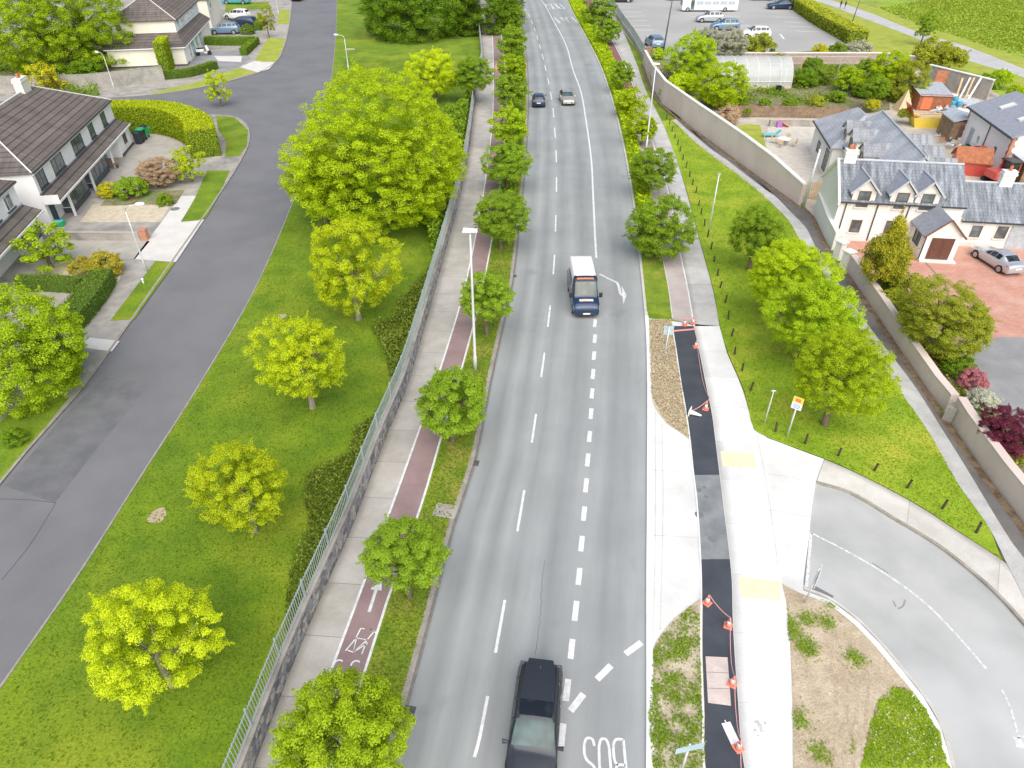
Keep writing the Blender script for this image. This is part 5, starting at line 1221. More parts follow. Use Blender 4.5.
# ---- cream house beyond the side street
o4 = Vector((-52.9, 120.4, 0)); u4 = Vector((-.2, .98, 0)).normalized(); h4 = empty('cream_house', o4, math.atan2(u4.y, u4.x), 'cream and white house with brown hip roof beyond the side street', 'house')
mb = MB(); mb.box(4.6, 1.3, 0, 27, 11, 6.3); mb.build('wall', 'creamrender', h4)
mb = MB(); mb.box(0, 0, -.05, 4.595, 11.5, 3.0); mb.box(4.6, .02, -.05, 27, 1.295, 3.0); mb.build('ground_floor_wall', 'creamrender', h4)
mb = MB(); mb.box(4.4, 1.285, 2.95, 26.9, 1.296, 6.28); mb.box(.0, -.012, .3, 2.6, -.002, 2.98); mb.build('white_front', 'render', h4)
gable_roof_x(h4, 4.6, 27, 1.3, 11, 6.3, 9.2, .35, .35, 'browntiles', 5, 5, 'browntilesend', 'sill')
mb = MB(); slab(mb, [(-.35, -.35, 2.95), (4.6, 1.3, 4.25), (4.6, 11.2, 4.25), (-.35, 11.8, 2.95)]); er_ = mb.build('lower_roof', 'browntilesend', h4)
mb = MB(); slab(mb, [(-.35, -.35, 2.95), (27.2, -.35, 2.95), (27.2, 1.28, 4.0), (4.6, 1.28, 4.25)]); mb.build('canopy_roof', 'browntiles', h4)
mb = MB(); mb.box(-.45, -.35, 2.72, -.36, 11.8, 2.86); mb.box(-.3, -.46, 2.7, 27.2, -.37, 2.84); mb.build('fascia', 'white', er_)
mb = MB(); mb.box(-.03, -.03, 0, 2.6, -.013, .3); mb.box(-.03, 0, 0, -.002, 11.5, .3); mb.build('plinth', 'frame_dark', h4)
for s_, w_ in ((6.6, 1.6), (10.6, 3.0), (15.4, 2.4), (20.4, 2.4)): window(h4, (0, 1.285, 0), X_, -Y_, s_, 4.7, w_, 1.25, 'white', 'glasspale', (.33, .66) if w_ > 2 else (), (), 'sill')
for s_, w_, m_ in ((4.2, 2.0, 'glass'), (7.6, 2.6, 'glassgreen'), (11.6, 2.2, 'glassgreen'), (15.8, 2.6, 'glasspale')): window(h4, (0, .02, 0), X_, -Y_, s_, .3, w_, 2.3, 'white', m_, (.5,), (), None)
window(h4, (4.6, 0, 0), Y_, -X_, 10., 4.6, .9, 1.1, 'white', 'glass', (), ())
# plain house ends seen past the cream house
o5 = o4 + u4 * 33; h5 = empty('cream_house', o5, math.atan2(u4.y, u4.x), 'farther cream house end cut by the top edge near the brown hedge', 'house')
mb = MB(); mb.box(0, .6, -.05, 16, 10, 5.6); mb.build('wall', 'creamrender', h5); gable_roof_x(h5, 0, 16, .6, 10, 5.6, 8.2, .3, .3, 'browntiles', 4.5, 4.5, 'browntilesend', 'sill'); window(h5, (0, .6, 0), X_, -Y_, 3, 3.4, 2, 1.2)

# ================================================================== WALLS AND FENCES
def wall_run(name, base, H_, th, mat, cap, label, caph=.07, capo=.06, cat='wall', z0=-.05):
    """wall along world points with height per point"""
    P = [Vector((p[0], p[1], 0)) for p in base]; n = len(P); A, B = P, offset(P, th)
    if not isinstance(H_, (list, tuple)): H_ = [H_] * n
    root = empty(name, P[n//2], 0, label, cat); o = P[n//2]
    def body(A, B, lo, hi, nm, m):
        vs = []; fs = []
        for i in range(n): vs += [(A[i].x-o.x, A[i].y-o.y, lo[i]), (B[i].x-o.x, B[i].y-o.y, lo[i]), (B[i].x-o.x, B[i].y-o.y, hi[i]), (A[i].x-o.x, A[i].y-o.y, hi[i])]
        for i in range(n-1):
            a, b = 4*i, 4*i+4
            for k in range(4): fs.append((a+k, a+(k+1) % 4, b+(k+1) % 4, b+k))
        fs += [(0, 1, 2, 3), (4*n-4, 4*n-1, 4*n-2, 4*n-3)]
        mb = MB(); mb.add(vs, fs); return mb.build(nm, m, root)
    body(A, B, [z0] * n, H_, 'wall_body', mat)
    if cap: body(offset(A, -capo), offset(B, capo), H_, [h + caph for h in H_], 'coping', cap)
    return root
# stone wall with galvanised railing, left side of the footway
base = [p for p in resample(WB, 150) if p[1] < 235]
wall_run('stone_wall', offset(base, -.26), 1.08, .24, 'rubblestone', 'oldconcrete', 'long low rubble stone wall between the footpath and the left lawn', .08, .02)
rl = resample(offset(base, -.17), 96); root = empty('metal_railing', rl[40], 0, 'grey-green vertical bar railing standing on the long stone wall', 'railing'); o = rl[40]
tot = 0; fine = resample(rl, 1600)
mb = MB(); mb.tube([p - o + Vector((0, 0, 2.12 - p.z)) for p in rl], .028, 5); mb.build('top_rail', 'greymetal', root); mb = MB(); mb.tube([p - o + Vector((0, 0, 1.25 - p.z)) for p in rl], .022, 5); mb.build('bottom_rail', 'greymetal', root)
for p in rl: mb = MB(); mb.box(-.032, -.032, 0, .032, .032, 1.1); mb.build('post', 'greymetal', root, loc=(p.x-o.x, p.y-o.y, 1.1))
mb = MB(); y = 0; acc = 0; prev = fine[0]
for p in fine:
    acc += (p - prev).length; prev = p
    if acc > .14: acc = 0; q = p - o; mb.bar((q.x, q.y, 1.25), (q.x, q.y, 2.12), .026, .026)
mb.build('bars', 'greymetal', root)
# pink rendered boundary wall, in its two runs
Wp = [(643,64,2.0),(650,84,2.6),(662,104,2.9),(690,126,2.9),(712,142,2.85),(740,163,2.8),(768,184,2.6),(798,205.5,2.0)]
P = [at(a, b) for a, b, h in Wp][::-1]; Hs = [h for a, b, h in Wp][::-1]
wall_run('boundary_wall', offset(P, 0), Hs, -.32 if False else .3, 'pinkwall', 'coping', 'high pinkish rendered wall with white coping from car park to cottage', .12, .05)
P = pts([(846,271),(860,291),(875,312),(898.5,348),(928,391),(944,411)])[::-1]
wall_run('boundary_wall', P, [1.15,1.15,1.2,1.25,1.3,1.35], .42, 'pinkwall', 'pinkwall', 'low pinkish wall below the conifer and the round olive tree', .05, .03)
P = pts([(948,417),(958,434),(993,484),(1024,524),(1060,572)])[::-1]
wall_run('boundary_wall', P, 1.45, .42, 'pinkwall', 'pinkwall', 'low pinkish wall beside the burgundy maple at the right edge', .05, .03)
P = pts([(813,213),(822,234),(831,250)])[::-1]
wall_run('boundary_wall', P, [1.5,1.6,1.9], .3, 'warmrender', 'coping', 'short cream wall along the foot of the cottage gable', .1, .05)
for (a, b), h, l in (((837,259),1.5,'cream gate pillar on the cottage side of the gateway'), ((844,269),1.5,'cream gate pillar at the head of the low pinkish wall')):
    mb = MB(); mb.box(-.3, -.3, -.05, .3, .3, h); r_ = empty('gate_pillar', at(a, b), R(25), l, 'pillar', 'gateway pillars'); mb.build('shaft', 'warmrender', r_); mb = MB(); mb.box(-.4, -.4, h, .4, .4, h+.1); mb.add([(-.4,-.4,h+.1),(.4,-.4,h+.1),(.4,.4,h+.1),(-.4,.4,h+.1),(0,0,h+.3)], [(0,1,4),(1,2,4),(2,3,4),(3,0,4)]); mb.build('cap', 'coping', r_)
mb = MB(); mb.box(-.35, -.25, -.05, .35, .25, 1.0); o = mb.build('wall_end', 'greywall', loc=at(948, 420)); o.rotation_euler.z = R(40); tag(o, 'rough stone stub standing in front of the low pinkish wall', 'wall')
# pale fence along the top footway (car park side)
P = pts([(643,62),(632,42),(621,26),(610,8),(604,-4)]) 
wall_run('fence_wall', P, .9, .2, 'greywall', None, 'low grey wall beside the top footpath below the green mesh fence', cat='wall')
r_ = empty('mesh_fence', P[2], 0, 'grey-green mesh fence panels between top footpath and car park', 'fence'); Q = resample(offset(P, .1), 12)
for i, p in enumerate(Q):
    q = p - P[2]; mb = MB(); mb.box(q.x-.06, q.y-.06, .9, q.x+.06, q.y+.06, 2.4); mb.build('post', 'greymetal', r_)
    if i: a_ = Q[i-1] - P[2]; mb = MB(); mb.add([(a_.x, a_.y, .95), (q.x, q.y, .95), (q.x, q.y, 2.3), (a_.x, a_.y, 2.3)], [(0,1,2,3)]); mb.build('panel', 'greymetal', r_)
# garden walls
wall_run('brick_wall', [(66, 118.5), (60.9, 121.9), (42, 121.9), (27, 122)], 1.6, .3, 'gardenbrick', 'coping', 'brick garden wall with white coping behind the polytunnel', .12, .08)
wall_run('yard_wall', [(65.4, 99.0), (61.3, 108.5)], 2.6, .3, 'oldconcrete', 'coping', 'grey yard wall with pale coping beside the outbuilding clutter', .12, .1)
wall_run('stone_wall', pts([(768,126),(790,125.5),(822,126.5)]), .8, .4, 'greywall', 'gravelbed', 'low rubble wall along the back of the pale patio', .04, .02)
P = [at(735, 117), at(795, 117.5), at(857, 120)]; r_ = empty('board_fence', P[1], 0, 'dark brown board fence between vegetable garden and patio', 'fence'); Q = resample(P, 9)
for i, p in enumerate(Q):
    q = p - P[1]; mb = MB(); mb.box(q.x-.07, q.y-.07, 0, q.x+.07, q.y+.07, 1.55); mb.build('post', 'timber', r_)
    if i:
        a_ = Q[i-1] - P[1]; mb = MB()
        for k in range(9): mb.bar((a_.x, a_.y - .09, .15 + k*.15), (q.x, q.y - .09, .15 + k*.15), .03, .13)
        mb.build('panel', 'timber', r_)
# slatted gate by the cottage gable
r_ = empty('timber_fence', at(803, 192), 0, 'weathered slatted fence panel against the cottage gable', 'fence'); mb = MB()
A_, B_ = at(800, 199), at(820, 200)
for k in range(12): p = A_.lerp(B_, k/11) - at(803, 192); mb.box(p.x-.06, p.y, 0, p.x+.06, p.y+.03, 1.7)
mb.build('panel', 'palewood', r_)
# left side walls
P = [at(32, 239.5), at(90, 240), at(142, 240.5)]
wall_run('garden_wall', P, .75, .25, 'oldconcrete', 'concrete', 'low concrete wall between the two front driveways', .06, .03)
mb = MB(); mb.box(-.28, -.28, 0, .28, .28, .95); mb.box(-.33, -.33, .953, .33, .33, 1.02); o = mb.build('brick_pier', 'brick', loc=at(146, 240)); tag(o, 'orange brick pier at the end of the low driveway wall', 'pier')
wall_run('garden_wall', [at(165, 81), at(128, 86), at(90, 90), at(20, 92), at(-80, 92)][::-1], 2.1, .25, 'greywall', 'greywall', 'tall weathered grey garden wall behind the lamp on the side street', .05, .02)
# ================================================================== VEHICLES
ESTATE = dict(st=[(2.36,.60,.34,.52,.58,.50),(2.27,.80,.25,.60,.72,.64),(1.95,.87,.22,.72,.84,.72),(1.35,.90,.22,.86,.94,.76),(1.0,.91,.22,.92,1.0,.80),(.15,.91,.22,.96,1.41,.71),(-.6,.91,.22,.98,1.47,.72),(-1.4,.91,.22,1.0,1.46,.71),(-2.0,.88,.24,1.02,1.39,.66),(-2.25,.83,.28,1.0,1.08,.66),(-2.40,.70,.36,.78,.84,.52)],
    ws=(4, 5), rear=(8, 9), side=[(5, 6), (6, 7), (7, 8)], ax=(1.45, -1.42), wr=.34)
HATCH = dict(st=[(1.98,.60,.34,.52,.58,.50),(1.9,.78,.25,.62,.72,.64),(1.6,.85,.22,.76,.86,.70),(1.15,.87,.22,.90,.96,.74),(.85,.88,.22,.94,1.02,.74),(.15,.88,.22,.97,1.43,.58),(-.5,.88,.22,.98,1.48,.59),(-1.2,.88,.22,1.0,1.46,.58),(-1.6,.86,.24,1.02,1.38,.55),(-1.9,.83,.28,1.0,1.04,.64),(-2.0,.76,.36,.78,.84,.58)],
    ws=(4, 5), rear=(8, 9), side=[(5, 6), (6, 7), (7, 8)], ax=(1.28, -1.25), wr=.32)
SALOON = dict(st=[(2.2,.60,.34,.50,.56,.50),(2.1,.79,.25,.60,.68,.64),(1.8,.86,.22,.70,.80,.70),(1.2,.88,.22,.82,.88,.74),(.85,.89,.22,.86,.94,.74),(.05,.89,.22,.90,1.32,.56),(-.5,.89,.22,.92,1.38,.57),(-1.0,.89,.22,.94,1.34,.56),(-1.65,.88,.24,.95,1.02,.56),(-2.1,.85,.28,.93,.98,.68),(-2.22,.77,.36,.74,.82,.60)],
    ws=(4, 5), rear=(7, 8), side=[(5, 6), (6, 7)], ax=(1.35, -1.32), wr=.33)
VAN = dict(st=[(2.75,.72,.34,.62,.70,.60),(2.66,.92,.25,.85,.96,.80),(2.35,.98,.24,1.02,1.16,.84),(1.95,.99,.24,1.12,1.26,.86),(1.75,1.0,.24,1.16,1.34,.86),(1.05,1.0,.24,1.26,2.20,.80),(.55,1.0,.24,1.3,2.42,.84),(-1.0,1.0,.24,1.3,2.45,.86),(-2.6,1.0,.24,1.3,2.44,.86),(-2.75,.98,.28,1.28,2.36,.82),(-2.8,.9,.36,1.2,2.2,.76)],
    ws=(4, 5), rear=(9, 10), side=[(5, 6)], ax=(1.85, -1.6), wr=.35)
def car(name, label, cat, loc, heading, spec, paint, sc=1., glass_='carglass', wsg='windscreen', group=None, rooft=None, detail=True, extras=()):
    root = empty(name, loc, heading, label, cat, group); st = spec['st']
    def ring(s):
        x, w, zl, zb, zt, wt = s
        h = [(w*.90, zl), (w*.99, zl+.14), (w, (zl+zb)/2+.05), (w*.975, zb), (wt, zt-.05), (wt*.72, zt), (0, zt+.02)]
        return [(x*sc, y*sc, z*sc) for y, z in h] + [(x*sc, -y*sc, z*sc) for y, z in h[-2::-1]]
    Rg = [ring(s) for s in st]; n = len(Rg[0]); m_ = len(Rg)
    def cr(p0, p1, p2, p3, t):
        return tuple(.5*((2*b) + (-a + c)*t + (2*a - 5*b + 4*c - d)*t*t + (-a + 3*b - 3*c + d)*t**3) for a, b, c, d in zip(p0, p1, p2, p3))
    def Sf(u, v):
        i = min(int(u), m_-2); t = u - i; j = min(int(v), n-2); q = v - j
        rows = [cr(*[Rg[k][min(max(j+w_, 0), n-1)] for w_ in (-1, 0, 1, 2)], q) for k in (max(i-1, 0), i, i+1, min(i+2, m_-1))]
        a_, b_ = rows[1], rows[2]; full = cr(*rows, t); lin_ = tuple(x + (y-x)*t for x, y in zip(a_, b_))
        return tuple(.6*f + .4*l for f, l in zip(full, lin_))
    SU, SV = 3, 2; nu, nv = (m_-1)*SU + 1, (n-1)*SV + 1; mb = MB(); mb.v = [Sf(a/SU, b/SV) for a in range(nu) for b in range(nv)]
    for a in range(nu-1):
        for b in range(nv-1):
            mb.f.append((a*nv+b, a*nv+b+1, (a+1)*nv+b+1, (a+1)*nv+b)); mb.mi.append(1 if rooft and a/SU >= rooft and 3 <= b/SV < n-4 else 0)
    for a in (0, nu-1): mb.f.append(tuple(a*nv+b for b in range(nv))); mb.mi.append(0)
    me = bpy.data.meshes.new('body'); me.from_pydata(mb.v, [], mb.f); me.update()
    me.materials.append(MATS[paint]); me.materials.append(MATS['p_white']); me.polygons.foreach_set('material_index', mb.mi)
    bm = bmesh.new(); bm.from_mesh(me); bmesh.ops.recalc_face_normals(bm, faces=bm.faces)
    bm.to_mesh(me); bm.free(); me.polygons.foreach_set('use_smooth', [True]*len(me.polygons))
    body = bpy.data.objects.new('body', me); COL.objects.link(body); body.parent = root
    def glasspatch(i0, i1, cols, nm, mat, ins=.08, off=.012, insc=.1, t0=None, t1=None):
        a, b = (ins if t0 is None else t0), 1-(ins if t1 is None else t1); v0, v1 = cols[0], cols[-1]; s_ = 1 if v1 > v0 else -1
        v0, v1 = v0 + s_*insc, v1 - s_*insc; GU, GV = 4, max(3, int(abs(v1-v0)*2)); g = MB(); vs = []
        for x in range(GU+1):
            for y in range(GV+1):
                u, v = i0 + a + (b-a)*x/GU, v0 + (v1-v0)*y/GV; p = Vector(Sf(u, v)); du = Vector(Sf(min(u+.05, m_-1.001), v)) - Vector(Sf(u-.05, v)); dv = Vector(Sf(u, v+.05)) - Vector(Sf(u, v-.05))
                nn = du.cross(dv); nn.normalize(); 
                if nn.dot(Vector((p.x*.0, p.y, p.z - .7*sc))) < 0: nn = -nn
                vs.append(tuple(p + nn*off))
        g.add(vs, [(x*(GV+1)+y, x*(GV+1)+y+1, (x+1)*(GV+1)+y+1, (x+1)*(GV+1)+y) for x in range(GU) for y in range(GV)]); return g.build(nm, mat, root, True)
    tc = [4, 8]; glasspatch(*spec['ws'], tc, 'windscreen', wsg, .05, .012, .12); glasspatch(*spec['rear'], tc, 'rear_window', glass_, .12, .012, .25)
    for i0, i1 in spec['side']:
        glasspatch(i0, i1, [3, 4], 'side_window', glass_, .05, .012, .12); glasspatch(i0, i1, [9, 8], 'side_window', glass_, .05, .012, .12)
    i0, i1 = spec['ws']
    for cc in ([3, 4], [9, 8]): glasspatch(i0, i1, cc, 'side_window', glass_, .5, .012, .12, t0=.45, t1=.04)
    for q_ in extras: glasspatch(q_[0], q_[1], q_[2], q_[3], q_[4], .5, .012, 0., t0=q_[5], t1=q_[6])
    if detail and spec is ESTATE: glasspatch(5, 7, [4.7, 7.3], 'glass_roof', 'roofglass', .12, .008, .0)
    if not detail: wn = 10
    else: wn = 16
    for ax in spec['ax']:
        for sg in (-1, 1):
            r = spec['wr']*sc; y = sg*.80*sc; k = (st[5][1]-.91)*sc*sg
            w = MB(); w.tube([(ax*sc, y+k-.08*sg*sc, r), (ax*sc, y+k+.115*sg*sc, r)], r, wn); t_ = w.build('wheel', 'rubber', root, False)
            q = MB(); q.tube([(ax*sc, y+k+.10*sg*sc, r), (ax*sc, y+k+.124*sg*sc, r)], r*.66, wn); q.build('rim', 'rim', t_)
            arch = MB(); pts_ = [(ax*sc + (r+.06*sc)*math.cos(a), r + (r+.06*sc)*math.sin(a)) for a in [math.pi*j/8 for j in range(9)]]
            yy = y+k+.107*sg*sc; arch.add([(p[0], yy, p[1]) for p in pts_] + [(ax*sc, yy, r)], [tuple(range(9))]); arch.build('wheel_arch', 'blacktrim', root)
    f, b = Rg[1], Rg[-2]; fx = st[1][0]*sc; wf = st[1][1]*sc; zf = st[1][3]*sc
    for sg in (-1, 1):
        h = MB(); x0 = fx - .02*sc
        h.add([(fx+.035*sc, sg*wf*.60, zf*.93), (fx+.01*sc, sg*wf*1.0, zf*.92), (fx-.26*sc, sg*wf*1.055, zf*1.10), (fx-.12*sc, sg*wf*.86, zf*1.17), (fx+.03*sc, sg*wf*.60, zf*1.10), (fx-.04*sc, sg*wf*.8, zf*1.0)], [(0,1,5), (1,2,5), (2,3,5), (3,4,5), (4,0,5)])
        h.build('headlight', 'headlight', root)
        t_ = MB(); bx = st[-2][0]*sc; wb_ = st[-2][1]*sc; zz_ = st[-2][3]*sc
        t_.add([(bx-.06*sc, sg*wb_*.62, zz_*.98), (bx-.05*sc, sg*wb_*.97, zz_*.98), (bx-.05*sc, sg*wb_*.97, zz_*.82), (bx-.09*sc, sg*wb_*.62, zz_*.82), (bx+.22*sc, sg*wb_*1.03, zz_*.96), (bx+.22*sc, sg*wb_*1.03, zz_*.86)], [(0,1,2,3), (1,4,5,2)]); t_.build('tail_light', 'taillight', root)
        m = MB(); mx = (st[4][0]-.12)*sc; mz = (st[4][3]+.06)*sc; my = st[4][1]*sc*.98
        m.add([(mx+.07*sc, sg*my, mz), (mx-.05*sc, sg*my, mz), (mx-.03*sc, sg*(my+.22*sc), mz-.02*sc), (mx+.09*sc, sg*(my+.20*sc), mz-.02*sc), (mx+.05*sc, sg*my, mz+.06*sc), (mx-.04*sc, sg*my, mz+.08*sc), (mx-.04*sc, sg*(my+.22*sc), mz+.14*sc), (mx+.06*sc, sg*(my+.2*sc), mz+.12*sc)], [(0,1,2,3), (4,5,6,7), (0,1,5,4), (1,2,6,5), (2,3,7,6), (3,0,4,7)]); m.build('mirror', paint if paint != 'p_white' else 'blacktrim', root, bevel=.02)
    p = MB(); p.box((st[0][0]-.03)*sc, -.26*sc, .40*sc, (st[0][0]+.03)*sc, .26*sc, .51*sc); p.build('number_plate', 'plate', root)
    p = MB(); p.box((st[-1][0]-.03)*sc, -.26*sc, .62*sc, (st[-1][0]+.02)*sc, .26*sc, .74*sc); p.build('number_plate', 'plate', root)
    p = MB(); p.box((st[0][0]-.2)*sc, -.55*sc, .27*sc, (st[0][0]+.012)*sc, .55*sc, .36*sc); p.box((st[0][0]-.1)*sc, -.38*sc, .46*sc if spec is not VAN else .62*sc, (st[0][0]+.008)*sc, .38*sc, .56*sc if spec is not VAN else .7*sc); p.build('grille', 'blacktrim', root)
    p = MB()
    p.box(st[1][0]*sc*.9, -.8*sc, .17*sc, st[-2][0]*sc*.9, .8*sc, .24*sc); p.build('underbody', 'blacktrim', root)
    return root
# big dark estate at the bottom
rr = at(541, 662, 1.4); hd = math.atan2(-1, -.13)
fwd = Vector((math.cos(hd), math.sin(hd), 0)); c = rr + fwd * 2.0
be = car('estate_car', 'dark blue-black estate car at the bottom of the road, roof rails and glass roof', 'car', (c.x, c.y, .006), hd, ESTATE, 'p_black', .97)
for sg in (-1, 1): mb = MB(); mb.tube([(.1, sg*.60, 1.385), (-.1, sg*.63, 1.43), (-1.7, sg*.62, 1.42), (-1.9, sg*.58, 1.37)], .022, 6); mb.build('roof_rail', 'blacktrim', be, True)
mb = MB(); mb.add([(.0, -.50, 1.402), (.0, .50, 1.402), (-1.35, .50, 1.458), (-1.35, -.50, 1.458), (-.62, -.5, 1.462), (-.62, .5, 1.462), (0, 0, 1.412), (-.62, 0, 1.466), (-1.35, 0, 1.462)], [(0,6,7,4), (6,1,5,7), (4,7,8,3), (7,5,2,8)]); mb.build('glass_roof', 'roofglass', be) if False else None
mb = MB(); mb.add([(-1.9,-.5,1.385),(-1.9,.5,1.385),(-2.14,.46,1.36),(-2.14,-.46,1.36),(-1.9,-.5,1.35),(-1.9,.5,1.35),(-2.14,.46,1.34),(-2.14,-.46,1.34)], [(0,1,2,3),(4,7,6,5),(0,4,5,1),(1,5,6,2),(2,6,7,3),(3,7,4,0)]); mb.build('spoiler', 'p_black', be)
mb = MB(); mb.add([(-1.72,-.02,1.42),(-1.72,.02,1.42),(-1.86,0,1.41),(-1.84,0,1.50)], [(0,1,3),(1,2,3),(2,0,3)]); mb.build('aerial', 'blacktrim', be)
# van
vb = at(585, 316.5); c = vb + Vector((.0, 2.25, 0)); vn = car('minibus_van', 'white-roofed van with dark blue front and pink sticker on the bonnet', 'van', (c.x, c.y, .006), math.atan2(-1, .02), VAN, 'p_navy', .95, rooft=6, extras=[(5, 6, [4.9, 7.1], 'sign_strip', 'orange', .30, .38), (2, 4, [5.2, 6.8], 'bonnet_sticker', 'pinkslab', .25, .15), (5, 6, [4.2, 7.8], 'dark_brow', 'blacktrim', .06, .74)])
mb = MB(); mb.add([(1.28, -.55, 2.02), (1.28, .55, 2.02), (1.12, .55, 2.17), (1.12, -.55, 2.17)], [(0,1,2,3)]); 

mb2 = MB(); mb2.add([(1.33,-.62,1.98),(1.33,.62,1.98),(1.08,.58,2.245),(1.08,-.58,2.245)], [(0,1,2,3)])
def ontop(x0, x1, y, z0, z1): return [(x0,-y,z0),(x0,y,z0),(x1,y,z1),(x1,-y,z1)]
for sg in (-1, 1):
    o = MB(); o.box(1.62, sg*.98 - (.25 if sg < 0 else 0), 1.25, 1.74, sg*.98 + (.25 if sg > 0 else 0), 1.6); o.build('mirror', 'blacktrim', vn, bevel=.03).scale = (.95,)*3
    o = MB(); o.box(-1.8, sg*.985-.012, 1.42, .2, sg*.985+.012, 1.95); o.build('side_window', 'carglass', vn).scale = (.95,)*3; 
# distant pair on the road
c = at(539, 108.5) + Vector((0, 2.0, 0)); car('hatchback', 'small dark hatchback with red rear lamps driving away up the road', 'car', (c.x, c.y, .006), math.atan2(1, .02), HATCH, 'p_navy', 1.0)
c = at(568.5, 106.5) + Vector((-.1, 2.0, 0)); car('hatchback', 'beige hatchback coming down the road beside the solid line', 'car', (c.x, c.y, .006), math.atan2(-1, .08), HATCH, 'p_beige', 1.0)
# courtyard
c = (at(975, 262) + at(1008, 272)) / 2 + Vector((.5, .4, 0)); car('saloon_car', 'silver saloon parked on the red block paving by the porch', 'car', (c.x, c.y, .012), R(99), SALOON, 'p_silver', .98, wsg='glasspale', glass_='carglass')
# car park
def pk(px, py, hd, spec, paint, label, cat='car', name='parked_car', z=.02, g='cars parked in the car park'):
    p = at(px, py); return car(name, label, cat, (p.x, p.y, z), R(hd), spec, paint, 1.4, group=g, detail=False)
pk(709, 22, 178, HATCH, 'p_silver', 'silver tall hatchback parked above the blossom trees')
pk(724, 30, 178, HATCH, 'p_bluegrey', 'blue-grey car half hidden behind the blossom tree')
pk(754, 38, 178, HATCH, 'p_white', 'white hatchback parked above the brownish bush')
pk(780, 9, 178, SALOON, 'p_navy', 'dark navy saloon at the right edge of the car park')
pk(761, 0, 178, HATCH, 'p_bluegrey', 'silver-blue car at the top edge of the car park')
pk(620, 2, 180, SALOON, 'p_black', 'dark car at the top left of the car park')
pk(677, 0, 180, HATCH, 'p_black', 'dark car half hidden behind the white bus')
c = pk(654, 47, 95, HATCH, 'p_bluegrey', 'blue and lime striped small van in the car park corner'); mb = MB(); mb.box(-2.0, -.6, 1.5, .1, .6, 1.58); mb.build('roof_rack', 'p_bluegrey', c)
mb = MB(); mb.box(-2.13, -.7, .5, -2.11, .7, .95); mb.build('stripe', 'greenbin', c)
# left estate
g = 'cars parked on the far driveways'
pk(237, 4, 178, ESTATE, 'p_teal', 'teal estate car parked at the top by the brown hedge', g=g)
pk(238, 19.5, 170, HATCH, 'p_white', 'white car parked nearest the garden lawn', g=g)
pk(242, 27.5, 172, ESTATE, 'p_navy', 'dark navy car between the white and silver parked cars', g=g)
pk(226, 34, 8+180, HATCH, 'p_bluegrey', 'silver-blue car parked right behind the straight hedge', g=g)
pk(300, 0, 80, SALOON, 'p_red', 'red car at the top edge of the estate road', name='red_car', g=None)
# bus
bp = at(679, 12); L_ = 12.6; bs = empty('coach', (bp.x + .6, bp.y, .02), 0, 'long white coach parked across the top of the car park', 'bus')
mb = MB(); sec = [(0, .35), (0, 2.2), (.15, 2.75), (.5, 2.95), (2.0, 2.95), (2.35, 2.75), (2.5, 2.2), (2.5, .35)]; n = len(sec); xs = [(0, .86), (.25, 1.), (L_-.2, 1.), (L_, .95)]
vs = [(x, 1.25 + (y-1.25)*k, .35 + (z-.35)*k) for x, k in xs for y, z in sec]; fs = [(i*n+j, i*n+(j+1) % n, (i+1)*n+(j+1) % n, (i+1)*n+j) for i in range(3) for j in range(n)] + [tuple(range(n)), tuple(range(3*n, 4*n))]; mb.add(vs, fs); mb.build('body', 'p_white', bs)
for i in range(5): mb = MB(); mb.box(3.1 + i*1.8, -.02, 1.45, 4.7 + i*1.8, .01, 2.15); mb.build('side_window', 'sheetgrey', bs)
mb = MB(); mb.box(1.9, -.025, .45, 2.7, .01, 2.4); mb.build('door', 'glass', bs); mb = MB(); mb.box(-.03, .35, 1.2, .02, 2.15, 2.2); mb.build('windscreen', 'carglass', bs)
for x in (1.3, 9.8): w_ = MB(); w_.tube([(x, -.02, .48), (x, .3, .48)], .48, 14); q_ = w_.build('wheel', 'rubber', bs); w_ = MB(); w_.tube([(x, -.04, .48), (x, -.01, .48)], .27, 12); w_.build('rim', 'rim', q_)

# ================================================================== LAMPS, SIGNS, POSTS
def lamp(px, py, h, label, arm='T', r=.085, mat='lamppost', ad=(1, 0)):
    p = at(px, py); t = empty('street_lamp', p, 0, label, 'street lamp'); mb = MB(); mb.tube([(0,0,-.05),(0,0,1.1),(0,0,1.15),(0,0,h*.6),(0,0,h)], [r*1.45,r*1.4,r*1.05,r*.85,r*.6], 10); 
    if arm == 'T':
        mb.build('column', mat, t, True); mb = MB(); mb.tube([(-.05,0,h-.04),(.0,0,h+.08)], .05, 8); mb.build('bracket', mat, t, True)
        mb = MB(); mb.add([(-.16,-.42,h+.08),(.16,-.42,h+.08),(.24,.42,h+.10),(-.24,.42,h+.10),(-.12,-.38,h+.2),(.12,-.38,h+.2),(.18,.38,h+.24),(-.18,.38,h+.24)], [(0,3,2,1),(4,5,6,7),(0,1,5,4),(1,2,6,5),(2,3,7,6),(3,0,4,7)]); o = mb.build('lamp_head', 'lamphead', t, bevel=.03); o.rotation_euler.z = R(90)
    else:
        dx, dy = ad; mb.build('column', mat, t, True); mb = MB(); P = [(0,0,h),(dx*.08,dy*.08,h+.25),(dx*.35,dy*.35,h+.42),(dx*.9,dy*.9,h+.5)]; mb.tube(P, r*.6, 8); mb.build('arm', mat, t, True)
        mb = MB(); mb.tube([(dx*.85,dy*.85,h+.5),(dx*1.0,dy*1.,h+.53),(dx*1.45,dy*1.45,h+.54),(dx*1.55,dy*1.55,h+.52)], [.06,.13,.15,.08], 10); mb.build('lamp_head', 'lamphead', t, True)
    return t
lamp(475.5, 371, 9.3, 'tall grey street lamp on the left footway beside the cycle track')
lamp(646, 150, 8.9, 'tall white street lamp on the right verge in front of the pink wall')
lamp(602.5, 23, 9.0, 'street lamp by the top right verge, head beyond the top edge')
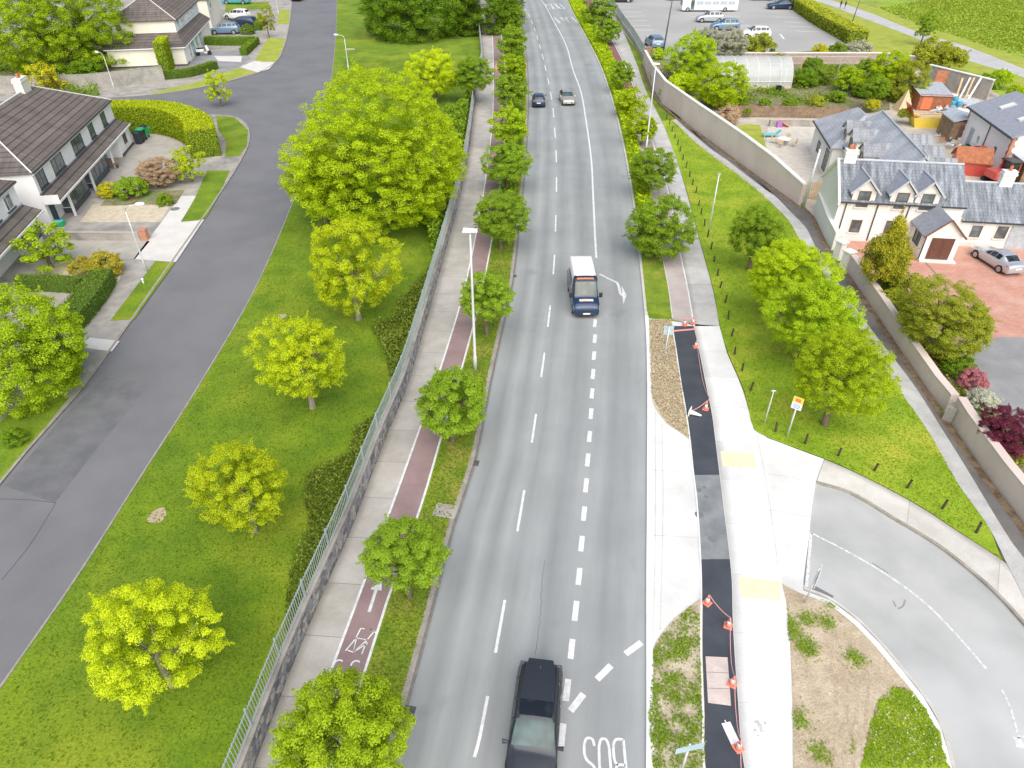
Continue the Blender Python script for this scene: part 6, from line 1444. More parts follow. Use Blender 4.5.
lamp(147, 272, 5.0, 'white street lamp with curved arm at the concrete drive', 'arm', .06, ad=(1, .05))
lamp(349, 73, 4.9, 'curved-arm street lamp at the lawn edge above the biggest tree', 'arm', .07, ad=(-1, 0))
lamp(115, 91, 4.6, 'street lamp in front of the tall grey garden wall', 'arm', .06, ad=(-.7, .1))
lamp(279, 17, 5.4, 'street lamp at the far estate verge, cut by the top edge', 'arm', .06, ad=(1, 0))
p = at(155, 280, .07); mb = MB(); mb.tube([(0,0,0),(-.02,0,.35)], [.07,.06], 8); mb.lathe([(0,.34),(.1,.36),(.11,.44),(0,.5)], 10); o = mb.build('bollard_light', 'lamphead', None, True, loc=at(144, 284, .07)); tag(o, 'short white stub post at the base of the curved lamp', 'post')
def pole(px, py, h, r, mat, label, lean=0, name='utility_pole'):
    mb = MB(); mb.tube([(0,0,-.05),(lean*h*.5,0,h*.5),(lean*h,0,h)], [r, r*.85, r*.6], 8); mb.box(lean*h-.12, -.05, h, lean*h+.12, .05, h+.08); o = mb.build(name, mat, None, True, loc=at(px, py)); return tag(o, label, 'pole')
pole(663, 53, 9.5, .14, 'darkpost', 'slender dark pole standing in the car park corner', .06)
pole(720, 109, 4.2, .10, 'lamppost', 'short pale pole behind the pink wall near the olive tree')
pole(803, 207, 5.3, .15, 'lamppost', 'pale pole at the end of the pink wall beside the cottage', .03)
pole(849, 31, 6., .12, 'darkpost', 'dark leaning pole beside the shaggy hedge', .1)
pole(708, 235, 5.3, .075, 'lamppost', 'tall plain pale pole standing on the grass triangle')
pole(764, 425, 2.4, .04, 'lamppost', 'thin bare white post near the bus sign on the triangle')
# bus stop style sign
p = at(787, 437, .1); t = empty('bus_stop_sign', p, R(-38), 'yellow-topped white sign on a pale post at the footpath edge', 'sign')
mb = MB(); mb.tube([(0,0,-.05),(0,0,2.75)], .045, 8); mb.build('post', 'lamppost', t, True); mb = MB(); mb.box(-.27, -.06, 2.0, .27, -.047, 2.42); mb.build('lower_panel', 'white', t); mb = MB(); mb.box(-.27, -.06, 2.425, .27, -.047, 2.8); mb.build('upper_panel', 'yellow', t)
mb = MB(); mb.box(-.14, -.066, 2.5, .14, -.0615, 2.7); mb.build('symbol', 'orange', t); mb = MB()
for k in range(3): mb.box(-.18, -.066, 2.08+k*.1, .18, -.0615, 2.11+k*.1)
mb.build('lettering', 'blueface', t)
# junction sign on the soil island, seen edge on from behind
def backsign(px, py, z0, h, w_, hh, rz, label, tilt=0, face='signback', pr=.04):
    t = empty('road_sign', at(px, py, z0), R(rz), label, 'sign'); mb = MB(); mb.tube([(0,0,-.05),(0,0,h)], pr, 8); mb.build('post', 'lamppost', t, True)
    mb = MB(); mb.box(-w_/2, -.07, h-hh, w_/2, -.05, h); o = mb.build('panel', face, t, bevel=.004); mb = MB(); mb.box(-w_/2+.02, -.05, h-hh*.7, w_/2-.02, -.03, h-hh*.62); mb.build('bracket', 'galv', t); return t
backsign(805, 603, .115, 2.3, .62, .95, 62, 'white sign seen almost edge-on at the tip of the soil island', face='white')
backsign(664, 360, .115, 2.5, .6, .62, 172, 'blue-grey back of a sign on the straw soil strip')
t = backsign(680, 775, .115, 2.2, 1.0, .35, 12, 'pale blue-grey sign back at the bottom edge among the weeds'); 
# wooden posts
PX = [(666.5,118.5),(669.5,124.5),(672,131.6),(674.8,138.5),(677.5,145),(680,151.6),(683,160),(686,168),(689.6,177),(692.5,185),(696,193),(698.5,206),(701,214.5),(704.5,226),(707.5,237),(711,249.5),(714,262),(717.5,276),(720,288),(725,303),(728,319.5),(731.5,336.5),(734.5,354.5),(742,371),(750,391),(775.5,432),(805,444),(838,456),(874,471),(907,488),(942,509),(976,533)]
def wpost():
    t = MB(); t.tube([(0,0,-.05),(0,0,.62)], [.075,.07], 9); t.add([(-.05,-.05,.62)], []); t.lathe([(0,.62),(.07,.62),(.05,.56),(0,.68)], 9); return t
first = None
for i, (a, b) in enumerate(PX):
    if first is None: o = first = wpost().build('wooden_post', 'postwood', None, False)
    else: o = first.copy(); COL.objects.link(o)
    q = at(a, b, .1); o.location = (q.x, q.y, .1); o.rotation_euler = (R(rnd.uniform(-5, 5)), R(rnd.uniform(-5, 5)), rnd.uniform(0, 3)); o.scale = (.85, .85, rnd.uniform(.85, 1.1)); tag(o, 'short dark wooden post in the line edging the grass triangle', 'post', 'dark wooden posts edging the grass triangle')
# roadworks: cones, tape, boards
def cone(px, py, z, label, lean=0, rot=0, group='orange cones along the new cycle track'):
    t = empty('traffic_cone', at(px, py, z), R(rot), label, 'traffic cone', group); t.rotation_euler.x = R(lean); t.scale = (.72, .72, .72)
    mb = MB(); mb.box(-.24, -.24, 0, .24, .24, .05); mb.build('base', 'conered', t, bevel=.02)
    mb = MB(); mb.lathe([(.17,.05),(.135,.25)], 14); mb.build('cone_body', 'conered', t, True); mb = MB(); mb.lathe([(.137,.25),(.09,.5)], 14); mb.build('sleeve', 'conewhite', t, True); mb = MB(); mb.lathe([(.09,.5),(.045,.74),(0,.75)], 14); mb.build('tip', 'conered', t, True)
    return t
Z2 = ZR + .01
cn = [(684.5,325,'left cone of the pair at the start of the dark asphalt'),(693,323.5,'right cone of the pair at the start of the dark asphalt'),(695.5,347,'cone on the dark asphalt edge below the first pair'),(705.5,409,'cone where the tape turns across the dark asphalt'),
      (707,603,'cone at the pointed top of the weedy strip'),(728,626,'cone just above the pinkish slabs'),(732,684,'cone beside the pinkish slabs'),(738,748,'lowest cone by the bottom edge')]
for i, (a, b, l) in enumerate(cn): cone(a, b, Z2, l, rot=rnd.uniform(0, 90))
def knock(px, py, label, rz):
    t = empty('fallen_cone', at(px, py, Z2) + Vector((0, 0, .17)), R(rz), label, 'traffic cone'); t.rotation_euler = (R(90), 0, R(rz))
    mb = MB(); mb.box(-.24, -.24, 0, .24, .24, .05); mb.build('base', 'conewhite', t); mb = MB(); mb.lathe([(.16,.05),(.045,.7),(0,.71)], 12); mb.build('cone_body', 'conewhite', t, True)
knock(689, 414, 'whitish cone lying on its side across the dark asphalt', 60)
def tapeo(P, label, sag=.12):
    Q = []
    for (a, za), (b, zb) in zip(P, P[1:]):
        A, B = at(*a, Z2), at(*b, Z2); A.z += za; B.z += zb
        for k in range(7): t_ = k/7; q = A.lerp(B, t_); q.z -= sag*4*t_*(1-t_); Q.append(q)
    q = at(*P[-1][0], Z2); q.z += P[-1][1]; Q.append(q); mb = MB()
    for a, b in zip(Q, Q[1:]): mb.bar(a, b, .02, .045)
    o = mb.build('barrier_tape', 'tape'); tag(o, label, 'tape')
tapeo([((684.5,325),.56),((693,323.5),.56),((695.5,347),.56),((702,380),.1),((708.5,402),.3),((705.5,409),.6),((689,414),.2)], 'red and white tape from the top cones down the dark asphalt edge')
tapeo([((707,603),.56),((728,626),.56),((730.5,660),.1),((732,684),.56),((736,720),.1),((738,748),.56),((741,775),.1)], 'red and white tape strung down the lower cones')
mb = MB(); mb.bar((-.9,0,.04),(.7,.25,.04),.16,.03); mb.build; o = mb.build('barrier_board', 'tape', loc=at(686, 331.5, Z2)); tag(o, 'red and white barrier plank lying on the asphalt start', 'board')
mb = MB(); mb.box(-.17,-.42,.0,.17,.42,.02); mb.box(-.02,-.5,0.02,.02,.5,.04); o = mb.build('notice_board', 'white', loc=at(731, 734, Z2)); o.rotation_euler.z = R(12); tag(o, 'white rectangular board lying beside the lowest cone', 'board')
# cone on the far cycle track
cone(496.5, 70, Z2, 'orange cone far up the left cycle track', group=None).scale = (1.3, 1.3, 1.3)

# ================================================================== GARDEN AND YARD THINGS
# polytunnel
t = empty('polytunnel', (27.5, 109, 0), 0, 'translucent white polytunnel greenhouse in the vegetable garden', 'greenhouse'); L_, r_, hh = 13.2, 3.2, 3.7
arc = [(math.cos(a)*r_, math.sin(a)**.85*hh if math.sin(a) > 0 else 0) for a in [math.pi*k/16 for k in range(17)]]
mb = MB(); mb.add([(x, y, z) for x in (0, L_) for y, z in arc], [(k, k+1, 17+k+1, 17+k) for k in range(16)] + [tuple(range(17)), tuple(range(17, 34))]); mb.build('cover', 'polythene', t, False)
for i in range(9): x = L_*i/8; mb = MB(); mb.tube([(x, y*1.005, z*1.005) for y, z in arc], .035, 5); mb.build('hoop', 'white', t)
mb = MB(); mb.tube([(0, -r_, 1.1*.0+.9), (L_, -r_+.0, .9)], .03, 5); mb.build('side_rail', 'white', t)
mb = MB(); mb.box(-.05, -r_-.1, 0, L_+.05, -r_+.02, .25); mb.build('base_board', 'palewood', t)
mb = MB(); mb.box(L_-.2, -.6, 0, L_+.04, .6, 2.); mb.build('door', 'white', t)
# garden bits
def put(name, label, cat, px, py, z=0, rz=0, group=None): return empty(name, at(px, py, z), R(rz), label, cat, group)
t = put('bucket', 'yellow bucket at the end of the polytunnel', 'bucket', 796, 83); mb = MB(); mb.lathe([(.35,0),(.5,.9),(.42,.9),(.3,.1)], 12); mb.build('bucket_body', 'yellow', t)
t = put('crate_heap', 'dark tub beside the vegetable bed below the polytunnel', 'tub', 778, 92); mb = MB(); mb.lathe([(.3,0),(.45,.8),(.38,.8),(.28,.1)], 12); mb.build('tub_body', 'blackbin', t)
t = put('bean_trellis', 'grey pipe frame over the beds right of the polytunnel', 'trellis', 838, 72); mb = MB()
for x in (-8, -4, 0, 4): mb.tube([(x,0,0),(x,0,2.2)], .05, 6)
mb.tube([(-8,0,2.2),(4,0,2.2)], .05, 6); mb.tube([(-8,0,1.3),(4,0,1.3)], .04, 6); mb.build('frame_pipes', 'galv', t)
t = put('fruit_cage', 'pale slanted timber frame beside the polytunnel end', 'frame', 800, 72); mb = MB(); mb.bar((0,0,0),(0,0,2.2),.08,.08); mb.bar((0,0,2.2),(-3.,4,2.2),.08,.08); mb.bar((-3,4,0),(-3,4,2.2),.08,.08); mb.bar((0,0,2.2),(3,0,.2),.06,.06); mb.build('frame_bars', 'palewood', t)
# patio table and chairs
t = put('patio_table', 'round pale table on the patio', 'table', 783, 145); mb = MB(); mb.lathe([(0,.70),(.75,.70),(.75,.75),(0,.75)], 18); mb.build('table_top', 'sheetwhite', t); mb = MB(); mb.tube([(0,0,.02),(0,0,.7)], .06, 8); mb.lathe([(.35,0),(.35,.04),(0,.05)], 12); mb.build('pedestal', 'galv', t)
for k in range(4):
    a = R(45 + 90*k + 10); c0 = at(783, 145) + Vector((math.cos(a)*1.15, math.sin(a)*1.15, 0)); ch = empty('patio_chair', c0, a + R(90), 'tan patio chair drawn up to the round pale table', 'chair', 'chairs round the patio table')
    mb = MB(); mb.box(-.25,-.25,.42,.25,.25,.48); mb.build('seat', 'palewood', ch); mb = MB(); mb.box(-.25,-.28,.5,.25,-.22,.95); mb.build('backrest', 'palewood', ch)
    for sx in (-.22, .22):
        for sy in (-.22, .22): mb = MB(); mb.box(sx-.02,sy-.02,0,sx+.02,sy+.02,.42); mb.build('leg', 'galv', ch)
t = put('sun_lounger', 'teal lounger at the left edge of the patio', 'lounger', 771, 137); mb = MB(); mb.box(-1,-.35,.3,.5,.35,.38); mb.add([(.5,-.35,.34),(.5,.35,.34),(1.0,.35,.8),(1.0,-.35,.8)], [(0,1,2,3)]); mb.build('bed', 'tealitem', t)
for sx in (-.9, .4): mb = MB(); mb.box(sx,-.33,0,sx+.05,.33,.3); mb.build('leg', 'galv', t)
t = put('toy_slide', 'purple toy by the low patio wall', 'toy', 780, 127); mb = MB(); mb.box(-.5,-.3,0,.1,.3,.7); mb.build('tower', 'purple', t); mb = MB(); mb.add([(.1,-.25,.7),(.1,.25,.7),(1.1,.25,.1),(1.1,-.25,.1),(.1,-.25,.6),(.1,.25,.6),(1.1,.25,0),(1.1,-.25,0)], [(0,1,2,3),(4,5,6,7),(0,3,7,4),(1,2,6,5)]); mb.build('slide', 'conered', t)
# yard clutter between the houses
t = put('garden_shed', 'grey corrugated lean-to shed in the cluttered yard', 'shed', 928, 108, rz=-8); mb = MB(); mb.box(-2,-1.5,0,2,3.5,2.0); mb.build('shed_wall', 'rustpanel', t)
mb = MB()
for k in range(14): x = -2.1 + k*.3; slab(mb, [(x,-1.7,1.95),(x+.27,-1.7,1.95),(x+.27,3.7,2.5),(x,3.7,2.5)], .05)
mb.build('roof', 'sheetgrey', t); mb = MB(); mb.box(-1.6,-1.54,.2,-.4,-1.505,1.7); mb.build('door', 'orange', t)
t = put('skip', 'yellow-sided skip with red lid full of timber', 'skip', 927, 126, rz=-6); mb = MB(); mb.add([(-1.8,-.9,0),(1.8,-.9,0),(1.8,.9,0),(-1.8,.9,0),(-2.3,-1.1,1.2),(2.3,-1.1,1.2),(2.3,1.1,1.2),(-2.3,1.1,1.2)], [(0,3,2,1),(0,1,5,4),(1,2,6,5),(2,3,7,6),(3,0,4,7)]); mb.build('skip_body', 'yellow', t)
mb = MB(); mb.add([(-2.3,-1.1,1.25),(-2.3,1.1,1.25),(-3.0,1.1,2.6),(-3.0,-1.1,2.6)], [(0,1,2,3)]); mb.build('lid', 'redpaint', t)
for k in range(7): mb = MB(); mb.bar((-1.8 + rnd.uniform(0, .4), -.8+k*.25, 1.15+.05*(k%3)), (1.9, -.9+k*.27, 1.3+.1*(k%2)), .22, .05); mb.build('plank', 'palewood', t)
t = put('wigwam', 'tan pointed play tent by the olive bush', 'tent', 902, 110); mb = MB(); mb.add([(-1,-1,0),(1,-1,0),(1,1,0),(-1,1,0),(0,0,2.6)], [(0,1,4),(1,2,4),(2,3,4),(3,0,4)]); mb.build('tent_cloth', 'palewood', t)
t = put('brown_shed', 'dark brown timber shed with white sheeting on top', 'shed', 954, 138, rz=-8); mb = MB(); mb.box(-1.3,-1.6,0,1.3,2.2,2.3); mb.build('shed_wall', 'timber', t); mb = MB(); slab(mb, [(-1.5,-1.8,2.35),(0,-1.8,2.75),(0,2.4,2.75),(-1.5,2.4,2.35)]); slab(mb, [(1.5,-1.8,2.35),(1.5,2.4,2.35),(0,2.4,2.75),(0,-1.8,2.75)]); mb.build('roof', 'sheetgrey', t); mb = MB(); mb.box(-.5,-1.64,.1,.4,-1.605,1.9); mb.build('door', 'frame_brown', t)
for i, (px, py, sx, sy, sz, mt, lb) in enumerate([(945,103,2.2,1.4,1.0,'sheetwhite','white sheeted box near the yard wall'),(962,118,1.5,1.3,.9,'sheetwhite','white appliance beside the outbuilding corner'),(950,116,1.6,1.2,.8,'sheetgrey','grey metal box in the middle of the clutter'),
        (957,124,1.3,1.0,1.3,'sheetwhite','white upright cabinet above the brown shed'),(938,118,1.4,.9,.5,'palewood','pale timber crate beside the skip')]):
    t = put('storage_box', lb, 'box', px, py, rz=rnd.uniform(-30, 30)); mb = MB(); mb.box(-sx/2,-sy/2,0,sx/2,sy/2,sz); mb.build('box_body', mt, t, bevel=.04); mb = MB(); mb.box(-sx/2-.05,-sy/2-.05,sz+.004,sx/2+.05,sy/2+.05,sz+.1); mb.build('lid', mt, t)
for i, (px, py, l) in enumerate([(953,106,'blue barrel nearest the yard wall'),(950,110,'blue barrel beside the white sheeted box'),(957,111,'blue barrel right of the other two barrels')]):
    t = put('blue_barrel', l, 'barrel', px, py); mb = MB(); mb.lathe([(.0,0),(.36,0),(.40,.3),(.40,.35),(.38,.7),(.40,1.0),(.34,1.15),(0,1.15)], 14); mb.build('barrel_body', 'bluebarrel', t, True)
for i, (px, py, dx) in enumerate([(958,98,1.),(963,99,1.3),(967,101,1.2),(971,103,1.5)]):
    t = put('long_timber', ['pale timber leaning on the yard wall, shortest of four','pale timber leaning on the yard wall, second of four','pale timber leaning on the yard wall, third of four','pale timber leaning on the yard wall, nearest the outbuilding'][i], 'timber', px, py); mb = MB(); mb.bar((-dx,-1.2,.1),(dx,2.2,2.1+.2*i),.22,.1); mb.build('board', 'sheetwhite' if i % 2 else 'palewood', t)
t = put('rusty_panel', 'rust-brown metal door leaning against the yard wall', 'panel', 937, 92); mb = MB(); mb.add([(-.9,0,0),(.5,-.3,0),(1.3,1.,2.6),(-.1,1.3,2.6)], [(0,1,2,3)]); mb.bar((-.9,0,0),(-.1,1.3,2.6),.12,.12); mb.bar((.5,-.3,0),(1.3,1,2.6),.12,.12); mb.build('sheet', 'rustpanel', t)
t = put('yellow_tarp', 'yellow tarpaulin heap by the yard wall', 'tarpaulin', 942, 95); mb = MB(); rg_ = random.Random(4); V_ = [(x*.5-1, y*.5-.75, .2+rg_.uniform(.0,.7)*(1 if 0 < x < 4 and 0 < y < 3 else 0)) for y in range(4) for x in range(5)]; mb.add(V_, [(y*5+x, y*5+x+1, y*5+x+6, y*5+x+5) for y in range(3) for x in range(4)]); mb.build('cloth', 'yellow', t, True)
# red machine (small digger) and red gazebo behind the cottage ridge
t = put('mini_digger', 'red machine with black cab roof parked behind the cottage wing', 'digger', 998, 184, rz=8); t.scale = (.85, .85, .85)
for sy in (-1.0, 1.0):
    mb = MB(); P = [(1.5*math.cos(a)+(.5 if math.cos(a) > 0 else -.5), .38+.38*math.sin(a)) for a in [2*math.pi*k/14 for k in range(14)]]; mb.add([(x*.8, sy-.25, z) for x, z in P] + [(x*.8, sy+.25, z) for x, z in P], [tuple(range(14)), tuple(range(14, 28))] + [(k, (k+1) % 14, 14+(k+1) % 14, 14+k) for k in range(14)]); mb.build('track', 'rubber', t)
mb = MB(); mb.box(-1.6,-1.,.8,.9,1.,1.7); mb.build('engine_cover', 'machine_red', t, bevel=.12); mb = MB()
for x, y in ((.1,-.75),(1.2,-.75),(.1,.75),(1.2,.75)): mb.box(x-.06,y-.06,1.0,x+.06,y+.06,2.7)
mb.build('cab_frame', 'machine_red', t); mb = MB(); mb.box(-.15,-.95,2.7,1.4,.95,2.82); mb.build('cab_roof', 'blacktrim', t, bevel=.05); mb = MB(); mb.box(.15,-.8,1.6,1.25,.8,2.6); mb.build('cab_glass', 'carglass', t)
mb = MB(); mb.bar((1.1,0,1.3),(2.6,0,2.9),.3,.35); mb.bar((2.6,0,2.9),(3.6,0,1.2),.24,.28); mb.build('boom', 'machine_red', t); mb = MB(); mb.add([(3.3,-.4,1.1),(3.3,.4,1.1),(3.9,.4,.5),(3.9,-.4,.5),(3.2,-.4,.3),(3.2,.4,.3)], [(0,1,2,3),(2,3,4,5),(0,3,4),(1,2,5)]); mb.build('bucket', 'blacktrim', t)
t = put('work_trailer', 'red and orange trailer of tools below the outbuilding door', 'trailer', 977, 160, rz=14); mb = MB(); mb.box(-1.7,-1.,.55,1.7,1.,.7); mb.box(-1.7,-1.,.7,-1.62,1,1.2); mb.box(1.62,-1,.7,1.7,1,1.2); mb.box(-1.6,-1,.7,1.6,-.92,1.2); mb.box(-1.6,.92,.7,1.6,1,1.2); mb.build('trailer_bed', 'machine_red', t)
for sy in (-1.15, 1.15): mb = MB(); mb.tube([(0,sy-.1,.38),(0,sy+.1,.38)], .38, 14); mb.build('wheel', 'rubber', t)
mb = MB(); mb.bar((-1.7,0,.6),(-3.1,0,.5),.1,.1); mb.build('drawbar', 'machine_red', t)
for k in range(5): mb = MB(); mb.box(-1.4+k*.6,-.7+.2*(k%2),.71,-.95+k*.6,.2+.3*(k%2),1.1+.2*(k%3)); mb.build('load', ['palewood','terracotta','orange','palewood','yellow'][k], t)
t = put('lean_roof', 'red and brown pitched playhouse behind the grey house', 'playhouse', 966, 172, rz=-18); mb = MB(); mb.box(-1.5,-1.2,0,1.5,1.2,1.5); mb.add([(-1.5,-1.2,1.5),(-1.5,1.2,1.5),(-1.5,0,2.5)], [(0,1,2)]); mb.add([(1.5,-1.2,1.5),(1.5,1.2,1.5),(1.5,0,2.5)], [(0,1,2)]); mb.build('playhouse_wall', 'machine_red', t); mb = MB(); slab(mb, [(-1.7,-1.4,1.4),(1.7,-1.4,1.4),(1.7,0,2.6),(-1.7,0,2.6)], .08); slab(mb, [(-1.7,1.4,1.4),(-1.7,0,2.6),(1.7,0,2.6),(1.7,1.4,1.4)], .08); mb.build('roof', 'rustpanel', t)
t = put('brown_shed', 'brown timber shed at the right edge beside the red machine', 'shed', 1022, 180, rz=-10); mb = MB(); mb.box(-1.2,-2,0,3,3,2.3); mb.build('shed_wall', 'timber', t); mb = MB(); slab(mb, [(-1.4,-2.2,2.35),(3.2,-2.2,2.6),(3.2,3.2,2.6),(-1.4,3.2,2.35)]); mb.build('roof', 'palelead', t); mb = MB(); mb.box(.2,-2.04,.1,1.2,-2.005,1.9); mb.build('door', 'frame_brown', t)
# bins in the front drive
def bin_(px, py, mt, lm, label, rz=0, name='wheelie_bin', g='wheelie bins by the tall lime hedge'):
    t = put(name, label, 'bin', px, py, .08, rz, g); mb = MB(); mb.add([(-.24,-.28,.06),(.24,-.28,.06),(.24,.28,.06),(-.24,.28,.06),(-.3,-.36,1.0),(.3,-.36,1.0),(.3,.36,1.0),(-.3,.36,1.0)], [(0,3,2,1),(4,5,6,7),(0,1,5,4),(1,2,6,5),(2,3,7,6),(3,0,4,7)]); mb.build('bin_body', mt, t)
    mb = MB(); mb.add([(-.33,-.4,1.01),(.33,-.4,1.01),(.33,.4,1.01),(-.33,.4,1.01),(-.25,-.3,1.12),(.25,-.3,1.12),(.25,.3,1.12),(-.25,.3,1.12)], [(0,3,2,1),(4,5,6,7),(0,1,5,4),(1,2,6,5),(2,3,7,6),(3,0,4,7)]); mb.build('lid', lm, t)
    for sx in (-.22, .22): mb = MB(); mb.tube([(sx-.04,.3,.12),(sx+.04,.3,.12)], .12, 10); mb.build('wheel', 'rubber', t)
    t.scale = (1.25, 1.25, 1.25)
bin_(140, 143.5, 'blackbin', 'blackbin', 'black wheelie bin, nearest of the row of bins'); bin_(143, 140.5, 'blackbin', 'greenbin', 'dark bin with green lid behind the black bin'); bin_(145.5, 138, 'greenbin', 'blackbin', 'green bin with black lid, third from the black one')
for px, l in ((154, 'left bright green garden waste bag'), (165, 'right bright green garden waste bag')):
    t = put('waste_bag', l, 'bag', px, 132, .08); mb = MB(); mb.box(-.7,-.55,0,.7,.55,1.0); mb.build('bag_body', 'greenbin', t, bevel=.15); mb = MB(); mb.box(-.55,-.4,1.0,.55,.4,1.08); mb.build('bag_top', 'sheetwhite', t)
t = put('garden_bench', 'timber bench beside the green front door', 'bench', 111, 168, .08, 10); mb = MB(); mb.box(-.8,-.25,.4,.8,.25,.47); mb.build('seat', 'timber', t); mb = MB(); mb.box(-.8,.22,.5,.8,.28,.95); mb.build('backrest', 'timber', t)
for sx in (-.7, .7): mb = MB(); mb.box(sx-.04,-.22,0,sx+.04,.24,.4); mb.build('leg', 'frame_dark', t)
t = put('motor_scooter', 'white motor scooter parked by the cream house corner', 'scooter', 204, 55.5, .08, 20); t.scale = (1.5, 1.5, 1.5)
for x in (-.6, .65): mb = MB(); mb.tube([(x,-.06,.25),(x,.06,.25)], .25, 12); mb.build('wheel', 'rubber', t)
mb = MB(); mb.box(-.75,-.16,.4,.1,.16,.7); mb.box(.1,-.14,.25,.45,.14,.35); mb.build('scooter_body', 'white', t, bevel=.05); mb = MB(); mb.bar((.6,0,.3),(.42,0,1.05),.25,.08); mb.build('leg_shield', 'white', t); mb = MB(); mb.box(-.65,-.14,.71,.05,.14,.8); mb.build('seat', 'blacktrim', t); mb = MB(); mb.bar((.42,-.33,1.05),(.42,.33,1.05),.04,.04); mb.build('handlebar', 'blacktrim', t)
t = put('recycling_box', 'small green recycling box at the near end of the bay-windowed house', 'box', 59.5, 225.5, .08, 5); mb = MB(); mb.box(-.45,-.3,0,.45,.3,.4); mb.build('box_body', 'greenbin', t, bevel=.03); mb = MB(); mb.box(-.4,-.25,.401,.4,.25,.44); mb.build('box_contents', 'tealitem', t)
# two walkers on the field path
def person(px, py, label, top, legs_, stride=.12, rz=0):
    t = empty('person', at(px, py), R(rz), label, 'person', None)
    J = [((0,0,.95),.13),((0,0,1.15),.14),((0,0,1.35),.17),((0,0,1.47),.08),((0,.01,1.55),.06),((0,.02,1.66),.095),((0,.01,1.76),.07),
         ((.09,0,.9),.10),((.10,stride,.5),.07),((.10,stride*.4,.1),.045),((.10,stride*.4+.12,.04),.04),((-.09,0,.9),.10),((-.10,-stride,.5),.07),((-.10,-stride*1.6,.1),.045),((-.10,-stride*1.6+.12,.04),.04),
         ((.20,0,1.40),.06),((.25,-.05,1.15),.045),((.24,.05,.92),.033),((.24,.08,.83),.03),((-.20,0,1.40),.06),((-.25,.05,1.15),.045),((-.24,.15,.94),.033),((-.24,.18,.85),.03)]
    E_ = [(0,1),(1,2),(2,3),(3,4),(4,5),(5,6),(0,7),(7,8),(8,9),(9,10),(0,11),(11,12),(12,13),(13,14),(2,15),(15,16),(16,17),(17,18),(2,19),(19,20),(20,21),(21,22)]
    me = bpy.data.meshes.new('body'); me.from_pydata([j[0] for j in J], E_, []); me.update(); o = bpy.data.objects.new('body', me); COL.objects.link(o); o.parent = t
    md = o.modifiers.new('skin', 'SKIN'); sv = me.skin_vertices[0] if me.skin_vertices else None
    if sv is None:
        bm = bmesh.new(); bm.from_mesh(me); bm.verts.layers.skin.verify(); bm.to_mesh(me); bm.free(); sv = me.skin_vertices[0]
    for i, (p_, r__) in enumerate(J): sv.data[i].radius = (r__, r__ * (.75 if i in (0, 1, 2) else 1))
    sv.data[0].use_root = True
    s_ = o.modifiers.new('sub', 'SUBSURF'); s_.levels = 1; s_.render_levels = 1; me.materials.append(MATS[top]); return t
person(840, 8.5, 'left of two dark-clothed people walking on the field path', 'blacktrim', 'blacktrim', rz=200); person(844.5, 9, 'right of two dark-clothed people walking on the field path', 'gutter', 'gutter', rz=200)

# more loose things in the yard
for px, py, lb, nm, cat, kind, mt, sc_ in [(947,118,'orange plastic crate between the skip and the white cabinet','plastic_crate','crate','box','orange',.7),(935,101,'wooden pallet leaning near the rusty panel','wooden_pallet','pallet','pallet','palewood',1.2),
        (966,108,'grey folded sheet on the ground by the leaning timbers','metal_sheet','sheet','sheet','sheetgrey',1.2),(972,124,'pale plasterboard sheet against the outbuilding wall','plaster_board','board','sheet','sheetwhite',1.3),
        (944,128,'pallet lying flat below the orange crate','wooden_pallet','pallet','pallet','palewood',1.1),(963,131,'small teal tub beside the outbuilding door','plastic_tub','tub','tub','tealitem',.8),(968,150,'green planted tub near the brown shed','plastic_tub','tub','tub','greenbin',.8),
        (985,168,'terracotta tub by the red trailer','plastic_tub','tub','tub','terracotta',.9),(958,150,'white sack slumped below the brown shed','sack','sack','sack','sheetwhite',.9),(938,111,'white sack slumped on the pallet side of the shed','sack','sack','sack','sheetwhite',1.)]:
    t = put(nm, lb, cat, px, py, 0, rnd.uniform(-40, 40)); t.scale = (sc_,)*3; mb = MB()
    if kind == 'box':
        mb.box(-.6,-.4,0,.6,.4,.06); [mb.box(*q) for q in ((-.6,-.4,.06,.6,-.35,.6),(-.6,.35,.06,.6,.4,.6),(-.6,-.35,.06,-.55,.35,.6),(.55,-.35,.06,.6,.35,.6))]
    elif kind == 'pallet':
        for k in range(6): mb.box(-.6, -.5+k*.18, .12, .6, -.38+k*.18, .15)
        for k in range(3): mb.box(-.6+k*.55, -.5, 0, -.5+k*.55, .52, .118)
    elif kind == 'sheet': mb.add([(-1,-.6,.05),(1,-.6,.1),(1,.7,.9),(-1,.7,.8),(-1,-.6,0),(1,-.6,.05),(1,.7,.85),(-1,.7,.75)], [(0,1,2,3),(4,7,6,5),(0,4,5,1),(1,5,6,2),(2,6,7,3),(3,7,4,0)])
    elif kind == 'tub': mb.lathe([(0,0),(.4,0),(.55,.7),(.48,.7),(.4,.5),(0,.5)], 14)
    else: mb.lathe([(0,0),(.45,.02),(.5,.25),(.38,.5),(.15,.62),(.2,.7),(0,.72)], 10)
    mb.build('body_' + kind if kind != 'box' else 'crate_body', mt, t, kind in ('sack',))

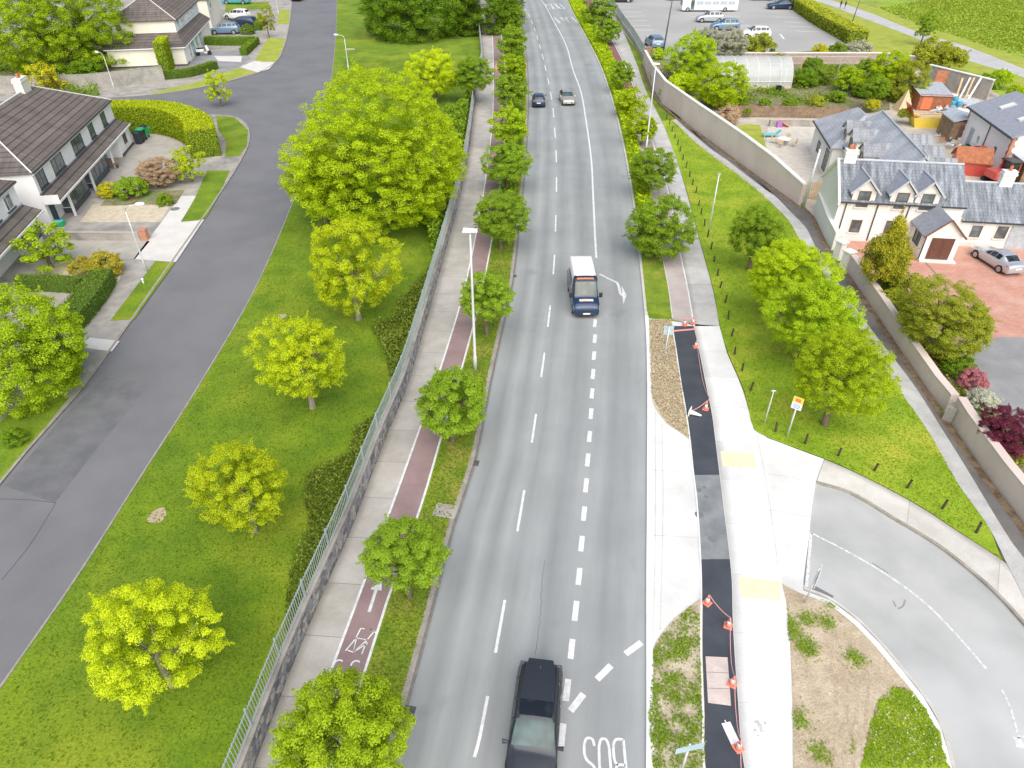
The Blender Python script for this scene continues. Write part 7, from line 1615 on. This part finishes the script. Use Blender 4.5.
# countless bits of scrap lying between the yard things
MB_ = MB(); r9 = random.Random(44); mats_ = ['sheetwhite', 'sheetgrey', 'palewood', 'rustpanel', 'galv', 'bluebarrel', 'terracotta', 'yellow', 'timber', 'machine_red']
quad_ = [at(928, 100), at(968, 96), at(975, 128), at(955, 160), at(935, 132)]
for k in range(420):
    ws_ = [r9.random()**2 for _ in quad_]; s_ = sum(ws_); p = sum((q*w_ for q, w_ in zip(quad_, ws_)), Vector())/s_
    MB_.cur = r9.choices(range(10), [10, 6, 8, 3, 5, 2, 2, 1.2, 4, 1])[0]; L = r9.uniform(.15, 1.1); a_ = r9.uniform(0, 6.28); z_ = r9.uniform(.05, .8)**1.5
    MB_.bar(p + Vector((0, 0, z_)), p + Vector((math.cos(a_)*L, math.sin(a_)*L, z_ + r9.uniform(-.1, .3))), r9.uniform(.08, .55), r9.uniform(.03, .25))
o = MB_.build('rubble', mats_); o['kind'] = 'stuff'; o['label'] = 'scrap boards, sheeting and odds and ends heaped over the cluttered yard'
# ================================================================== CAMERA, LIGHT
cam = bpy.data.objects.new('camera', bpy.data.cameras.new('camera')); COL.objects.link(cam)
cam.location = (0, 0, CAMH); cam.rotation_euler = (math.pi/2 - PITCH, 0, 0)
cam.data.sensor_width = 36; cam.data.lens = 36 * F / 1024; cam.data.clip_start = .5; cam.data.clip_end = 3000
S.camera = cam
w = bpy.data.worlds.new('World'); S.world = w; w.use_nodes = True
t = w.node_tree; bg = t.nodes['Background']; sk = t.nodes.new('ShaderNodeTexSky'); sk.sky_type = 'NISHITA'; sk.sun_disc = False
SUN_EL, SUN_AZ = R(49), R(172)       # azimuth measured from +Y towards +X
sk.sun_elevation = SUN_EL; sk.sun_rotation = SUN_AZ; sk.air_density = 1.0; sk.dust_density = 3.0; sk.ozone_density = .6
bg.inputs[1].default_value = .15
t.links.new(sk.outputs[0], bg.inputs[0])
sl = bpy.data.lights.new('sun', 'SUN'); sl.energy = 3.75; sl.angle = R(88); sl.color = (1, .96, .89)
so = bpy.data.objects.new('sun', sl); COL.objects.link(so)
d = Vector((math.sin(SUN_AZ) * math.cos(SUN_EL), math.cos(SUN_AZ) * math.cos(SUN_EL), math.sin(SUN_EL)))
so.rotation_euler = (-d).to_track_quat('-Z', 'Y').to_euler()
S.view_settings.view_transform = 'Standard'; S.view_settings.look = 'None'; S.view_settings.exposure = 0; S.view_settings.gamma = 1
S.render.engine = 'CYCLES'; S.cycles.max_bounces = 5; S.cycles.diffuse_bounces = 3; S.cycles.transparent_max_bounces = 6
